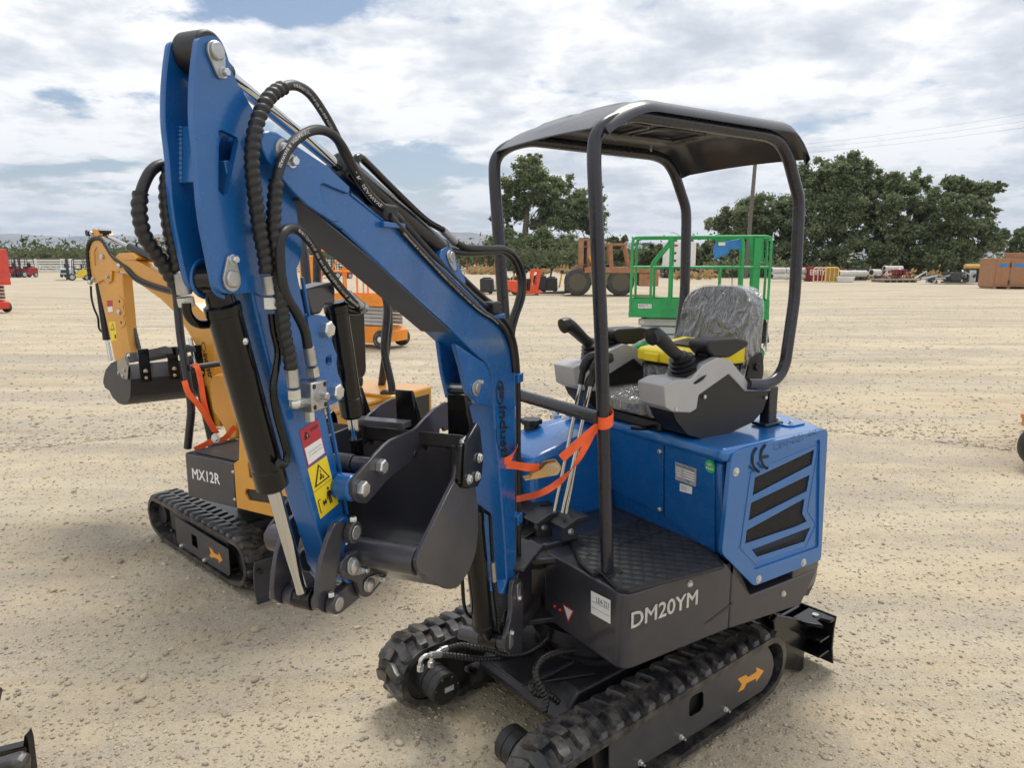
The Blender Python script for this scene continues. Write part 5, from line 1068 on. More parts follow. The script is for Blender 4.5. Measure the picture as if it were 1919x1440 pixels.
# hoses along the boom and down its foot
h1 = [(733, 398), (760, 428), (800, 472), (850, 525), (900, 572), (930, 592), (950, 614), (962, 645), (968, 690), (970, 760), (970, 850), (971, 950), (971, 1040), (975, 1075)]
hose('hydraulic_hose', RUBBER, [apx(p[0] + 1, p[1] - 3, BN - 0.02) for p in h1], 0.0095, EX, fr=A)
hose('hydraulic_hose', RUBBER, [apx(p[0] - 4, p[1] + 7, BN + 0.005) for p in h1[:9]], 0.0088, EX, fr=A)
hose_text([(p[0] - 4, p[1] + 7) for p in h1[:7]], [BN + 0.005] * 7, 0.0091, 'SEAWAVE R HYDRAULIC HOSE EN853 2SN-6 (1/4) WP 400 BAR  SEAWAVE R HYDRAULIC HOSE', 0.08, 0.9, 0.006)
hose('hydraulic_hose', RUBBER, [apx(p[0] + 6, p[1] - 14, 0.02) for p in h1[:6]], 0.0095, EX, fr=A)
for i, dy_ in enumerate((0.0, 0.018, 0.036)):
    hose('hydraulic_hose', RUBBER, [A.on(970, 1078 - 6 * i, 1, 0.07 - 0.03 * i), U.w((0.66, 0.02 - 0.05 * i, 0.62)) and A.l(U.w((0.68, -0.02 - 0.04 * i, 0.63))), A.l(U.w((0.58, -0.03 - 0.04 * i, 0.62 + 0.01 * i))), A.l(U.w((0.50, -0.05 - 0.04 * i, 0.56)))], 0.0105, EX, fr=A)
# travel hoses
def th(px, ys, helix, r, name='spiral_wrapped_hose', m=RUBBER): return hose(name, m, [T.on(p[0], p[1], 1, y) for p, y in zip(px, ys)], r, EX, helix=helix, fr=T)
zt = lambda *p: zc((680, 1120), 4.7975, p)
p_ = zt((700, 515), (850, 530), (1050, 558), (1250, 545), (1400, 530), (1560, 460), (1640, 385), (1690, 300)); th(p_, np.linspace(-0.22, -0.02, len(p_)), True, 0.0115)
p_ = zt((760, 462), (880, 432), (1000, 450), (1150, 475), (1280, 522), (1450, 505), (1580, 440), (1680, 350)); th(p_, np.linspace(-0.24, -0.03, len(p_)), True, 0.0115)
p_ = zt((1630, 1040), (1645, 920), (1600, 810), (1560, 720), (1560, 640), (1620, 555), (1750, 500), (1900, 478)); th(p_, np.linspace(0.20, 0.10, len(p_)), True, 0.0125)
p_ = zt((1760, 950), (1680, 890), (1570, 875), (1512, 820), (1540, 755), (1680, 690), (1880, 585)); th(p_, np.linspace(0.16, 0.06, len(p_)), True, 0.0125)
for pts, y in ((((788, 1258), (788, 1247), (789, 1238), (796, 1231), (806, 1229), (826, 1227)), -0.22), (((808, 1250), (808, 1240), (814, 1228), (826, 1220), (838, 1216)), -0.24)):
    P = [T.on(*p, 1, y) for p in pts]; hose('elbow_fitting', ZINC, P, 0.0085, EX, fr=T); MB(T).lathe(P[0], P[1] - P[0], [(0, 0.013), (0.02, 0.013), (0.022, 0.010)], 6).build('hose_nut', ZINC, EX)
    MB(T).tube(P[-2:], 0.0125, 16).build('hose_ferrule', STEEL, EX, 0.001)
# ---------------------------------------------------------------- orange ratchet strap
def ribbon(fr, pts, wid, m, name, par, n=6, thick=0.0015, updir=(0, 0, 1)):
    """pts: (point, width direction) along the centre line"""
    C = catmull([p for p, _ in pts], n); W = catmull([Vector(w_).normalized() for _, w_ in pts], n); g = MB(fr); ra, rb = [], []
    rings = []
    for i, (c, w_) in enumerate(zip(C, W)):
        t = (C[min(i + 1, len(C) - 1)] - C[max(i - 1, 0)]).normalized(); w_ = (w_ - t * w_.dot(t)).normalized(); nn = t.cross(w_) * thick / 2; h = w_ * wid / 2
        rings.append([c - h - nn, c + h - nn, c + h + nn, c - h + nn])
    return g.rings(rings).build(name, m, par, ang=60)
ST = thing('ratchet_strap', 'orange ratchet strap from the boom to the front post of the blue excavator', 'strap', U)
W2 = WORLD
def wp(px, py, Y): return at_depth(px, py, Y)
pn = U.w((0.545, PYN, 1.20)); Yp = pn.y
bl_ = A.w((0.12, BN, 0.95)); Yb = bl_.y
Z = Vector((0, 0, 1))
loopc = U.w((U.on(1133, 785, 1, PYN).x, PYN, U.on(1133, 785, 1, PYN).z))
g = MB(); rings = []
for k in range(25):
    a = 2 * math.pi * k / 24; d = Vector((math.cos(a), math.sin(a), 0)); c = loopc + d * 0.027 + Vector((0, 0, 0.012 * math.sin(a + 0.5)))
    rings.append([c - Z * 0.02, c + Z * 0.02, c + Z * 0.02 + d * 0.002, c - Z * 0.02 + d * 0.002])
g.rings(rings, cap=False).build('post_loop', STRAP, ST)
ribbon(W2, [(wp(1139, 778, Yp - 0.03), Z), (wp(1120, 800, Yp - 0.02), (0.3, 0, 1)), (wp(1085, 830, (Yp + Yb) / 2), (0.4, 0.2, 1)), (wp(1052, 860, (Yp + Yb) / 2 - 0.02), (0.4, 0.2, 1))], 0.030, STRAP, 'webbing', ST)
ribbon(W2, [(wp(1117, 800, Yp - 0.02), (0.6, 0, 1)), (wp(1100, 832, Yp - 0.03), (0.8, 0, 0.8)), (wp(1076, 874, (Yp + Yb) / 2), (0.8, 0.3, 0.8)), (wp(1045, 906, (Yp + Yb) / 2), (0.4, 0.4, 1)), (wp(1010, 926, Yb + 0.02), (0.1, 0.3, 1)), (wp(968, 936, Yb + 0.10), (0.0, 0.3, 1))], 0.022, STRAP, 'webbing', ST)
ribbon(W2, [(wp(1010, 877, (Yp + Yb) / 2 - 0.04), Z), (wp(985, 876, Yb - 0.03), Z), (wp(960, 872, Yb - 0.03), Z), (wp(935, 872, Yb - 0.045), Z), (wp(906, 867, Yb - 0.05), Z), (wp(893, 862, Yb + 0.02), Z)], 0.026, STRAP, 'webbing', ST)
ribbon(W2, [(wp(915, 864, Yb - 0.055), Z), (wp(935, 867, Yb - 0.055), Z), (wp(955, 860, Yb - 0.045), (0.3, 0, 1)), (wp(966, 845, Yb - 0.02), (0.5, 0, 1)), (wp(967, 838, Yb + 0.03), (0.5, 0, 1))], 0.022, STRAP, 'webbing', ST)
BRASS = mat('gold_zinc', (0.55, 0.36, 0.16), 0.32, 0.85, var=0.15)
rc = wp(1022, 880, (Yp + Yb) / 2 - 0.05); rt = Frame(rc.x, rc.y, -70 + 360, rc.z)
dx_ = Vector((1, 0.15, 0.18)).normalized()
class FF:
    pass
rf = Frame(rc.x, rc.y, 0, rc.z); rf.X = dx_; rf.Y = Vector((0.15, -1, 0)).normalized(); rf.Z = rf.X.cross(-rf.Y).normalized()
for s in (-0.018, 0.018):
    MB(rf).prism(round2([(-0.062, -0.018), (0.0, -0.020), (0.035, -0.022), (0.05, 0.0), (0.042, 0.022), (0.0, 0.022), (-0.015, 0.008), (-0.045, 0.002)], 0.008), 1, s - 0.002, s + 0.002).build('ratchet_frame', BRASS, ST, 0.0008)
MB(rf).cyl((0.022, -0.024, 0), (0.022, 0.024, 0), 0.014, 16).build('ratchet_spool', BRASS, ST, 0.001)
MB(rf).cyl((0.022, 0.017, 0), (0.022, 0.022, 0), 0.02, 18).build('ratchet_gear', STEEL, ST, 0.001)
MB(rf).box(-0.075, -0.045, -0.020, 0.020, -0.018, -0.012).build('ratchet_handle', BRASS, ST, 0.002)
# ================================================================== GROUND
def ground_mat():
    m = bpy.data.materials.new('gravel_yard'); m.use_nodes = True; t = m.node_tree; b = t.nodes['Principled BSDF']
    co = N(t, 'ShaderNodeNewGeometry').outputs['Position']
    big = noise_n(t, co, 0.16, 5, 0.6, 0.4)
    st = N(t, 'ShaderNodeMapping'); t.links.new(co, st.inputs[0]); st.inputs['Rotation'].default_value = (0, 0, R(-8)); st.inputs['Scale'].default_value = (0.05, 0.55, 1)
    band = noise_n(t, st.outputs[0], 1.6, 6, 0.65, 0.6)
    mid = noise_n(t, co, 2.2, 7, 0.65, 0.3); fine = noise_n(t, co, 26.0, 6, 0.7); grit = noise_n(t, co, 150.0, 3, 0.7)
    c1 = mix_n(t, ramp_n(t, big, [(0.35, 0.0), (0.65, 1.0)]), (0.425, 0.352, 0.240), (0.53, 0.450, 0.328))
    c2 = mix_n(t, ramp_n(t, math_n(t, 'ADD', math_n(t, 'MULTIPLY', band, 0.65), math_n(t, 'MULTIPLY', mid, 0.35)), [(0.42, 0.0), (0.54, 1.0)]), c1, (0.335, 0.305, 0.255))
    c3 = mix_n(t, ramp_n(t, fine, [(0.36, 0.45), (0.54, 0.0)]), c2, (0.33, 0.26, 0.17))
    c4 = mix_n(t, ramp_n(t, grit, [(0.46, 0.0), (0.66, 0.7)]), c3, (0.60, 0.51, 0.37))
    v = N(t, 'ShaderNodeTexVoronoi'); v.inputs['Scale'].default_value = 55.0; t.links.new(co, v.inputs['Vector'])
    peb = ramp_n(t, v.outputs['Distance'], [(0.10, 1.0), (0.30, 0.0)])
    pm = math_n(t, 'MULTIPLY', peb, ramp_n(t, mid, [(0.42, 0.1), (0.58, 0.9)]))
    sep = N(t, 'ShaderNodeSeparateColor'); t.links.new(v.outputs['Color'], sep.inputs[0])
    c5 = mix_n(t, pm, c4, mix_n(t, sep.outputs[0], (0.20, 0.18, 0.16), (0.62, 0.57, 0.48)))
    rm_ = N(t, 'ShaderNodeMapping'); t.links.new(co, rm_.inputs[0]); rm_.inputs['Rotation'].default_value = (0, 0, R(12)); rm_.inputs['Scale'].default_value = (0.10, 0.6, 1)
    rut = noise_n(t, rm_.outputs[0], 2.2, 7, 0.62, 0.5)
    c5 = mix_n(t, ramp_n(t, rut, [(0.50, 0.0), (0.58, 0.45), (0.68, 0.0)]), c5, (0.56, 0.49, 0.36))
    c5 = mix_n(t, ramp_n(t, rut, [(0.36, 0.45), (0.45, 0.0)]), c5, (0.30, 0.26, 0.20))
    t.links.new(c5, b.inputs['Base Color']); b.inputs['Roughness'].default_value = 0.95; b.inputs['Specular IOR Level'].default_value = 0.2
    bn = N(t, 'ShaderNodeBump'); bn.inputs['Strength'].default_value = 0.7; bn.inputs['Distance'].default_value = 0.02
    hgt = math_n(t, 'ADD', math_n(t, 'ADD', math_n(t, 'MULTIPLY', fine, 0.9), math_n(t, 'MULTIPLY', grit, 0.25)), math_n(t, 'MULTIPLY', pm, 0.35))
    t.links.new(hgt, bn.inputs['Height']); t.links.new(bn.outputs[0], b.inputs['Normal']); return m
GM = ground_mat()
rs = np.random.RandomState(11)
def fbm(x, y, seed, sc, octv=4):
    r = np.random.RandomState(seed); z = np.zeros_like(x); a = 1.0
    for o in range(octv):
        for _ in range(5):
            th_ = r.rand() * 6.283; k = sc * (1.7 ** o) * (0.6 + r.rand()); p = r.rand() * 6.283
            z += a * np.sin(k * (x * math.cos(th_) + y * math.sin(th_)) + p)
        a *= 0.55
    return z / 5
# one sheet: dense polar grid near the camera, stretching out past the horizon
nr, na = 520, 760
rad = np.concatenate([np.linspace(0.9, 5.6, 340), np.linspace(5.62, 9.0, 90), np.geomspace(9.2, 30000, 90)])
angs = np.concatenate([np.linspace(R(-80), R(-44), 60, endpoint=False), np.linspace(R(-44), R(44), 640), np.linspace(R(44), R(80), 61)[1:]]); rr_, aa_ = np.meshgrid(rad, angs, indexing='ij')
gx, gy = rr_ * np.sin(aa_), rr_ * np.cos(aa_) - 0.3
def vnoise(x, y, sc, seed):
    x = x * sc + 1000.3; y = y * sc + 1000.7; xi = np.floor(x).astype(np.int64); yi = np.floor(y).astype(np.int64); fx = x - xi; fy = y - yi
    fx = fx * fx * (3 - 2 * fx); fy = fy * fy * (3 - 2 * fy)
    def hs(a, b): h = (a * 374761393 + b * 668265263 + seed * 974711) & 0xFFFFFFFF; h = ((h ^ (h >> 13)) * 1274126177) & 0xFFFFFFFF; return ((h ^ (h >> 16)) & 0xFFFF) / 65535.0
    return (hs(xi, yi) * (1 - fx) + hs(xi + 1, yi) * fx) * (1 - fy) + (hs(xi, yi + 1) * (1 - fx) + hs(xi + 1, yi + 1) * fx) * fy
def ground_h(x, y):
    r = np.hypot(x, y); f = np.clip((9.0 - r) / 5.0, 0, 1)
    cr = vnoise(x, y, 22, 1) * 0.5 + vnoise(x, y, 45, 2) * 0.32 + vnoise(x, y, 80, 3) * 0.18; pt = vnoise(x, y, 2.5, 4)
    h = 0.005 * fbm(x, y, 3, 5.0, 4) + (cr - 0.5) * (0.007 + 0.012 * pt)
    return h * f - 0.012
gz_ = ground_h(gx, gy); gz_[rr_ > 9] = -0.012
vsg = np.stack([gx, gy, gz_], -1).reshape(-1, 3)
i0 = (np.arange(nr - 1)[:, None] * na + np.arange(na - 1)[None, :]).reshape(-1)
fcs = np.stack([i0, i0 + na, i0 + na + 1, i0 + 1], -1)
def np_mesh(name, V, Fc, m, k=4, smooth=True):
    me = bpy.data.meshes.new(name); me.vertices.add(len(V)); me.vertices.foreach_set('co', np.ascontiguousarray(V, dtype=np.float32).ravel())
    me.loops.add(len(Fc) * k); me.loops.foreach_set('vertex_index', np.ascontiguousarray(Fc, dtype=np.int32).ravel())
    me.polygons.add(len(Fc)); me.polygons.foreach_set('loop_start', np.arange(0, len(Fc) * k, k, dtype=np.int32))
    me.update(calc_edges=True); me.validate()
    if smooth: me.shade_smooth()
    me.materials.append(m); o = bpy.data.objects.new(name, me); COL.objects.link(o); return o
# the sheet behind the camera closes the fan
gnd = np_mesh('ground', vsg, fcs[:, ::-1], GM); gnd['kind'] = 'structure'
bk = MB(); bk.quad((-30000, -30000, -0.03), (30000, -30000, -0.03), (30000, 30000, -0.03), (-30000, 30000, -0.03)); o = bk.build('ground_far', GM); o['kind'] = 'structure'
# loose stones
def stones(n, seed, rmin, rmax, smin, smax, m, name, p=2.2, cl=0.0):
    r = np.random.RandomState(seed)
    base = np.array([(x, y, z) for x in (-1, 1) for y in (-1, 1) for z in (-1, 1)], float) * 0.62
    ax = np.array([(1, 0, 0), (-1, 0, 0), (0, 1, 0), (0, -1, 0), (0, 0, 1), (0, 0, -1)], float)
    B = np.concatenate([base, ax])          # 14 vertices, 24 triangles (rhombic dodecahedron)
    tri = []
    for a in range(6):
        nb = [i for i in range(8) if np.dot(base[i], ax[a]) > 0]
        c = np.array([base[i] for i in nb]); u = np.cross(ax[a], [0.3, 0.5, 0.8]); u /= np.linalg.norm(u); v = np.cross(ax[a], u)
        nb = [nb[i] for i in np.argsort(np.arctan2(c @ v, c @ u))]
        for i in range(4): tri.append((8 + a, nb[i], nb[(i + 1) % 4]))
    tri = np.array(tri)
    ang = R(-44) + r.rand(n) * R(88); d = rmin + (rmax - rmin) * r.rand(n) ** (1.15 if rmax < 12 else 1.9)
    x, y = d * np.sin(ang), d * np.cos(ang)
    if cl > 0:
        keep = fbm(x, y, seed + 5, 2.2, 4) + 0.5 * r.randn(n) > cl; x, y = x[keep], y[keep]; n = len(x)
    s = smin * (smax / smin) ** (r.rand(n) ** p)
    jit = 1 + 0.45 * (r.rand(n, 14, 1) - 0.5)
    sc = np.stack([s * (0.8 + 0.7 * r.rand(n)), s * (0.7 + 0.5 * r.rand(n)), s * (0.4 + 0.35 * r.rand(n))], -1)[:, None, :]
    V = B[None] * jit * sc
    th_ = r.rand(n) * 6.283; c, q = np.cos(th_)[:, None], np.sin(th_)[:, None]
    X = V[..., 0] * c - V[..., 1] * q; Y = V[..., 0] * q + V[..., 1] * c
    Zg = ground_h(x, y)
    V = np.stack([X + x[:, None], Y + y[:, None], V[..., 2] + (Zg + sc[:, 0, 2] * 0.35)[:, None]], -1).reshape(-1, 3)
    Fc = (tri[None] + (np.arange(n) * 14)[:, None, None]).reshape(-1, 3)
    o = np_mesh(name, V, Fc, m, 3, False); o['kind'] = 'stuff'; return o
def stone_mat(name, a, b_):
    m = bpy.data.materials.new(name); m.use_nodes = True; t = m.node_tree; b = t.nodes['Principled BSDF']
    g = N(t, 'ShaderNodeNewGeometry'); col = ramp_n(t, g.outputs['Random Per Island'], [(0.0, a), (0.45, b_), (0.75, (0.46, 0.385, 0.27)), (1.0, (0.56, 0.49, 0.38))])
    nz = noise_n(t, g.outputs['Position'], 120, 4, 0.6); t.links.new(mix_n(t, math_n(t, 'MULTIPLY', nz, 0.35), col, (0.50, 0.42, 0.30)), b.inputs['Base Color'])
    b.inputs['Roughness'].default_value = 0.9; return m
SM = stone_mat('stone', (0.19, 0.172, 0.15), (0.34, 0.29, 0.225))
o = stones(90000, 2, 1.0, 9.0, 0.0018, 0.0085, SM, 'gravel', 2.0, -0.25); o['label'] = 'loose tan and grey gravel over the yard'; o['category'] = 'gravel'
o = stones(1900, 7, 1.0, 9.5, 0.007, 0.022, SM, 'gravel_stones', 2.8, 0.1); o['label'] = 'larger grey stones scattered on the dirt'; o['category'] = 'stones'
o = stones(22000, 9, 8.0, 42.0, 0.007, 0.020, SM, 'far_gravel', 2.0); o['label'] = 'scattered gravel further back in the yard'; o['category'] = 'gravel'
# ================================================================== YELLOW EXCAVATOR
YT = Frame(-1.29, 3.987, 133.0); YU = Frame(-1.29, 3.987, 119.5); YA = Frame(-1.82, 4.40, 125.0)
YE = thing('mini_excavator', 'orange-yellow mini excavator marked MX12R, behind the blue arm', 'excavator', YU)
tk1 = build_track(YT, YE, 0.255, 0.437); build_running_gear(YT, YE, tk1, 0.255, 0.437, 0)
tk2 = build_track(YT, YE, -0.445, -0.263); build_running_gear(YT, YE, tk2, -0.445, -0.263, 0)
zy = lambda *p: zc((270, 820), 4.645, p)
def ypl(fr, y, px): return fr.xz(y, px)
yc = ypl(YT, 0.428, zy((268, 690), (730, 975), (748, 1190), (735, 1210), (300, 935), (282, 900)))
yw = ypl(YT, 0.428, zy((410, 842), (458, 868), (468, 975), (416, 940)))
MB(YT).prism(yc, 1, 0.422, 0.428, [yw]).build('track_cover', GREY, tk1, 0.0015)
MB(YT).prism(ypl(YT, 0.428, zy((567, 952), (603, 990), (606, 1005), (650, 1030), (652, 1003), (684, 1072), (652, 1094), (650, 1066), (605, 1045), (590, 1052), (570, 1030), (583, 1010))), 1, 0.4283, 0.4292).build('arrow_decal', ORGP, tk1)
for p in zy((330, 945), (530, 1070)): q = YT.on(*p, 1, 0.428); MB(YT).bolt(q, (0, 1, 0), 0.011, 0.014).build('bolt', ZINC, tk1)
MB(YT).prism([(0.05, 0.12), (0.70, 0.12), (0.70, 0.27), (0.10, 0.27)], 1, -0.26, 0.25).build('undercarriage_frame', GREYD, YE, 0.01)
MB(YT).lathe((0.25, -0.005, 0.26), (0, 0, 1), [(0, 0.2), (0.18, 0.2)], 30).build('slewing_ring', GREYD, YE)
MB(YT).bar((-0.38, 0.10, 0.16), (0.08, 0.10, 0.20), 0.05, 0.06).build('blade_push_arm', GREYD, YE, 0.004); MB(YT).bar((-0.38, -0.12, 0.16), (0.08, -0.12, 0.20), 0.05, 0.06).build('blade_push_arm', GREYD, YE, 0.004)
q = YT.on(*zy((920, 1130))[0], 1, 0.44)
bl2 = MB(YT).prism([(-0.40, 0.02), (-0.375, 0.10), (-0.38, 0.20), (-0.40, 0.25), (-0.412, 0.247), (-0.394, 0.20), (-0.389, 0.10), (-0.413, 0.02)], 1, -0.47, 0.45).build('dozer_blade', GREY, YE, 0.002)
c_ = [YT.on(*p, 0, -0.385) for p in zy((905, 1105), (1170, 1035))]
q = YT.on(487, 1071, 0, -0.398); MB(YT).cyl((-0.4145, q.y, q.z), (-0.372, q.y, q.z), 0.013, 14).build('blade_hole', BLACKP, bl2)
# body
sk2 = [(0.375, 0.695), (-0.012, 0.695), (-0.012, 0.447), (0.378, 0.447)]
out = [(-0.012, -0.40), (0.400, -0.40)] + [(0.370 + 0.03 * math.cos(R(a)), 0.37 + 0.03 * math.sin(R(a))) for a in range(0, 91, 15)] + [(-0.012, 0.40)]
ys = MB(YU).prism(out, 2, 0.447, 0.695).build('skirt', GREY, YE, 0.006)
p0 = YU.on(*zy((424, 358))[0], 1, 0.4015); p1 = YU.on(*zy((660, 395))[0], 1, 0.4015); p2 = YU.on(*zy((424, 270))[0], 1, 0.4015)
text_mb(YU, 'MX12R', p0, Vector((p1.x - p0.x, 0, 0)), Vector((0, 0, p2.z - p0.z)), 0.0, heavy=0.028).build('model_lettering', WHITEP, ys, label='white lettering reading MX12R')
MB(YU).prism([(0.0, -0.33), (0.33, -0.33), (0.345, 0.36), (0.0, 0.375)], 2, 0.697, 0.704).build('floor_mat', MATM, YE, 0.003)
yb = [(-0.013, 0.447), (-0.013, 0.695), (-0.055, 0.72), (-0.09, 1.00), (-0.66, 1.01), (-0.66, 0.447)]
v1 = [YU.on(*p, 1, 0.395) for p in zy((905, 220), (935, 215), (985, 360), (915, 355))]; v2 = [YU.on(*p, 1, 0.395) for p in zy((890, 450), (1080, 475), (1250, 520), (1240, 570), (1100, 580), (910, 550), (880, 490))]
hol = [[(q.x, q.z) for q in v] for v in (v1, v2)]
body = MB(YU).prism(yb, 1, 0.380, 0.398, hol).build('engine_cover', YELL, YE, 0.004)
MB(YU).prism(yb, 1, -0.40, 0.379).build('engine_housing', YELL, body, 0.01)
PERF = mat('perforated_steel', (0.02, 0.02, 0.02), 0.5)
for v in (v1, v2):
    g = MB(YU); pl_ = [(q.x, q.z) for q in v]; xs = [a for a, _ in pl_]; zs = [b for _, b in pl_]; k = 0
    MB(YU).prism(pl_, 1, 0.3805, 0.383).build('vent_mesh', PERF, body)
    zz = min(zs)
    while zz < max(zs):
        xx = min(xs) + (0.008 if k % 2 else 0)
        while xx < max(xs):
            if inside((xx, zz), pl_): g.rings([[(xx + 0.0075 * math.cos(R(a)), 0.3835, zz + 0.0075 * math.sin(R(a))) for a in range(0, 360, 60)], [(xx + 0.0055 * math.cos(R(a)), 0.3835, zz + 0.0055 * math.sin(R(a))) for a in range(0, 360, 60)]], cap=False)
            xx += 0.016
        zz += 0.0139; k += 1
    g.build('vent_perforation', GREY, body, kind='stuff')
for p in zy((775, 300), (790, 540)): q = YU.on(*p, 1, 0.398); MB(YU).bolt(q, (0, 1, 0), 0.008, 0.006).build('bolt', ZINC, body)
# rear top shelf with post foot
MB(YU).box(-0.665, -0.10, -0.405, 0.40, 1.012, 1.032).build('seat_platform', YELL, body, 0.006)
zyu = lambda *p: zc((620, 700), 11.994, p)
yseat = [YU.on(a, b, 2, 1.03) for a, b in ((735, 728), (720, 732))]
# front control box on the right of the floor
cb_ = zc((250, 580), 2.619, [(362, 350), (395, 320), (430, 318), (505, 345), (512, 520), (508, 640), (455, 645), (445, 590), (385, 500), (375, 440)])
cbx = [(q.x, q.z) for q in (YU.on(*p, 1, 0.02) for p in cb_)]
MB(YU).prism(cbx, 1, -0.22, 0.02).build('control_box', YELL, YE, 0.02, 3)
# canopy
yh = [YU.on(*p, 1, 0.30) for p in ((353, 856), (359, 767), (355, 733), (340, 645), (337, 620))]; yh[0].z = 0.69
x_f, z_t = yh[-1].x, 2.05
rest = [Vector((x_f + 0.01, 0.30, 1.75)), Vector((x_f - 0.05, 0.30, z_t)), Vector((x_f - 0.30, 0.30, z_t + 0.04)), Vector((-0.40, 0.30, z_t + 0.02)), Vector((-0.50, 0.30, 1.80)), Vector((-0.52, 0.30, 1.40)), Vector((-0.45, 0.30, 1.04))]
for yy_ in (0.30, -0.30): MB(YU).tube(fillet([Vector((p.x, yy_, p.z)) for p in yh + rest], 0.05, 4), 0.0225, 12).build('canopy_post', TUBE, YE)
MB(YU).prism([(x_f - 0.02, z_t + 0.03), (x_f - 0.3, z_t + 0.075), (-0.42, z_t + 0.055), (-0.52, z_t - 0.01), (-0.53, z_t - 0.014), (-0.42, z_t + 0.048), (x_f - 0.3, z_t + 0.067), (x_f - 0.02, z_t + 0.022)], 1, -0.36, 0.36).build('canopy_roof', ROOFM, YE, 0.002)
ygb = [YU.on(355, 690, 1, 0.30)]; ygb.append(Vector((ygb[0].x, -0.30, ygb[0].z))); MB(YU).tube(ygb, 0.0175, 12).build('front_grab_bar', TUBE, YE)
pf = [at_depth(735, 735, 3.75), at_depth(734, 722, 3.75), at_depth(719, 658, 3.76), at_depth(727, 575, 3.76), at_depth(700, 470, 3.76), at_depth(660, 400, 3.76)]
MB().tube(fillet(pf, 0.05, 4), 0.0205, 12).build('canopy_rear_post', TUBE, YE)
q = pf[0]; MB().box(q.x - 0.06, q.x + 0.05, q.y - 0.03, q.y + 0.03, q.z - 0.006, q.z + 0.006).build('post_foot', TUBE, YE, 0.002)
MB().tube([at_depth(594, 560, 4.3), at_depth(594, 460, 4.3), at_depth(592, 380, 4.3)], 0.024, 12).build('canopy_rear_post', TUBE, YE)
# rear platform under that post
q = pf[0]; rb = Frame(q.x, q.y, 119.5, 0)
MB(rb).box(-0.045, 0.40, -0.30, 0.06, q.z - 0.30, q.z - 0.008).build('rear_housing', YELL, YE, 0.012)
MB(rb).box(-0.047, -0.044, -0.27, 0.03, q.z - 0.26, q.z - 0.05).build('rear_recess', BLACKP, YE, 0.001)
# seat
sb = at_depth(650, 640, 3.55); sf = Frame(sb.x, sb.y, 119.5, sb.z)
ysb = MB(sf).prism(rrect(-0.115, 0.115, -0.20, 0.21, 0.05), 0, -0.03, 0.03).build('seat_back', BLACKG, YE, 0.02, 3)
MB(sf).prism(rrect(-0.06, 0.06, -0.12, 0.14, 0.02), 0, -0.036, -0.031).build('seat_back_panel', BLACKG, ysb, 0.006)
MB(sf).box(0.0, 0.34, -0.13, 0.12, -0.26, -0.18).build('seat_cushion', BLACKG, YE, 0.03, 3)
MB(sf).cyl((-0.02, 0.135, -0.225), (-0.02, 0.155, -0.225), 0.045, 20).build('recliner_knob', BLACK, YE, 0.004)
# boom, arm, bucket
zl = lambda *p: zc((0, 400), 3.789, p)
def yprism(name, px, y0, y1, m, par, bev=0.003, holes=()): return MB(YA).prism(YA.xz(y1, px), 1, y0, y1, [YA.xz(y1, h) for h in holes]).build(name, m, par, bev)
yboom = yprism('boom', [*zl((800, 330), (840, 285)), (253, 487), (327, 531), (362, 566), (385, 590), (398, 618), (402, 690), (412, 800), (396, 800), (380, 700), (366, 646), (350, 618), (330, 588), (300, 560), *zl((880, 420), (820, 400))], -0.04, 0.05, YELL, YE)
yprism('boom_top_plate', [*zl((845, 283), (925, 278), (972, 315), (965, 330), (880, 330))], -0.05, 0.06, YELL, yboom, 0.002)
yt_ = zl((690, 480), (720, 470), (760, 495), (790, 400), (870, 430), (872, 500), (882, 600), (900, 800), (918, 940), (935, 1000), (850, 1042), (815, 1046), (745, 720))
yarm = yprism('arm', yt_, -0.035, 0.035, YELL, YE, 0.004)
hd = zl((640, 380), (632, 270), (655, 205), (690, 185), (735, 215), (800, 330), (848, 395), (840, 418), (795, 405), (790, 480), (765, 498), (735, 470), (715, 480), (690, 495), (660, 490), (650, 440))
yprism('arm_head', hd, 0.036, 0.048, YELL, yarm, 0.002, [zl((665, 270), (685, 232), (703, 290), (692, 372), (670, 372))]); yprism('arm_head', hd, -0.048, -0.036, YELL, yarm, 0.002)
for p, r_ in (((728, 308), 0.018), ((766, 452), 0.012), ((665, 465), 0.014), ((655, 140), 0.016)): q = YA.on(*zl(p)[0], 1, 0.05); MB(YA).bolt(q, (0, 1, 0), r_, 0.014).build('bolt', ZINC, yarm)
yprism('top_lug', zl((645, 185), (640, 130), (660, 108), (690, 115), (700, 150), (690, 185)), 0.02, 0.05, YELL, yarm); yprism('top_lug', zl((730, 165), (725, 130), (745, 112), (770, 140), (780, 160), (765, 180)), -0.05, -0.02, YELL, yarm)
for p in zl((655, 140), (740, 135)): q = YA.on(*p, 1, 0.0); MB(YA).cyl((q.x, -0.04, q.z), (q.x, 0.04, q.z), 0.022, 16).build('lug_pin', BLACKG, yarm)
a, b, c = (YA.on(*p, 1, 0.0) for p in zl((720, 145), (925, 240), (1240, 385)))
yac = MB(YA).tube([b, c], 0.030, 18).build('arm_cylinder', BLACKG, YE, 0.003); MB(YA).tube([a, b], 0.015, 14).build('piston_rod', CHROME, yac)
MB(YA).tube(catmull([YA.on(*p, 1, 0.0) for p in zl((970, 245), (970, 215), (1000, 210), (1060, 250), (1200, 310))], 5), 0.007, 8).build('cylinder_pipe', BLACKG, yac)
ykc = MB(YA).tube([YA.on(*p, 1, -0.02) for p in zl((705, 495), (760, 900))], 0.028, 18).build('bucket_cylinder', BLACKG, YE, 0.003)
MB(YA).tube([YA.on(*p, 1, -0.02) for p in zl((760, 895), (788, 1050))], 0.014, 14).build('piston_rod', CHROME, ykc)
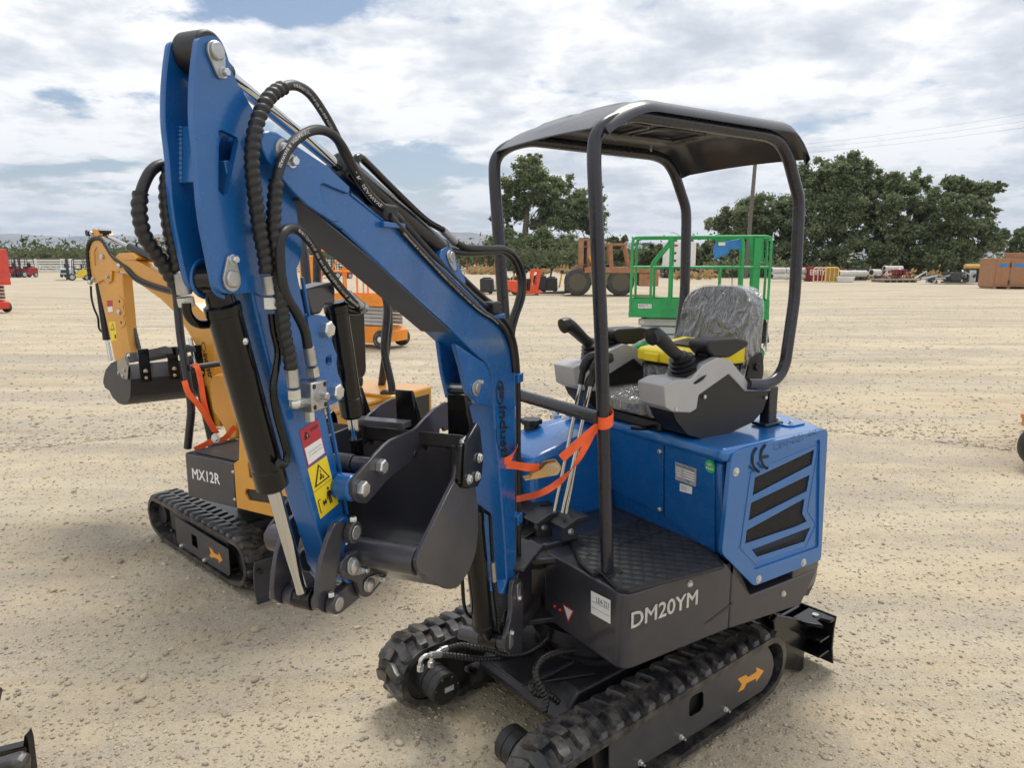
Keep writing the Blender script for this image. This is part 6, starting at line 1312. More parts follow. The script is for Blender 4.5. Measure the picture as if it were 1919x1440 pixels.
MB(YA).tube(catmull([YA.on(*p, 1, 0.0) for p in zl((645, 515), (650, 600), (670, 680), (695, 740), (705, 820), (740, 852))], 6), 0.008, 8).build('cylinder_pipe', BLACKG, ykc)
hose('spiral_wrapped_hose', RUBBER, [YA.on(*p, 1, 0.05) for p in zl((642, 480), (632, 400), (622, 300), (630, 220), (665, 180), (720, 185), (760, 240), (790, 290))], 0.016, YE, helix=True, fr=YA, pitch=0.03)
hose('hydraulic_hose', RUBBER, [YA.on(*p, 1, 0.055) for p in zl((760, 240), (800, 310), (860, 360), (910, 395), (980, 460), (1100, 510), (1240, 550))], 0.011, YE, fr=YA)
hose('hydraulic_hose', RUBBER, [YA.on(*p, 1, 0.055) for p in zl((890, 390), (960, 470), (1080, 525), (1240, 570))], 0.011, YE, fr=YA)
for p in zl((640, 490), (850, 370), (1245, 560)): q = YA.on(*p, 1, 0.055); MB(YA).ball(q, 0.02, 10).build('hose_fitting', ZINC, YE)
ybr = zl((815, 590), (840, 585), (870, 610), (880, 640), (872, 670), (888, 710), (875, 740), (890, 780), (880, 805), (850, 818), (832, 800))
yprism('thumb_bracket', ybr, 0.03, 0.040, YELL, yarm, 0.002); yprism('thumb_bracket', zl((870, 590), (895, 590), (925, 620), (920, 660), (935, 690), (932, 740), (942, 780), (920, 790), (890, 700)), -0.055, -0.045, YELL, yarm, 0.002)
q = YA.on(*zl((845, 702))[0], 1, 0.042); MB(YA).bolt(q, (0, 1, 0), 0.018, 0.012).build('bolt', ZINC, yarm)
for p in zl((848, 625), (860, 775)): q = YA.on(*p, 1, 0.0402); MB(YA).cyl(q, q + Vector((0, 0.001, 0)), 0.010, 12).build('bracket_hole', BLACKP, yarm)
yth = yprism('thumb', zl((880, 680), (905, 690), (950, 820), (985, 960), (945, 1000), (920, 900), (890, 790)), -0.03, -0.01, GREY, YE, 0.002)
yprism('label', zl((757, 620), (797, 617), (803, 700), (765, 708)), 0.0352, 0.036, REDP, yarm, 0); yprism('label', zl((762, 665), (798, 660), (801, 698), (767, 704)), 0.0362, 0.0368, WHITEP, yarm, 0)
yprism('label', zl((770, 772), (818, 768), (832, 900), (790, 908)), 0.0352, 0.036, YELP, yarm, 0); yprism('label_print', zl((783, 830), (798, 780), (815, 828)), 0.0362, 0.0366, BLACKP, yarm, 0); yprism('label_print', zl((787, 822), (798, 790), (809, 821)), 0.0368, 0.0371, YELP, yarm, 0); yprism('label_print', zl((812, 862), (822, 860), (826, 890), (818, 892)), 0.0362, 0.0366, BLACKP, yarm, 0)
a = YA.on(380, 664, 1, 0.052); text_mb(YA, 'industr', a, YA.on(391, 710, 1, 0.052) - a, YA.on(389, 662, 1, 0.052) - a, 0.0, heavy=0.03).build('maker_lettering', BLACKP, yboom)
e0 = YA.on(381, 651, 1, 0.052); MB(YA).rings([[(e0.x + 0.022 * k_ * math.cos(2 * math.pi * k / 24), e0.y, e0.z + 0.034 * k_ * math.sin(2 * math.pi * k / 24)) for k in range(24)] for k_ in (1.0, 0.8)], cap=False).build('maker_emblem', BLACKP, yboom)
MB(YA).cyl(YA.on(398, 825, 1, 0.08), YA.on(376, 725, 1, 0.08), 0.03, 16).build('boom_cylinder', BLACKG, YE, 0.003); MB(YA).cyl(YA.on(376, 725, 1, 0.08), YA.on(356, 634, 1, 0.08), 0.014, 12).build('piston_rod', CHROME, YE)
# bucket: axis across, shell towards the camera
GREYM = mat('matt_charcoal', (0.036, 0.036, 0.042), 0.6, var=0.12, spec=0.3)
ybf = Frame(0, 0, 140.0); o_ = at_depth(262, 690, 5.0); ybf = Frame(o_.x, o_.y, 142.0, o_.z)
def bx(px, py, ax, v): return ybf.on(px, py, ax, v)
lft = 0.21
sp = [(q.x, q.z) for q in (bx(*p, 1, lft) for p in zl((830, 1045), (790, 1060), (750, 1110), (735, 1165), (732, 1205), (745, 1240), (775, 1260), (800, 1310), (840, 1350), (875, 1362), (905, 1345), (925, 1300), (928, 1180), (905, 1080)))]
ybk = MB(ybf).prism(sp, 1, lft - 0.01, lft).build('bucket', GREYM, YE, 0.002); MB(ybf).prism(sp, 1, -0.26, -0.25).build('bucket_side', GREYM, ybk, 0.002)
sh = sp[7:] ; inn = [(x + 0.012, z + 0.004) for x, z in sh]
MB(ybf).prism(sh + inn[::-1], 1, -0.25, lft - 0.01).build('bucket_shell', GREYM, ybk, 0.001)
MB(ybf).prism(sp[3:8] + [(x + 0.0, z + 0.012) for x, z in sp[3:8]][::-1], 1, -0.25, lft - 0.01).build('bucket_floor', GREYM, ybk, 0.001)
for k, yv in enumerate((0.13, -0.03, -0.19)):
    t = bx(*zl((985 + 150 * k, 955))[0], 1, yv); zt_, zb_ = sp[13][1] + 0.10, sp[12][1] - 0.02; xt = sp[12][0] - 0.012
    th_ = MB(ybf).prism([(xt - 0.008, zb_), (xt - 0.014, zb_ + 0.03), (xt + 0.01, zt_), (xt + 0.022, zt_), (xt + 0.004, zb_)], 1, yv - 0.03, yv + 0.03).build('bucket_tooth', BLACKG, ybk, 0.002)
    for zz in (0.025, 0.065): MB(ybf).bolt((xt - 0.008, yv, zb_ + zz), (-1, 0, 0), 0.010, 0.008).build('bolt', ZINC, ybk)
sc2 = [(q.x, q.z) for q in (bx(*p, 1, lft + 0.012) for p in zl((830, 1050), (885, 1018), (912, 1090), (905, 1180), (870, 1175), (835, 1120)))]
MB(ybf).prism(sc2, 1, lft + 0.0005, lft + 0.012).build('side_cutter', BLACKG, ybk, 0.002)
for p in zl((842, 1135), (882, 1115), (872, 1158)): q = bx(*p, 1, lft + 0.013); MB(ybf).bolt(q, (0, 1, 0), 0.010, 0.006).build('bolt', ZINC, ybk)
eb = [(q.x, q.z) for q in (bx(*p, 1, 0.09) for p in zl((850, 1000), (950, 985), (1080, 960), (1140, 945), (1180, 960), (1190, 1000), (1150, 1000), (1040, 1035), (900, 1065), (850, 1040)))]
MB(ybf).prism(eb, 1, -0.06, -0.05).build('thumb_plate', GREYM, yth, 0.002); MB(ybf).prism(eb, 1, 0.06, 0.07).build('thumb_plate', GREYM, yth, 0.002)
for p in zl((918, 1018), (798, 1072)): q = bx(*p, 1, 0.1); MB(ybf).bolt(q, (0, 1, 0), 0.019, 0.014).build('bolt', ZINC, ybk)
# its orange strap
YS = thing('ratchet_strap', 'orange strap looped over the grab bar of the yellow excavator', 'strap', YU)
zs_ = lambda *p: zc((250, 580), 2.619, p)
Yg = YU.w(ygb[0]).y
ribbon(WORLD, [(at_depth(*zs_(p)[0], Yg + d_), (0.7, 0, 0.7)) for p, d_ in (((285, 275), 0.06), ((310, 280), -0.03), ((330, 350), -0.02), ((345, 450), 0.0), ((370, 540), 0.03), ((410, 610), 0.1))], 0.030, STRAP, 'webbing', YS)
ribbon(WORLD, [(at_depth(*zs_(p)[0], Yg + d_), (0.8, 0, 0.5)) for p, d_ in (((250, 350), -0.05), ((270, 410), -0.05), ((320, 470), -0.02), ((360, 530), 0.02), ((400, 600), 0.08))], 0.034, STRAP, 'webbing', YS)
ribbon(WORLD, [(at_depth(*zs_(p)[0], Yg + d_), (0.3, 0, 1)) for p, d_ in (((300, 690), 0.05), ((345, 668), 0.08), ((380, 650), 0.1), ((440, 640), 0.12), ((500, 575), 0.15))], 0.034, STRAP, 'webbing', YS)
MB().tube([at_depth(*zs_((370, 680))[0], Yg + 0.05), at_depth(*zs_((505, 645))[0], Yg + 0.15)], 0.016, 10).build('ratchet_handle', BLACK, YS, 0.002)
q = at_depth(*zs_((405, 632))[0], Yg + 0.06); MB().bolt(q, (-0.2, -1, 0.1), 0.022, 0.015).build('ratchet_bolt', ZINC, YS)
# ================================================================== FOREGROUND SCRAPS AT THE FRAME EDGES
FG = Frame(-1.95, 2.20, 20.0)
FE = thing('dozer_blade_corner', 'black blade and rubber track end of a machine cut off by the bottom left corner', 'machine part', FG)
zf = lambda *p: zc((0, 1200), 3.838, p)
def fgp(px, py, Y=2.15): return at_depth(px, py, Y)
pts = [fgp(*p) for p in zf((-260, 830), (0, 765), (205, 715), (215, 640), (228, 632), (245, 690), (270, 900), (285, 1100), (250, 1100), (235, 800), (225, 725), (0, 790), (-260, 850))]
a_ = [p for p in pts]; b_ = [p + Vector((0.0, -0.03, -0.005)) for p in pts]
MB().rings([a_, b_]).build('blade_edge', BLACKG, FE, 0.002)
pts = [fgp(*p, 2.20) for p in zf((-260, 855), (0, 790), (228, 735), (250, 860), (262, 1150), (-260, 1150))]; MB().rings([pts, [p + Vector((0, -0.02, 0)) for p in pts]]).build('blade_face', BLACKG, FE, 0.002)
c_ = [fgp(*p, 2.06) for p in zf((-120, 860), (40, 820), (170, 780), (235, 815), (232, 950), (200, 1150), (-120, 1150))]; MB().rings([c_, [p + Vector((0, -0.05, -0.01)) for p in c_]]).build('track_lug', TRUB, FE, 0.012, 3)
FP = Frame(-2.1, 2.6, 0)
PURP = mat('plum_paint', (0.05, 0.025, 0.045), 0.35)
fo = MB(); pts = [at_depth(*p, 2.5) for p in zf((-160, 330), (8, 335), (28, 352), (8, 440), (-40, 620), (-160, 620))]; fo.rings([pts, [p + Vector((0, -0.10, 0)) for p in pts]])
o = fo.build('machine_fender', PURP, None, 0.006); tag(o, 'dark plum painted corner of a machine at the left edge above the cut-off blade', 'machine part')
RW = Frame(4.55, 5.95, 60.0)
RT = thing('trailer_corner', 'wheel and rusty deck corner of a trailer just inside the right edge', 'trailer', RW)
wc = at_depth(1955, 850, 5.85)
MB().lathe((wc.x, wc.y - 0.08, 0.20), (0, 1, 0), [(0, 0.10), (0.001, 0.155), (0.015, 0.185), (0.05, 0.197), (0.11, 0.197), (0.145, 0.185), (0.16, 0.155), (0.161, 0.10)], 36).build('wheel', RUBBER, RT)
MB().lathe((wc.x, wc.y - 0.085, 0.20), (0, 1, 0), [(0, 0.05), (0.004, 0.12), (0.02, 0.14), (0.03, 0.14)], 28).build('wheel_rim', mat('rusty_rim', (0.18, 0.09, 0.06), 0.7), RT)
dk = at_depth(1913, 776, 5.9); OAK = mat('weathered_orange', (0.55, 0.24, 0.10), 0.7, var=0.3)
dko = [(dk.x, dk.y), (dk.x + 1.1, dk.y - 0.25), (dk.x + 2.3, dk.y + 1.3), (dk.x + 1.35, dk.y + 1.55)]
MB().prism(dko, 2, dk.z - 0.035, dk.z).prism([(x + 0.015, y) for x, y in dko], 2, dk.z - 0.10, dk.z - 0.037).build('deck', OAK, RT, 0.004)
MB().bar((dk.x + 0.30, dk.y + 0.2, dk.z - 0.10), (wc.x, wc.y + 0.15, 0.2), 0.05, 0.05).build('axle_arm', BLACKG, RT, 0.004)
# ================================================================== MACHINES AT MIDDLE DISTANCE
def paint(name, c, rough=0.45, var=0.15, **k): return mat(name, c, rough, var=var, vscale=4, **k)
GRN = paint('lift_green', (0.020, 0.30, 0.085), 0.42); ORA = paint('lift_orange', (0.80, 0.27, 0.02), 0.42); RED = paint('lift_red', (0.62, 0.05, 0.03), 0.42)
LGRY = paint('galvanised_grey', (0.42, 0.44, 0.44), 0.45); TYRE = mat('tyre_rubber', (0.035, 0.035, 0.034), 0.8, var=0.3, dust=0.3); WHT = paint('white_paint', (0.75, 0.75, 0.73), 0.45, 0.06)
RUST = mat('rusty_orange_steel', (0.24, 0.12, 0.065), 0.8, var=0.4, vscale=3, col2=(0.42, 0.21, 0.11)); OLIVE = mat('faded_olive_paint', (0.13, 0.17, 0.055), 0.6, vscale=2, col2=(0.22, 0.24, 0.10))
DK = mat('dark_machine_grey', (0.035, 0.037, 0.040), 0.5, var=0.3); CBLUE = paint('control_blue', (0.03, 0.20, 0.52), 0.45)
def wheel(fr, par, c, r, w_, ax=(0, 1, 0), rim=None, name='wheel'):
    a = Vector(ax).normalized(); c = Vector(c) - a * w_ / 2
    o = MB(fr).lathe(c, a, [(0, r * 0.62), (0.001, r * 0.86), (w_ * 0.12, r * 0.97), (w_ * 0.3, r), (w_ * 0.7, r), (w_ * 0.88, r * 0.97), (w_ - 0.001, r * 0.86), (w_, r * 0.62)], 30).build(name, TYRE, par)
    MB(fr).lathe(c - a * 0.004, a, [(0, r * 0.15), (0.001, r * 0.30), (w_ * 0.10, r * 0.34), (w_ * 0.12, r * 0.60), (w_ * 0.02, r * 0.64), (w_ + 0.006, r * 0.64)], 24).build('rim', rim or LGRY, o)
    g = MB(fr)
    for k in range(5): t = 2 * math.pi * k / 5; u = a.orthogonal().normalized(); v = a.cross(u); g.cyl(c + (u * math.cos(t) + v * math.sin(t)) * r * 0.42 + a * w_ * 0.08, c + (u * math.cos(t) + v * math.sin(t)) * r * 0.42 - a * 0.004, r * 0.05, 6)
    g.build('wheel_nuts', DK, o, kind='stuff'); return o
def scissor_lift(fr, th, L, W, z_deck, h_face, z_top, m, stack=5, rim=None, gate=True, lam=LGRY, base_z=0.16, rail_r=0.021):
    hw, hl = W / 2, L / 2
    # chassis
    MB(fr).prism([(-hl * 0.96, 0.14), (hl * 0.96, 0.14), (hl * 0.98, 0.36), (hl * 0.75, 0.44), (-hl * 0.75, 0.44), (-hl * 0.98, 0.36)], 1, -hw * 0.72, hw * 0.72).build('chassis', m, th, 0.01)
    for s in (-1, 1): MB(fr).box(-hl * 0.55, hl * 0.55, s * hw * 0.74 - 0.02, s * hw * 0.74 + 0.02, 0.10, 0.30).build('pothole_guard', m, th, 0.006)
    for sx_ in (-1, 1):
        for sy_ in (-1, 1): wheel(fr, th, (sx_ * hl * 0.74, sy_ * hw * 0.86, 0.19), 0.19, 0.12, (0, 1, 0), rim)
    # folded scissor stack
    n = stack; z0 = 0.46; dz = (z_deck - 0.02 - z0) / n
    for i in range(n):
        for s in (-1, 1):
            zc_ = z0 + dz * (i + 0.5); o = MB(fr).box(-hl * 0.86, hl * 0.86, s * hw * 0.62 - 0.018, s * hw * 0.62 + 0.018, zc_ - dz * 0.42, zc_ + dz * 0.42).build('scissor_arm', lam, th, 0.006)
            for k in (-0.80, 0.0, 0.80): MB(fr).bolt((hl * k, s * (hw * 0.62 + 0.018), zc_), (0, s, 0), 0.030, 0.02).build('pivot_bolt', ZINC, o)
    for k in (-0.8, 0.8): MB(fr).cyl((hl * k, -hw * 0.6, z_deck - 0.06), (hl * k, hw * 0.6, z_deck - 0.06), 0.03, 10).build('cross_shaft', DK, th)
    # deck and toe boards
    MB(fr).box(-hl, hl, -hw, hw, z_deck, z_deck + 0.09).build('platform_deck', m, th, 0.006)
    for s in (-1, 1): MB(fr).box(-hl + 0.005, hl - 0.005, s * (hw - 0.012) - 0.006, s * (hw - 0.012) + 0.006, z_deck + 0.091, z_deck + h_face).build('toe_board', m, th, 0.003)
    for s in (-1, 1): MB(fr).box(s * (hl - 0.012) - 0.006, s * (hl - 0.012) + 0.006, -hw + 0.02, hw - 0.02, z_deck + 0.091, z_deck + h_face).build('toe_board', m, th, 0.003)
    # guard rails
    zb = z_deck + h_face; zm_ = zb + (z_top - zb) * 0.52
    for s in (-1, 1):
        y_ = s * (hw - 0.012)
        MB(fr).tube(fillet([(-hl + 0.03, y_, zb - 0.1), (-hl + 0.03, y_, z_top), (hl - 0.03, y_, z_top), (hl - 0.03, y_, zb - 0.1)], 0.10, 5), rail_r, 10).build('guard_rail', m, th)
        MB(fr).tube([(-hl + 0.03, y_, zm_), (hl - 0.03, y_, zm_)], rail_r * 0.85, 10).build('mid_rail', m, th)
        if gate: MB(fr).tube(fillet([(-hl + 0.34, y_, zb - 0.08), (-hl + 0.34, y_, zm_ + 0.06), (-hl + 0.60, y_, z_top - 0.08), (-hl + 0.62, y_, z_top)], 0.06, 4), rail_r, 10).build('gate_post', m, th)
        if gate: MB(fr).tube([(-hl + 0.63, y_, zb - 0.08), (-hl + 0.63, y_, z_top)], rail_r, 10).build('rail_post', m, th)
        MB(fr).tube([(hl * 0.3, y_, zb - 0.08), (hl * 0.3, y_, zm_)], rail_r * 0.8, 10).build('rail_post', m, th)
    for s in (-1, 1):
        for zz in (z_top - 0.01, zm_): MB(fr).tube([(s * (hl - 0.03), -hw + 0.02, zz), (s * (hl - 0.03), hw - 0.02, zz)], rail_r * 0.9, 10).build('end_rail', m, th)
# green lift
GL = Frame(3.01, 11.56, -75.0)
gl = thing('scissor_lift', 'green scissor lift with blue control box, beside the excavator seat', 'scissor lift', GL)
scissor_lift(GL, gl, 2.14, 0.80, 0.865, 0.29, 2.125, GRN, 3)
hw = 0.40
tx = [GL.on(1272, 571, 1, -hw), GL.on(1312, 596, 1, -hw)]
text_mb(GL, 'G', GL.on(1270, 592, 1, -hw + 0.003) + Vector((0, -0.014, 0)), Vector((0.15, 0, 0)), Vector((0, 0, 0.16)), 0.02, shear=0.2).build('maker_letter', WHITEP, gl)
text_mb(GL, 'GS', GL.on(1238, 592, 1, -hw + 0.003) + Vector((0, -0.014, 0)), Vector((0.22, 0, 0)), Vector((0, 0, 0.12)), 0.01).build('faded_letters', paint('faded_green', (0.03, 0.24, 0.09)), gl)
pq = GL.on(1196, 572, 1, -hw); MB(GL).box(pq.x, pq.x + 0.21, -hw - 0.008, -hw - 0.004, pq.z - 0.05, pq.z + 0.02).build('number_plate', WHITEP, gl)
text_mb(GL, '890752', (pq.x + 0.012, -hw - 0.0095, pq.z - 0.042), (0.186, 0, 0), (0, 0, 0.056), 0.0).build('number_lettering', BLACKP, gl)
cq = GL.on(1336, 487, 1, -hw + 0.05); 
bxp = [(q.x, q.z) for q in (GL.on(*p, 1, -0.30) for p in zc((1160, 400), 4.235, [(765, 235), (970, 200), (975, 285), (880, 285), (870, 320), (762, 365), (745, 290)]))]
MB(GL).prism(bxp, 1, -0.30, -0.10).build('control_box', CBLUE, gl, 0.01)
q = GL.on(*zc((1160, 400), 4.235, [(790, 245)])[0], 1, -0.302); MB(GL).box(q.x, q.x + 0.10, -0.306, -0.301, q.z - 0.02, q.z + 0.03).build('box_label', WHITEP, gl)
bxp = [(q.x, q.z) for q in (GL.on(*p, 1, -0.30) for p in zc((1160, 400), 4.235, [(765, 195), (855, 190), (855, 232), (768, 236)]))]; MB(GL).prism(bxp, 1, -0.29, -0.14).build('box_hanger', GRN, gl, 0.004)
for a0, a1 in ((1032, 1065), (1085, 1148)):
    bxp = [(q.x, q.z) for q in (GL.on(*p, 1, 0.3) for p in zc((1160, 400), 4.235, [(a0, 190), (a1, 190), (a1, 375), (a0, 375)]))]; MB(GL).prism(bxp, 1, 0.29, 0.31).build('manual_box', GRN, gl, 0.004)
cl = []
for k in range(90): t = k / 89; c = GL.on(1372, 480 + 58 * t, 1, -0.25); cl.append((c.x + 0.012 * math.cos(k * 1.3), -0.25 + 0.012 * math.sin(k * 1.3), c.z))
MB(GL).tube(cl, 0.004, 5).build('coiled_cable', BLACKP, gl)
for y_ in (-0.386, 0.386): MB(GL).tube(fillet([(0.2, y_, 2.122), (0.64, y_, 2.122), (0.64, y_, 1.05)], 0.12, 5), 0.023, 10).build('extension_rail', GRN, gl); MB(GL).box(0.80, 0.90, y_ - 0.012, y_ + 0.012, 1.1, 2.1).build('rail_channel', GRN, gl, 0.004)
MB(GL).bar((0.98, 0.02, 0.45), (0.88, 0.02, 1.0), 0.12, 0.30).build('ladder_back', DK, gl, 0.01)
for k in range(4): MB(GL).box(1.06, 1.08, -0.22, 0.24, 0.42 + 0.11 * k, 0.47 + 0.11 * k).build('entry_step', LGRY, gl, 0.004)
for s in (-0.22, 0.24): MB(GL).box(1.06, 1.08, s - 0.02, s + 0.02, 0.36, 0.86).build('ladder_stile', LGRY, gl, 0.004)
# orange lift
OL = Frame(-3.05, 14.9, -62.0)
ol = thing('scissor_lift', 'orange scissor lift with white wheels, seen under the blue boom', 'scissor lift', OL)
scissor_lift(OL, ol, 1.75, 0.78, 0.86, 0.22, 1.98, ORA, 5, rim=WHT)
for p, wd, hd, dp in (((576, 510), 0.30, 0.62, 13.6),):
    q = at_depth(p[0], p[1], dp); of2 = Frame(q.x, q.y, -62, q.z); bb = MB(of2).box(-wd / 2, wd / 2, -0.06, 0.06, -hd / 2, hd / 2).build('control_cabinet', ORA, ol, 0.02)
    text_mb(of2, 'me', (-0.06, -0.062, 0.17), (0.16, 0, 0), (0, 0, 0.08), 0.01, shear=0.3).build('cabinet_lettering', BLACKP, ol); MB(of2).box(0.0, 0.10, -0.064, -0.061, 0.06, 0.14).build('cabinet_label', WHITEP, ol)
# red lift at the left edge
RL = Frame(-18.35, 24.6, -75.0)
rl = thing('scissor_lift', 'red scissor lift cut by the left edge of the picture', 'scissor lift', RL)
scissor_lift(RL, rl, 1.9, 0.9, 0.95, 0.28, 2.15, RED, 4, lam=mat('tan_grime', (0.36, 0.30, 0.22), 0.7))
q = RL.on(18, 500, 1, -0.45); MB(RL).prism([(q.x - 0.55, 1.05), (q.x - 0.02, 1.05), (q.x - 0.10, 2.12), (q.x - 0.55, 2.12)], 1, -0.47, -0.452).build('side_panel', RED, rl, 0.005)
for k in range(7): MB(RL).prism([(0.18 + k * 0.10, 1.12), (0.23 + k * 0.10, 1.12), (0.27 + k * 0.10, 1.20), (0.22 + k * 0.10, 1.20)], 1, -0.476, -0.4705).build('hazard_stripe', YELP if k % 2 else BLACKP, rl)
# ------------------------------------------------------------------ forklifts
def forklift(px, py, th, label, m, cabm, s=1.0, cw=None, group='forklifts by the white fence', tank=True):
    g = ground_at(px, py); fr = Frame(g.x, g.y, th); t = thing('forklift', label, 'forklift', fr, group)
    b = MB(fr).prism([(x * s, z * s) for x, z in ((-1.05, 0.32), (-1.08, 0.95), (-0.95, 1.08), (-0.15, 1.05), (0.05, 0.55), (0.62, 0.50), (0.70, 0.25), (-0.6, 0.25))], 1, -0.55 * s, 0.55 * s).build('body', m, t, 0.05, 3)
    MB(fr).prism([(x * s, z * s) for x, z in ((-1.10, 0.50), (-1.12, 0.80), (-1.03, 0.9), (-1.0, 0.5))], 1, -0.45 * s, 0.45 * s).build('counterweight_inset', cw or DK, t, 0.02)
    for x, r in ((0.55, 0.33), (-0.75, 0.27)):
        for y in (-0.5, 0.5): wheel(fr, t, (x * s, y * s, r * s), r * s, 0.22 * s, (0, 1, 0), LGRY)
    for y in (-0.48, 0.48): MB(fr).tube(fillet([(0.38 * s, y * s, 0.5 * s), (0.30 * s, y * s, 2.08 * s), (-0.62 * s, y * s, 2.12 * s), (-0.75 * s, y * s, 1.05 * s)], 0.12 * s), 0.035 * s, 8).build('overhead_guard', cabm, t)
    for x in (0.25, 0.02, -0.2, -0.42, -0.6): MB(fr).tube([(x * s, -0.48 * s, 2.10 * s), (x * s, 0.48 * s, 2.10 * s)], 0.025 * s, 6).build('guard_bar', cabm, t)
    MB(fr).box(-0.45 * s, 0.0, -0.25 * s, 0.25 * s, 1.05 * s, 1.18 * s).box(-0.5 * s, -0.38 * s, -0.25 * s, 0.25 * s, 1.18 * s, 1.6 * s).build('seat', BLACK, t, 0.04)
    MB(fr).bar((0.32 * s, 0, 0.6 * s), (0.18 * s, 0, 1.18 * s), 0.05, 0.05).cyl((0.16 * s, -0.01, 1.18 * s), (0.14 * s, 0.01, 1.21 * s), 0.18 * s, 14).build('steering_column', BLACK, t)
    for y in (-0.38, 0.38): MB(fr).box(0.76 * s, 0.90 * s, (y - 0.06) * s, (y + 0.06) * s, 0.08 * s, 2.15 * s).build('mast_rail', DK, t, 0.01)
    for z in (0.3, 1.1, 2.1): MB(fr).box(0.78 * s, 0.88 * s, -0.32 * s, 0.32 * s, z * s, (z + 0.10) * s).build('mast_crossbar', DK, t, 0.01)
    for y in (-0.25, 0.25): MB(fr).prism([(0.93 * s, 0.05 * s), (0.93 * s, 0.6 * s), (0.98 * s, 0.6 * s), (0.98 * s, 0.10 * s), (1.95 * s, 0.07 * s), (1.95 * s, 0.05 * s)], 1, (y - 0.06) * s, (y + 0.06) * s).build('fork', DK, t, 0.004)
    if tank: MB(fr).lathe((-0.80 * s, -0.38 * s, 1.24 * s), (0, 1, 0), [(0, 0.02), (0.02, 0.12 * s), (0.06, 0.155 * s), (0.70 * s, 0.155 * s), (0.74 * s, 0.12 * s), (0.76 * s, 0.02)], 18).build('gas_tank', WHT, t)
    return t
FRED = paint('forklift_red', (0.36, 0.03, 0.04)); FYEL = paint('forklift_yellow', (0.72, 0.55, 0.05)); FBLU = paint('forklift_pale_blue', (0.45, 0.55, 0.62))
forklift(49, 520, 20, 'red forklift with white gas tank and raised wiper arm, left of the white fence gate', FRED, DK)
forklift(20, 520, 20, 'red forklift half hidden behind the red scissor lift', FRED, DK)
forklift(146, 525.5, 50, 'yellow and grey forklift in front of the white fence', FYEL, BLACKP, 0.92, tank=False)
forklift(129, 519.5, 165, 'pale blue forklift with white cage, behind the yellow forklift', FBLU, WHT, 0.95, tank=False)
# distant machines between arm and boom
for px, py, c, lb in ((607, 520, FRED, 'red forklift far behind the orange scissor lift'), (640, 522, FRED, 'dark red forklift far behind the blue boom')):
    forklift(px, py, 60, lb, c, DK, 1.0, group='forklifts far behind the boom')
# ------------------------------------------------------------------ old rusty forklift truck
BT = Frame(4.52, 37.6, 94.0)
bt = thing('heavy_forklift', 'old heavy forklift with rusty orange frame and olive green body', 'forklift', BT)
MB(BT).prism([(0.62, 0.62), (0.55, 1.16), (-1.9, 1.16), (-1.95, 0.8), (-1.75, 0.75), (-1.62, 1.0), (-0.62, 1.0), (-0.45, 0.55), (0.45, 0.55)], 1, -0.92, 0.92).build('body', OLIVE, bt, 0.04, 3)
MB(BT).box(-2.9, 0.75, -1.02, 1.02, 1.165, 1.45).build('deck', RUST, bt, 0.02)
MB(BT).box(-3.0, -2.0, -0.98, 0.98, 0.50, 1.16).build('counterweight', RUST, bt, 0.05)
for x, r_ in ((1.09, 0.70), (-1.09, 0.70)):
    for y in (-0.80, 0.80): wheel(BT, bt, (x, y, r_), r_, 0.40, (0, 1, 0), mat('dusty_rim', (0.10, 0.085, 0.06), 0.8))
for y in (-0.5, 0.5):
    MB(BT).box(0.80, 1.05, y - 0.09, y + 0.09, 0.9, 2.95).build('mast_rail', RUST, bt, 0.02); MB(BT).box(0.45, 0.62, y - 0.10, y + 0.02, 1.46, 2.80).build('inner_mast', RUST, bt, 0.02)
for z in (1.5, 2.45, 2.80): MB(BT).box(0.50, 1.0, -0.40, 0.40, z, z + 0.10).build('mast_crossbar', RUST, bt, 0.02)
MB(BT).cyl((0.72, 0.0, 0.9), (0.72, 0.0, 2.75), 0.10, 14).build('lift_cylinder', DK, bt)
for y in (-0.2, 0.2): MB(BT).cyl((0.9, y, 0.9), (0.9, y, 2.6), 0.03, 8).build('mast_chain', DK, bt)
MB(BT).box(1.45, 1.60, -0.8, 0.8, 0.95, 1.10).box(1.45, 1.58, -0.8, 0.8, 0.35, 0.48).build('fork_carriage', RUST, bt, 0.02)
MB(BT).prism([(1.05, 1.1), (1.5, 1.1), (1.5, 1.25), (1.15, 1.6), (1.05, 1.6)], 1, -0.45, -0.35).build('carriage_bracket', RUST, bt, 0.02); MB(BT).prism([(1.05, 1.1), (1.5, 1.1), (1.5, 1.25), (1.15, 1.6), (1.05, 1.6)], 1, 0.35, 0.45).build('carriage_bracket', RUST, bt, 0.02)
for y in (-0.4, 0.4): MB(BT).prism([(1.61, 0.10), (1.61, 1.15), (1.70, 1.15), (1.72, 0.2), (2.9, 0.15), (2.9, 0.10)], 1, y - 0.08, y + 0.08).build('fork', DK, bt, 0.01)
for y in (-0.7, 0.7):
    for xa, xb, wd in ((0.02, -0.15, 0.10), (-0.62, -0.55, 0.20), (-1.55, -1.30, 0.11)): MB(BT).bar((xa, y, 1.45), (xb, y, 2.55), 0.10, wd).build('guard_post', RUST, bt, 0.01)
    MB(BT).box(-1.4, -0.05, y - 0.06, y + 0.06, 2.555, 2.66).build('guard_beam', RUST, bt, 0.01)
for x in (-0.1, -0.6, -1.32): MB(BT).box(x - 0.05, x + 0.05, -0.635, 0.635, 2.56, 2.65).build('guard_bar', RUST, bt, 0.01)
MB(BT).box(-0.60, -0.15, -0.3, 0.3, 1.455, 1.62).box(-0.72, -0.58, -0.3, 0.3, 1.62, 2.0).build('seat', DK, bt, 0.05)
MB(BT).bar((0.30, 0.6, 1.47), (0.52, 0.6, 2.05), 0.10, 0.10).build('tilt_cylinder', YELL, bt, 0.01)
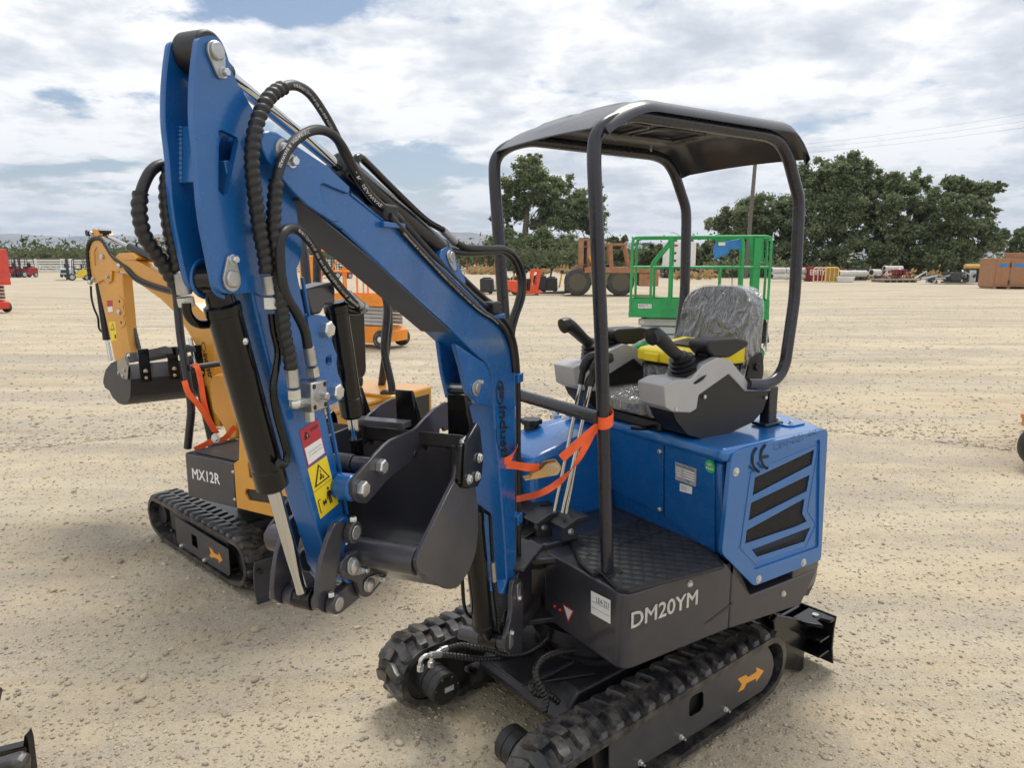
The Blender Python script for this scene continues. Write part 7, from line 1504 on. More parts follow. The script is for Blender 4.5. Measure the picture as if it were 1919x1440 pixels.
# ------------------------------------------------------------------ walkie pallet jacks, burden carrier, cone
PJ = paint('pallet_jack_charcoal', (0.022, 0.026, 0.030), 0.5)
def pallet_jack(px, py, th, label, tiller=DK, s=1.0):
    g = ground_at(px, py); fr = Frame(g.x, g.y, th); t = thing('pallet_jack', label, 'pallet jack', fr, 'electric pallet jacks in a row')
    MB(fr).prism([(-0.32 * s, 0.10), (-0.34 * s, 0.80 * s), (-0.22 * s, 0.86 * s), (0.30 * s, 0.82 * s), (0.34 * s, 0.10)], 1, -0.36 * s, 0.36 * s).build('motor_cover', PJ, t, 0.05, 3)
    MB(fr).box(-0.2 * s, 0.2 * s, -0.25 * s, 0.25 * s, 0.84 * s, 0.90 * s).build('battery_lid', BLACK, t, 0.02)
    MB(fr).bar((0.42 * s, 0, 0.25 * s), (0.58 * s, 0, 1.12 * s), 0.12, 0.10).build('tiller', tiller, t, 0.01)
    MB(fr).tube(fillet([(0.58 * s, -0.16, 1.10 * s), (0.60 * s, -0.18, 1.24 * s), (0.60 * s, 0.18, 1.24 * s), (0.58 * s, 0.16, 1.10 * s), (0.58 * s, -0.16, 1.10 * s)], 0.06), 0.045, 8).ball((0.58 * s, 0, 1.17 * s), 0.11, 10).build('tiller_head', BLACK, t)
    for y in (-0.2, 0.2): MB(fr).box(-1.6 * s, -0.33 * s, y - 0.08, y + 0.08, 0.05, 0.12).build('fork', DK, t, 0.01)
    wheel(fr, t, (0.18 * s, 0, 0.12), 0.12, 0.10, (0, 1, 0), DK); return t
TY = paint('tiller_tan', (0.45, 0.33, 0.14)); TW = WHT
pallet_jack(913, 551, -80, 'charcoal pallet jack beside the traffic cone', TW); pallet_jack(945, 548, -85, 'dark pallet jack with tan tiller, next right of the canopy post', TY)
pallet_jack(968, 546, -85, 'dark pallet jack mostly behind the orange burden carrier', TW); pallet_jack(1012, 548, -85, 'tall dark pallet jack right behind the orange burden carrier', DK, 1.15)
pallet_jack(1034, 548, -85, 'dark pallet jack with yellow tiller', paint('tiller_yellow', (0.72, 0.48, 0.05))); pallet_jack(1070, 553, -80, 'dark pallet jack against the front wheel of the rusty forklift', TW)
g = ground_at(980, 552.5); BC = Frame(g.x, g.y, 85.0); bc_ = thing('burden_carrier', 'low orange burden carrier with a tall frame at its end', 'carrier', BC)
BCM = paint('carrier_orange', (0.75, 0.09, 0.02))
MB(BC).prism([(0.9, 0.75), (0.78, 0.25), (0.45, 0.12), (-0.15, 0.12), (-0.15, 0.75)], 1, -0.45, 0.45).build('load_bin', BCM, bc_, 0.02)
MB(BC).prism([(-0.15, 0.05), (-0.85, 0.05), (-0.95, 0.22), (-0.15, 0.22)], 1, -0.45, 0.45).build('step_deck', BCM, bc_, 0.02)
MB(BC).prism([(-0.75, 0.22), (-0.95, 1.32), (-0.45, 1.36), (-0.32, 0.22)], 1, 0.36, 0.44, [[(-0.66, 0.5), (-0.80, 1.18), (-0.56, 1.2), (-0.46, 0.5)]]).build('end_frame', BCM, bc_, 0.01); MB(BC).prism([(-0.75, 0.22), (-0.95, 1.32), (-0.45, 1.36), (-0.32, 0.22)], 1, -0.44, -0.36, [[(-0.66, 0.5), (-0.80, 1.18), (-0.56, 1.2), (-0.46, 0.5)]]).build('end_frame', BCM, bc_, 0.01)
MB(BC).box(-0.4, -0.18, -0.35, 0.35, 0.22, 0.85).build('battery_box', BLACK, bc_, 0.02)
for x in (0.45, -0.7): wheel(BC, bc_, (x, 0.3, 0.14), 0.14, 0.10, (0, 1, 0), DK); wheel(BC, bc_, (x, -0.3, 0.14), 0.14, 0.10, (0, 1, 0), DK)
g = ground_at(904, 549); CN = Frame(g.x, g.y, 0); cn = thing('traffic_cone', 'orange traffic cone with a white band at the end of the pallet jacks', 'traffic cone', CN)
MB(CN).lathe((0, 0, 0.03), (0, 0, 1), [(0, 0.17), (0.75, 0.03), (0.76, 0.0)], 18).build('cone_body', paint('cone_orange', (0.75, 0.08, 0.03)), cn); MB(CN).box(-0.2, 0.2, -0.2, 0.2, 0, 0.03).build('cone_base', paint('cone_orange', (0.75, 0.08, 0.03)), cn, 0.01)
MB(CN).lathe((0, 0, 0.33), (0, 0, 1), [(0, 0.120), (0.22, 0.078)], 18).build('cone_band', WHITEP, cn)
# ================================================================== THE FAR EDGE OF THE YARD
def gframe(px, py, th=-90.0): g = ground_at(px, py); return Frame(g.x, g.y, th)
DGR = mat('dumpster_green', (0.012, 0.055, 0.045), 0.55, var=0.25, vscale=1)
def dumpster(px0, px1, py, py_t, label, D):
    c = at_depth((px0 + px1) / 2, py, D); wd = (px1 - px0) / 1351 * D; ht = (py - py_t) / 1351 * D; fr = Frame(c.x, c.y, -90.0); t = thing('dumpster', label, 'dumpster', fr, 'green dumpsters')
    MB(fr).box(-wd / 2, wd / 2, 0, 2.2, 0.15, ht).build('bin_shell', DGR, t, 0.03); n = int(wd / 0.7)
    for k in range(n + 1): MB(fr).box(-wd / 2 + wd * k / n - 0.06, -wd / 2 + wd * k / n + 0.06, -0.09, -0.002, 0.2, ht - 0.05).build('bin_rib', DGR, t, 0.01)
    MB(fr).box(-wd / 2 - 0.08, wd / 2 + 0.08, -0.10, 2.3, ht, ht + 0.12).build('bin_rim', DGR, t, 0.02); MB(fr).box(-wd / 2, wd / 2, -0.1, 2.2, -0.03, 0.14).build('bin_skid', DK, t, 0.01); return fr, t, wd, ht
dumpster(927, 987, 507, 480, 'long ribbed dark green dumpster below the big tree', 135)
fr, t, wd, ht = dumpster(988, 1014, 507, 475, 'taller dark green dumpster end with a white sticker', 134)
MB(fr).box(0.3, 1.0, -0.10, -0.092, ht * 0.62, ht * 0.74).build('bin_sticker', WHITEP, t)
# white generator on black pallets
G0 = gframe(1277, 521); gt = thing('generator', 'white enclosed generator standing on black pallets', 'generator', G0)
def gpx(px, py, D): return at_depth(px, py, D)
D = G0.o.y; wpx = D / 1351.0
MB(G0).box(-34 * wpx, 30 * wpx, 0, 2.0, 0.02, 20 * wpx).build('pallet_stack', DK, gt, 0.05)
for k in range(9): MB(G0).box((-33 + 7 * k) * wpx, (-31.5 + 7 * k) * wpx, -0.05, -0.002, 0.05, 19 * wpx).build('pallet_slat', BLACK, gt)
MB(G0).box(-30 * wpx, 26 * wpx, 0.1, 1.9, 20.5 * wpx, 67 * wpx).build('enclosure', WHT, gt, 0.06)
for x in (-20, -2, 10): MB(G0).box(x * wpx, (x + 0.4) * wpx, 0.09, 0.098, 23 * wpx, 65 * wpx).build('panel_joint', DK, gt)
for z in (30, 44): MB(G0).box(-18 * wpx, -11 * wpx, 0.08, 0.098, z * wpx, (z + 4) * wpx).build('vent', DK, gt)
MB(G0).box(-19 * wpx, -9 * wpx, 0.085, 0.098, 58 * wpx, 62 * wpx).build('logo_strip', REDP, gt)
# concrete pipes
PIPE = mat('pale_concrete_pipe', (0.58, 0.57, 0.54), 0.7, var=0.12, vscale=1.5)
def pipe(px0, px1, pyc, rpx, D, label):
    a, b = at_depth(px0, pyc, D), at_depth(px1, pyc, D + 0.5); r = rpx * D / 1351.0; c = (a + b) / 2; fr = Frame(c.x, c.y, 0, 0); t = thing('pipe', label, 'pipe', fr, 'pale pipes stacked along the yard edge')
    a.z = max(a.z, r * 0.9); b.z = a.z; d = (b - a).normalized(); L = (b - a).length
    MB().lathe(a, d, [(0.0, r * 0.80), (0.001, r * 1.08), (0.35, r * 1.08), (0.36, r), (L, r), (L + 0.001, r * 0.8)], 22).build('pipe_shell', PIPE, t); MB().lathe(a + d * 0.0 - d * 0.004, d, [(0, r * 0.79), (0.001, r * 0.79)], 20).build('pipe_bore', BLACKP, t)
for i, (x0, x1, yc, r, lb) in enumerate(((1445, 1470, 507, 5.5, 'upper pale pipe nearest the green lift'), (1472, 1512, 507.5, 5.5, 'upper pale pipe right of the first'), (1446, 1470, 518, 5.5, 'lower pale pipe beside the green lift'), (1471, 1506, 518.5, 5.5, 'lower pale pipe behind the canopy post'), (1571, 1600, 513, 6, 'pale pipe with open bore right of the yellow rack'), (1597, 1622, 513, 6, 'pale pipe just left of the black barrels'), (1633, 1648, 511, 6, 'short pale pipe between the barrels'), (1657, 1690, 503, 4.5, 'thin pale pipe lying on the red machinery'))):
    pipe(x0, x1, yc, r, 63.0 + (i % 2) * 0.8, lb)
o = MB(); a = at_depth(1570, 528, 61.0); b = at_depth(1600, 520, 61.0); fr = Frame(a.x, a.y, -90); tr = thing('stone_trough', 'low pale trough in front of the open pipe', 'trough', fr)
MB(fr).prism([(0, 0), (1.3, 0), (1.5, 0.45), (-0.1, 0.45)], 1, 0, 0.8).build('trough_body', PIPE, tr, 0.04)
# red EMPTY bin and racks
E0 = gframe(1541, 527.5); D = E0.o.y; k = D / 1351.0; et = thing('steel_bin', 'dark red steel bin lettered EMPTY', 'bin', E0); BRED = paint('bin_red', (0.22, 0.018, 0.025), 0.6)
MB(E0).prism([(-30 * k, 27 * k), (28 * k, 27 * k), (24 * k, 0), (-22 * k, 0)], 1, 0, 1.5).build('bin_shell', BRED, et, 0.03)
text_mb(E0, 'EMPTY', (-24 * k, -0.006, 12 * k), (28 * k, 0, 0), (0, 0, 10 * k), 0.01).build('bin_lettering', WHITEP, et)
def rack(px, py, w_, h_, m, fill, label):
    fr = gframe(px, py); k = fr.o.y / 1351.0; t = thing('wire_rack', label, 'rack', fr)
    MB(fr).tube(fillet([(-w_ / 2 * k, 0, 0.02), (-w_ / 2 * k, 0, h_ * k), (w_ / 2 * k, 0, h_ * k), (w_ / 2 * k, 0, 0.02), (-w_ / 2 * k, 0, 0.02)], 0.15), 0.05, 8).build('rack_frame', m, t)
    for i in (1, 2): MB(fr).tube([((-w_ / 2 + w_ * i / 3) * k, 0, 0.04), ((-w_ / 2 + w_ * i / 3) * k, 0, h_ * k)], 0.035, 6).build('rack_bar', m, t)
    if fill: MB(fr).box((-w_ / 2 + 1) * k, (w_ / 2 - 1) * k, 0.06, 0.10, 0.05, (h_ - 1) * k).build('rack_panel', fill, t)
rack(1536, 528.5, 24, 26, paint('rack_cream', (0.70, 0.55, 0.35)), None, 'cream framed rack in front of the red bin'); rack(1558, 529, 24, 27, paint('rack_yellow', (0.75, 0.55, 0.14)), mat('rack_mesh_tan', (0.42, 0.26, 0.09), 0.7), 'yellow framed rack with tan panel beside the red bin')
# barrels / black tubs
for px, w_, lb in ((1607, 19, 'grey-black tub at the end of the pipes'), (1622, 17, 'black tub with a white sticker'), (1650, 16, 'black tub beside the red machinery')):
    fr = gframe(px, 526); k = fr.o.y / 1351.0; t = thing('black_tub', lb, 'tub', fr, 'black tubs along the yard edge')
    MB(fr).lathe((0, 0.5, 0.02), (0, 0, 1), [(0, w_ * 0.42 * k), (20 * k, w_ * 0.5 * k), (20.2 * k, w_ * 0.54 * k), (22 * k, w_ * 0.54 * k)], 20).build('tub_shell', DK, t)
    if 'sticker' in lb: MB(fr).box(-4 * k, 4 * k, -0.02, -0.01, 12 * k, 16 * k).build('tub_sticker', WHITEP, t)
# red machinery on a flatbed
RMF = gframe(1690, 529.5); k = RMF.o.y / 1351.0; rm = thing('implement_on_skid', 'dark red tangled farm implement on a wooden skid', 'implement', RMF); MR = paint('implement_red', (0.17, 0.012, 0.025), 0.5)
MB(RMF).box(-36 * k, 36 * k, 0, 2.2, 0.15, 6 * k).build('skid_deck', mat('grey_timber', (0.26, 0.22, 0.17), 0.85), rm, 0.02)
for i in range(6): MB(RMF).box((-34 + 12 * i) * k, (-31 + 12 * i) * k, 0.05, 2.1, -0.01, 0.15).build('skid_runner', mat('grey_timber', (0.26, 0.22, 0.17), 0.85), rm)
rn = random.Random(5)
for i in range(46):
    x = rn.uniform(-26, 30); z = rn.uniform(7, 18 - abs(x) * 0.18 + (8 if -8 < x < 10 else 0)); dx_ = rn.uniform(-9, 9); dz = rn.uniform(-5, 6); y = rn.uniform(0.2, 1.8)
    MB(RMF).bar((x * k, y, max(6.2, z) * k), ((x + dx_) * k, y + rn.uniform(-0.3, 0.3), max(6.5, z + dz) * k), 0.07, 0.09).build('implement_bar', MR if i % 3 else (ZINC if i % 2 else WHT), rm)
for x in (-8, -2, 5): MB(RMF).box((x) * k, (x + 5) * k, 0.3, 1.2, 14 * k, 24 * k).build('implement_head', MR, rm, 0.03)
# pump skid
PS = gframe(1800, 533); k = PS.o.y / 1351.0; ps = thing('pump_skid', 'black pump skid with yellow tank near the tan cabinet', 'pump', PS)
MB(PS).box(-30 * k, 46 * k, 0, 1.8, 0.06, 2 * k).build('skid_base', mat('pale_timber', (0.50, 0.46, 0.38), 0.85), ps, 0.02); MB(PS).box(-24 * k, 12 * k, 0.1, 1.0, 2.1 * k, 5 * k).build('skid_rail', DK, ps, 0.02)
for i in range(34): 
    x = rn.uniform(-16, 34); z = rn.uniform(6, 24); MB(PS).bar((x * k, rn.uniform(0.2, 1.6), z * k), ((x + rn.uniform(-7, 7)) * k, rn.uniform(0.2, 1.6), min(26, max(3, z + rn.uniform(-8, 8))) * k), 0.10, 0.10).build('pump_pipe', DK if i % 4 else LGRY, ps)
MB(PS).box(-14 * k, 6 * k, 0.3, 1.4, 5.1 * k, 22 * k).build('engine_block', DK, ps, 0.05); MB(PS).box(22 * k, 34 * k, 0.4, 1.3, 4 * k, 26 * k).build('control_cabinet', LGRY, ps, 0.03)
MB(PS).lathe((16 * k, 0.8, 33 * k), (1, 0, 0), [(0, 0.05), (0.05, 4.5 * k), (29 * k, 4.5 * k), (30 * k, 0.05)], 18).build('yellow_tank', paint('tank_tan', (0.60, 0.36, 0.08)), ps)
for x in (20, 30, 40): MB(PS).box(x * k, (x + 1) * k, 0.5, 1.1, 3 * k, 29 * k).build('tank_leg', DK, ps)
for i in range(9): a = Vector((rn.uniform(-46, -24) * k, rn.uniform(0.2, 1.5), 0.1)); MB(PS).tube([a, a + Vector((rn.uniform(-0.6, 0.6), 0.2, rn.uniform(0.3, 0.9))), a + Vector((rn.uniform(-0.9, 0.9), 0.3, 0.3))], 0.09, 7).build('loose_hose', LGRY if i % 2 else DK, ps)
# tan cabinet at right edge
TC = gframe(1892, 541.5, -84); k = TC.o.y / 1351.0; tcab = thing('steel_cabinet', 'large tan steel site cabinet with blue sticker strips, at the right edge', 'cabinet', TC); TAN = paint('cabinet_tan', (0.33, 0.165, 0.085), 0.55, 0.1)
MB(TC).box(-31 * k, 34 * k, 0, 1.8, 0.12, 57 * k).build('cabinet_shell', TAN, tcab, 0.03)
for x in (-29, -5, 26): MB(TC).box((x) * k, (x + 5) * k, 0, 1.7, -0.02, 0.118).build('cabinet_foot', TAN, tcab)
for x0, x1 in ((-28, -5), (-2, 26)): MB(TC).box(x0 * k, x1 * k, -0.03, -0.002, 0.25, 54 * k).build('cabinet_door', TAN, tcab, 0.01)
for x0, x1 in ((-24, -9), (2, 20)): MB(TC).prism([(x0 * k, 41 * k), (x1 * k, 41 * k), ((x1 + 1) * k, 47 * k), ((x0 + 2) * k, 47 * k)], 1, -0.036, -0.032).build('door_sticker', CBLUE, tcab)
for z in (8, 40): MB(TC).box(-5 * k, -2 * k, -0.06, -0.031, z * k, (z + 8) * k).build('door_latch', DK, tcab)
MB(TC).box(8 * k, 34 * k, 0.4, 1.6, 57.2 * k, 67 * k).build('roof_unit', TAN, tcab, 0.03)
# clutter behind the green lift, small crates on the ground line
rn = random.Random(9)
for i in range(9):
    px = 1305 + i * 15; fr = gframe(px, 519 + rn.uniform(-1, 1)); k = fr.o.y / 1351.0; h_ = rn.uniform(9, 17)
    t = thing('crate', ['black slatted crate', 'grey wire crate', 'dark steel crate'][i % 3] + ' behind the green lift, number ' + ['one', 'two', 'three', 'four', 'five', 'six', 'seven', 'eight', 'nine'][i] + ' of nine counted rightwards from the generator', 'crate', fr, 'crates in the low row behind the green lift')
    MB(fr).box(-6.5 * k, 6.5 * k, 0, 0.8, 0.0, h_ * k).build('crate_body', (DK, LGRY, BLACK)[i % 3], t, 0.03)
    for j in range(4): MB(fr).box(-6.6 * k, 6.6 * k, -0.05, -0.002, (h_ * (j + 0.3) / 4) * k, (h_ * (j + 0.55) / 4) * k).build('crate_slat', (BLACK, DK, LGRY)[i % 3], t)
# ------------------------------------------------------------------ white rail fence
FNC = Frame(-30.0, 112.0, -90.0)
fn = thing('rail_fence', 'white board fence with dark top rail along the orchard', 'fence', FNC)
WB = mat('fence_white', (0.72, 0.71, 0.68), 0.7, var=0.1); WBD = mat('fence_grey_rail', (0.22, 0.21, 0.20), 0.8)
x = -66.0
while x < 4:
    MB(FNC).box(x - 0.12, x + 0.12, -0.12, 0.12, -0.05, 2.15).build('post', WB, fn, 0.02)
    for i, z in enumerate((0.25, 0.62, 1.0, 1.38, 1.76)): MB(FNC).box(x + 0.125, x + 5.375, -0.03, 0.03, z, z + 0.24).build('board', WB, fn)
    MB(FNC).box(x + 0.125, x + 5.375, -0.04, 0.04, 2.05, 2.17).build('top_rail', WBD, fn); x += 5.5
# ================================================================== TREES
def leaf_mat(name, a, b_, c_):
    m = bpy.data.materials.new(name); m.use_nodes = True; t = m.node_tree; b = t.nodes['Principled BSDF']
    g = N(t, 'ShaderNodeNewGeometry'); nz = noise_n(t, g.outputs['Position'], 0.45, 4, 0.6)
    f = math_n(t, 'ADD', math_n(t, 'MULTIPLY', g.outputs['Random Per Island'], 0.55), math_n(t, 'MULTIPLY', nz, 0.45))
    t.links.new(ramp_n(t, f, [(0.2, a), (0.55, b_), (0.85, c_)]), b.inputs['Base Color']); b.inputs['Roughness'].default_value = 0.6; b.inputs['Specular IOR Level'].default_value = 0.25
    tr = N(t, 'ShaderNodeBsdfTranslucent'); t.links.new(ramp_n(t, f, [(0.2, b_), (0.8, c_)]), tr.inputs[0]); mx = N(t, 'ShaderNodeMixShader'); mx.inputs[0].default_value = 0.40
    out = t.nodes['Material Output']; t.links.new(b.outputs[0], mx.inputs[1]); t.links.new(tr.outputs[0], mx.inputs[2]); t.links.new(mx.outputs[0], out.inputs[0]); return m
LEAF_A = leaf_mat('cottonwood_leaves', (0.115, 0.150, 0.070), (0.195, 0.24, 0.11), (0.27, 0.31, 0.16))
LEAF_B = leaf_mat('oak_leaves', (0.105, 0.138, 0.078), (0.185, 0.228, 0.122), (0.26, 0.30, 0.17))
LEAF_C = leaf_mat('orchard_leaves', (0.070, 0.090, 0.042), (0.115, 0.138, 0.064), (0.165, 0.182, 0.092))
LEAF_Y = leaf_mat('dry_grass', (0.26, 0.17, 0.075), (0.38, 0.26, 0.12), (0.50, 0.36, 0.18))
BARK = mat('bark', (0.13, 0.105, 0.08), 0.9, var=0.3, vscale=2, bump=0.4, bscale=8)
def leaves(centers, radii, n_per, size, seed, flat=0.8):
    r = np.random.RandomState(seed); P = []
    for c, rd, n in zip(centers, radii, n_per):
        d = r.randn(n, 3); d /= np.linalg.norm(d, axis=1)[:, None]; u = np.clip(np.abs(r.randn(n)) * 0.62, 0, 1.7)[:, None]
        P.append(np.array(c) + d * u * np.array([rd, rd, rd * flat]))
    P = np.concatenate(P); n = len(P); a = r.randn(n, 3); a /= np.linalg.norm(a, axis=1)[:, None]; b = np.cross(a, r.randn(n, 3)); b /= np.linalg.norm(b, axis=1)[:, None]
    s = size * (0.55 + 0.9 * r.rand(n))[:, None]; a *= s; b *= s * 0.62
    V = np.stack([P - a, P + b * 0.8 + a * 0.1, P + a, P - b * 0.8 + a * 0.1], 1).reshape(-1, 3); return V, np.arange(n * 4).reshape(-1, 4)
def tree(name, label, blobs, trunk, D, m, size, n_tot, seed, group=None, limbs=True, sub=20, sr=0.27):
    """blobs: (px, py, radius in px, depth offset); trunk: pixel path from the ground up"""
    k = D / 1351.0; r = np.random.RandomState(seed); base = at_depth(*trunk[0][:2], D); base.z = 0
    fr = Frame(base.x, base.y, 0); t = thing(name, label, 'tree', fr, group)
    tp = [at_depth(p[0], p[1], D) for p in trunk]; tp[0].z = -0.2; rs_ = [p[2] * k for p in trunk]
    tr = MB().tube(catmull(tp, 4), list(np.interp(np.linspace(0, 1, (len(tp) - 1) * 4 + 1), np.linspace(0, 1, len(tp)), rs_)), 9).build('trunk', BARK, t)
    cs, rd, npr = [], [], []; tot = sum(b[2] ** 2 for b in blobs)
    for (px, py, rp, dz) in blobs:
        c = np.array(at_depth(px, py, D + dz)); R_ = rp * k
        if limbs:
            st = tp[min(len(tp) - 1, 1 + int(r.rand() * (len(tp) - 1)))]; mid_ = (np.array(st) + c) / 2 + r.randn(3) * R_ * 0.18
            w0 = max(0.06, rs_[-1] * 0.7); MB().tube(catmull([st, Vector(mid_), Vector(c)], 4), list(np.linspace(w0, w0 * 0.25, 9)), 6).build('limb', BARK, tr)
        nb = sub
        for j in range(nb):
            d = r.randn(3); d /= np.linalg.norm(d); d[2] = d[2] * 0.8 + 0.1; cc = c + d * R_ * (0.35 + 0.75 * r.rand()); rr = R_ * sr * (0.6 + 0.8 * r.rand()); cs.append(cc); rd.append(rr); npr.append(max(6, int(n_tot * rp ** 2 / tot / nb * (0.6 + 0.8 * r.rand()))))
        cs.append(c); rd.append(R_ * 0.7); npr.append(max(6, int(n_tot * rp ** 2 / tot * 0.10)))
    V, Fc = leaves(cs, rd, npr, size, seed + 1, 0.75)
    V = V[(V.reshape(-1, 4, 3)[:, :, 2].min(1) > 0.05).repeat(4)]; Fc = np.arange(len(V)).reshape(-1, 4)
    inv = TH_INV[t.name]; M_ = np.array(inv); V = V @ M_[:3, :3].T + M_[:3, 3]
    o = np_mesh('crown', V, Fc, m, 4, False); o.parent = t; return t
tree('cottonwood_tree', 'tall bushy cottonwood with a forked bare trunk, behind the left canopy posts',
     [(985, 330, 34, 0), (960, 352, 30, 1), (1015, 345, 30, -1), (950, 385, 26, 2), (990, 375, 30, 0), (1050, 350, 26, 1), (1035, 382, 30, -1), (1075, 375, 26, 2), (1105, 385, 26, 0), (1060, 415, 34, -2), (1100, 425, 30, 0), (935, 415, 18, 1), (1118, 350, 14, 2), (1000, 300, 16, 1), (970, 400, 26, 2), (1020, 410, 30, 2), (1085, 400, 30, -1), (1120, 410, 22, 0), (945, 440, 20, 2)],
     [(985, 506, 9), (984, 460, 7), (985, 425, 5.5), (988, 395, 4), (985, 360, 2)], 150, LEAF_A, 0.30, 80000, 21)
tree('willow_tree', 'low dense green tree under the cottonwood, behind the green dumpsters',
     [(955, 455, 26, 0), (985, 462, 28, -2), (1015, 455, 30, -2), (1040, 470, 28, 0), (1065, 460, 28, -1), (1090, 470, 26, 0), (925, 462, 20, 1), (900, 480, 14, 1), (1110, 480, 20, 0)],
     [(1020, 507, 6), (1020, 480, 5), (1025, 450, 3)], 143, LEAF_A, 0.30, 34000, 22)
tree('oak_tree', 'broad dark oak, leftmost of the big trees on the right, behind the green lift',
     [(1345, 420, 24, 0), (1380, 405, 30, -1), (1420, 385, 32, 0), (1365, 450, 30, -1), (1410, 440, 34, 0), (1450, 420, 34, -1), (1390, 480, 26, -2), (1440, 475, 30, -2), (1475, 400, 34, 0), (1480, 455, 34, 0), (1350, 490, 22, 0), (1400, 425, 30, 3)],
     [(1420, 522, 8), (1418, 490, 7), (1420, 450, 4)], 84, LEAF_B, 0.18, 64000, 23, 'oaks at the right')
tree('oak_tree', 'tallest dark oak on the right, rising just right of the canopy rear post',
     [(1520, 335, 32, 0), (1560, 315, 30, -1), (1598, 310, 30, 0), (1575, 350, 36, -1), (1530, 380, 38, -1), (1610, 355, 34, 1), (1590, 400, 40, -2), (1540, 430, 40, -2), (1500, 420, 34, 0), (1630, 320, 20, 1), (1610, 450, 36, -3), (1500, 470, 32, -2), (1560, 480, 32, -3), (1640, 355, 26, 2), (1480, 385, 28, 2), (1630, 395, 30, 2)],
     [(1560, 524, 9), (1562, 480, 8), (1565, 430, 5), (1568, 380, 3)], 82, LEAF_B, 0.18, 100000, 24, 'oaks at the right')
tree('oak_tree', 'spreading dark oak between the tallest oak and the right edge oak',
     [(1690, 350, 32, 0), (1720, 345, 24, 1), (1665, 385, 34, -1), (1715, 385, 34, 0), (1680, 430, 38, -1), (1730, 430, 34, -1), (1660, 475, 32, -2), (1710, 480, 32, -2), (1745, 395, 24, 1), (1640, 410, 34, 2), (1640, 460, 34, 2), (1760, 430, 30, 2), (1750, 470, 30, 2), (1655, 350, 20, 3), (1755, 370, 24, 3)],
     [(1700, 526, 8), (1698, 480, 7), (1696, 430, 5)], 80, LEAF_B, 0.18, 76000, 25, 'oaks at the right')
tree('oak_tree', 'rightmost big oak with drooping branches above the pump skid',
     [(1785, 345, 20, 0), (1810, 355, 26, 0), (1845, 360, 22, 1), (1790, 390, 32, -1), (1835, 390, 26, 0), (1870, 352, 12, 1), (1800, 430, 36, -1), (1845, 425, 28, 0), (1780, 470, 32, -1), (1830, 465, 28, 0), (1868, 455, 22, 0), (1880, 440, 12, 0), (1760, 485, 26, -2)],
     [(1800, 526, 8), (1802, 480, 6), (1805, 430, 4)], 78, LEAF_B, 0.18, 76000, 26, 'oaks at the right')
tree('oak_tree', 'part of an oak cut by the right edge above the tan cabinet', [(1912, 470, 22, 0), (1925, 445, 24, 0), (1940, 480, 26, 0)], [(1930, 526, 6), (1930, 480, 4)], 80, LEAF_B, 0.18, 14000, 27, 'oaks at the right')
tree('bush', 'pale green bush behind the rails of the green lift', [(1235, 478, 22, 0), (1265, 475, 22, 0), (1310, 480, 24, -1), (1335, 475, 22, 0), (1210, 488, 16, 0), (1160, 482, 16, 1), (1125, 492, 14, 0)], [(1270, 515, 3), (1270, 490, 2)], 92, LEAF_C, 0.30, 9000, 28)
tree('slender_tree', 'thin small tree above the rusty forklift', [(1150, 452, 8, 0), (1160, 460, 9, 0), (1142, 466, 8, 0), (1170, 448, 6, 0)], [(1152, 510, 1.5), (1152, 480, 1.2), (1152, 455, 0.7)], 110, LEAF_C, 0.35, 700, 29)
tree('small_tree', 'small far tree left of the canopy front post', [(872, 482, 12, 0), (886, 480, 12, 0), (908, 484, 9, 0), (845, 490, 14, 0)], [(885, 505, 2), (885, 485, 1.5)], 230, LEAF_A, 0.8, 1800, 30)
# orchard: one green mass behind the fence
r = np.random.RandomState(40); n = 1700; cx_ = -150 + r.rand(n) * 190; cy_ = 121 + r.rand(n) * 50; hz = 3.9 + r.rand(n) * 1.3
V, Fc = leaves(np.stack([cx_, cy_, hz * 0.55], -1), hz * 0.55, [60] * n, 0.36, 41, 0.95)
o = np_mesh('orchard', V, Fc, LEAF_C, 4, False); o['kind'] = 'stuff'; o['label'] = 'long green orchard behind the white fence'; o['category'] = 'orchard'
n = 90; tops = np.stack([-150 + r.rand(n) * 190, 122 + r.rand(n) * 10, 4.7 + r.rand(n) * 0.9], -1); V, Fc = leaves(tops, 0.5 + r.rand(n) * 0.5, [26] * n, 0.30, 43, 1.3)
o = np_mesh('orchard_tops', V, Fc, LEAF_C, 4, False); o['kind'] = 'stuff'; o['label'] = 'taller shoots above the orchard line'; o['category'] = 'orchard'
cs, rd = [], []
for i in range(330):
    px = r.uniform(1330, 1900); D = r.uniform(77, 95); c = at_depth(px, 500, D); h = r.uniform(0.9, 2.6); cs.append((c.x, c.y, h * 0.55)); rd.append(h * 0.75)
for i in range(160):
    px = r.uniform(930, 1330); D = r.uniform(140, 156); c = at_depth(px, 500, D); h = r.uniform(1.5, 3.6); cs.append((c.x, c.y, h * 0.5)); rd.append(h * 0.7)
V, Fc = leaves(cs, rd, [85] * len(cs), 0.24, 46, 0.8); V[:, 2] = np.maximum(V[:, 2], -0.02)
o = np_mesh('undergrowth', V, Fc, LEAF_B, 4, False); o['kind'] = 'stuff'; o['label'] = 'dark shrubs filling the foot of the trees'; o['category'] = 'shrubs'
# dry grass along the edge
cs, rd = [], []
for i in range(420):
    px = r.choice([r.uniform(1010, 1340), r.uniform(1500, 1760), r.uniform(880, 940)]); D = r.uniform(68, 90) if px > 1200 else r.uniform(95, 125); c = at_depth(px, 500, D); h = r.uniform(0.3, 1.1); cs.append((c.x, c.y, h * 0.5)); rd.append(h)
V, Fc = leaves(cs, rd, [26] * len(cs), 0.22, 44, 0.7); V[:, 2] = np.maximum(V[:, 2], -0.02)
o = np_mesh('dry_grass', V, Fc, LEAF_Y, 4, False); o['kind'] = 'stuff'; o['label'] = 'tan dry weeds along the yard edge'; o['category'] = 'grass'
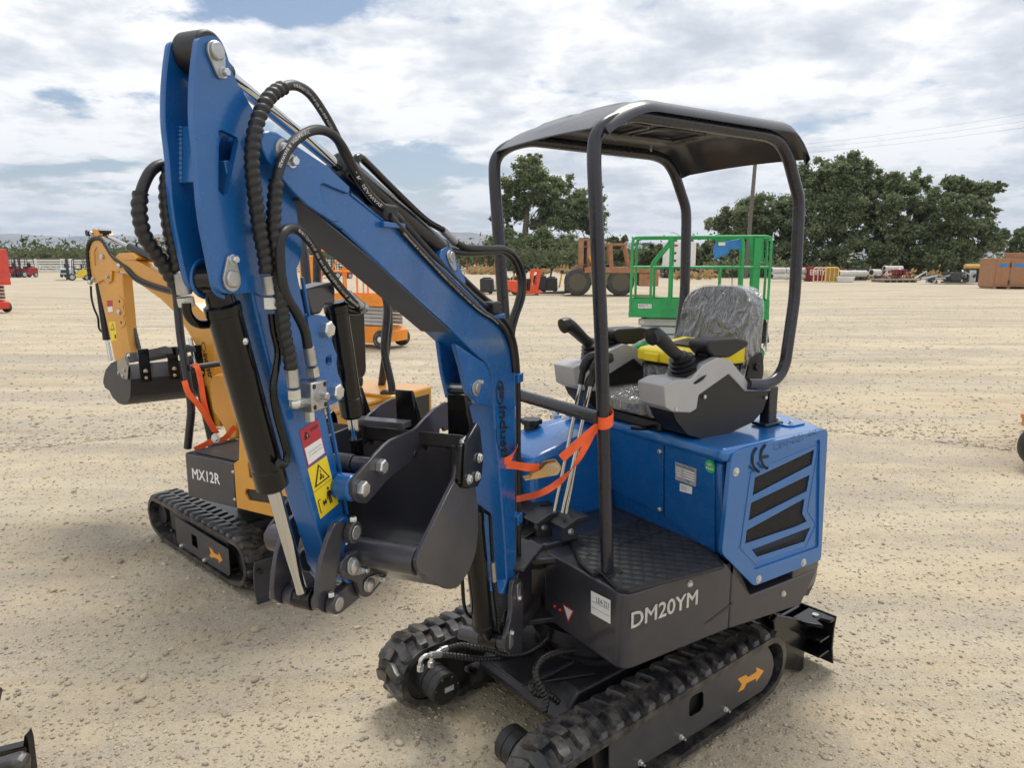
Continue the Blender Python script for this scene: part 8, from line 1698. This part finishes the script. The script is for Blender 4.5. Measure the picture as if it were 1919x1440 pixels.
# ------------------------------------------------------------------ poles and wires, far lamps, signs
WOOD = mat('grey_pole_wood', (0.14, 0.125, 0.105), 0.9, var=0.25)
def pole(px_b, px_t, py_t, D, rpx, label, name='utility_pole', arms=(), group=None):
    b = at_depth(px_b, 500, D); b.z = -0.2; tp = at_depth(px_t, py_t, D); fr = Frame(b.x, b.y, 0); t = thing(name, label, 'pole', fr, group); k = D / 1351.0
    MB().tube([b, tp], [rpx * k, rpx * 0.75 * k], 10).build('pole_shaft', WOOD, t)
    for z, w_ in arms: c = tp - Vector((0, 0, z * k)); MB().box(c.x - w_ * k, c.x + w_ * k, c.y - 0.08, c.y + 0.08, c.z - 0.08, c.z + 0.08).build('cross_arm', WOOD, t)
    return tp
pole(1398, 1419, 262, 76, 4.2, 'leaning timber pole rising out of the oaks behind the canopy')
tpA = pole(760, 760, 384, 180, 1.0, 'thin far utility pole above the blue boom', arms=((4, 7), (9, 5)))
for pxs, py, D in (((1130, 1146), 430, 150), ((1262, 1280), 436, 150)):
    b = at_depth(pxs[1], 500, D); b.z = 0; a = at_depth(pxs[1], py + 8, D); e = at_depth(pxs[0], py, D); fr = Frame(b.x, b.y, 0); t = thing('street_lamp', 'far curved street lamp above the rusty forklift' if pxs[0] < 1200 else 'far street lamp above the green lift', 'street lamp', fr, 'far street lamps')
    MB().tube(fillet([b, a, e], 0.8), 0.07, 8).build('lamp_post', LGRY, t); MB().box(e.x - 0.6, e.x + 0.1, e.y - 0.15, e.y + 0.15, e.z - 0.08, e.z + 0.08).build('lamp_head', LGRY, t, 0.03)
s0 = at_depth(1204, 455, 150); fr = Frame(s0.x, s0.y, -90); t = thing('road_sign', 'far green road sign above the bush', 'sign', fr); k = 150 / 1351.0
MB(fr).box(0, 16 * k, -0.05, 0.05, s0.z - 7 * k, s0.z).build('sign_face', mat('sign_green', (0.01, 0.16, 0.10), 0.5), t, 0.02); MB(fr).box(7 * k, 8 * k, 0.06, 0.2, 0, s0.z - 1).build('sign_post', LGRY, t)
WIRE = mat('wire', (0.10, 0.10, 0.11), 0.6)
wfr = Frame(40, 95, 0)
for i, (y0_, y1_) in enumerate(((262, 203), (268, 219), (275, 233))):
    a, b = at_depth(1390, y0_ + 18, 100), at_depth(2100, y1_ - 22, 70); pts = []
    for j in range(13): u = j / 12; p = a.lerp(b, u); p.z -= 1.0 * 4 * u * (1 - u) * 0.6; pts.append(p)
    fr = Frame(a.x, a.y, 0); t = thing('power_line', ['upper', 'middle', 'lowest'][i] + ' of the three overhead wires crossing the sky at the right', 'power line', fr); MB().tube(pts, 0.009, 5).build('wire', WIRE, t)
fo = at_depth(302, 445, 115); fr = Frame(fo.x, fo.y, 0); t = thing('gate_frame', 'thin rusty goalpost frame beyond the yellow excavator', 'frame', fr)
a, b = at_depth(302, 505, 115), at_depth(330, 505, 115); MB().tube([(a.x, a.y, 0), (a.x, a.y, fo.z), (b.x, b.y, fo.z), (b.x, b.y, 0)], 0.10, 8).build('frame_tube', RUST, t)
for i in range(5):
    px = 842 + i * 17; c = at_depth(px, 505, 118); fr = Frame(c.x, c.y, 0); t = thing('farm_implement', ['first', 'second', 'third', 'fourth', 'fifth'][i] + ' from left of the small rusty implements left of the dumpsters', 'implement', fr, 'rusty implements in the far row')
    for j in range(5): MB(fr).bar((rn.uniform(-0.7, 0.7), rn.uniform(-0.2, 0.2), 0.1), (rn.uniform(-0.7, 0.7), rn.uniform(-0.2, 0.2), rn.uniform(0.9, 2.2)), 0.10, 0.10).build('implement_bar', MR if j % 2 else RUST, t)
# ------------------------------------------------------------------ mountains
nm = 260; xs = np.linspace(-11000, 9000, nm); ridge = 330 + 60 * fbm(xs, xs * 0, 5, 0.0011, 5) + 18 * fbm(xs, xs * 0, 6, 0.006, 3)
ridge = np.clip(ridge, 60, None) * np.clip((5200 - xs) / 5200, 0.42, 1.0)
rows = []
for j, f in enumerate(np.linspace(0, 1, 24)):
    rows.append(np.stack([xs, 9000 - 2600 * (1 - f) + 260 * fbm(xs, xs * 0 + j * 37.0, 9, 0.002, 3) * (1 - f), ridge * f ** 1.3 + 26 * fbm(xs, np.full_like(xs, j * 110.0), 12, 0.004, 4) * f * (1 - f) * 2 - (1 - f) * 20], -1))
V = np.stack(rows, 0).reshape(-1, 3); i0 = (np.arange(23)[:, None] * nm + np.arange(nm - 1)[None]).reshape(-1); Fc = np.stack([i0, i0 + 1, i0 + nm + 1, i0 + nm], -1)
o = np_mesh('mountains', V, Fc, mat('dry_hills', (0.10, 0.095, 0.075), 0.95, vscale=0.0022, col2=(0.30, 0.26, 0.20))); o['kind'] = 'structure'
# ------------------------------------------------------------------ air: pale haze over the long view
hz_ = MB().box(-12500, 10500, -60, 9400, -1.2, 620); ho = hz_.build('haze', GM); ho['kind'] = 'stuff'
hm = bpy.data.materials.new('haze_air'); hm.use_nodes = True; t = hm.node_tree; t.nodes.clear(); pv_ = N(t, 'ShaderNodeVolumePrincipled'); pv_.inputs['Color'].default_value = (0.66, 0.78, 0.97, 1); pv_.inputs['Density'].default_value = 0.00010
ou = N(t, 'ShaderNodeOutputMaterial'); t.links.new(pv_.outputs[0], ou.inputs['Volume']); ho.data.materials.clear(); ho.data.materials.append(hm); ho['label'] = 'thin pale haze'; ho['category'] = 'haze'
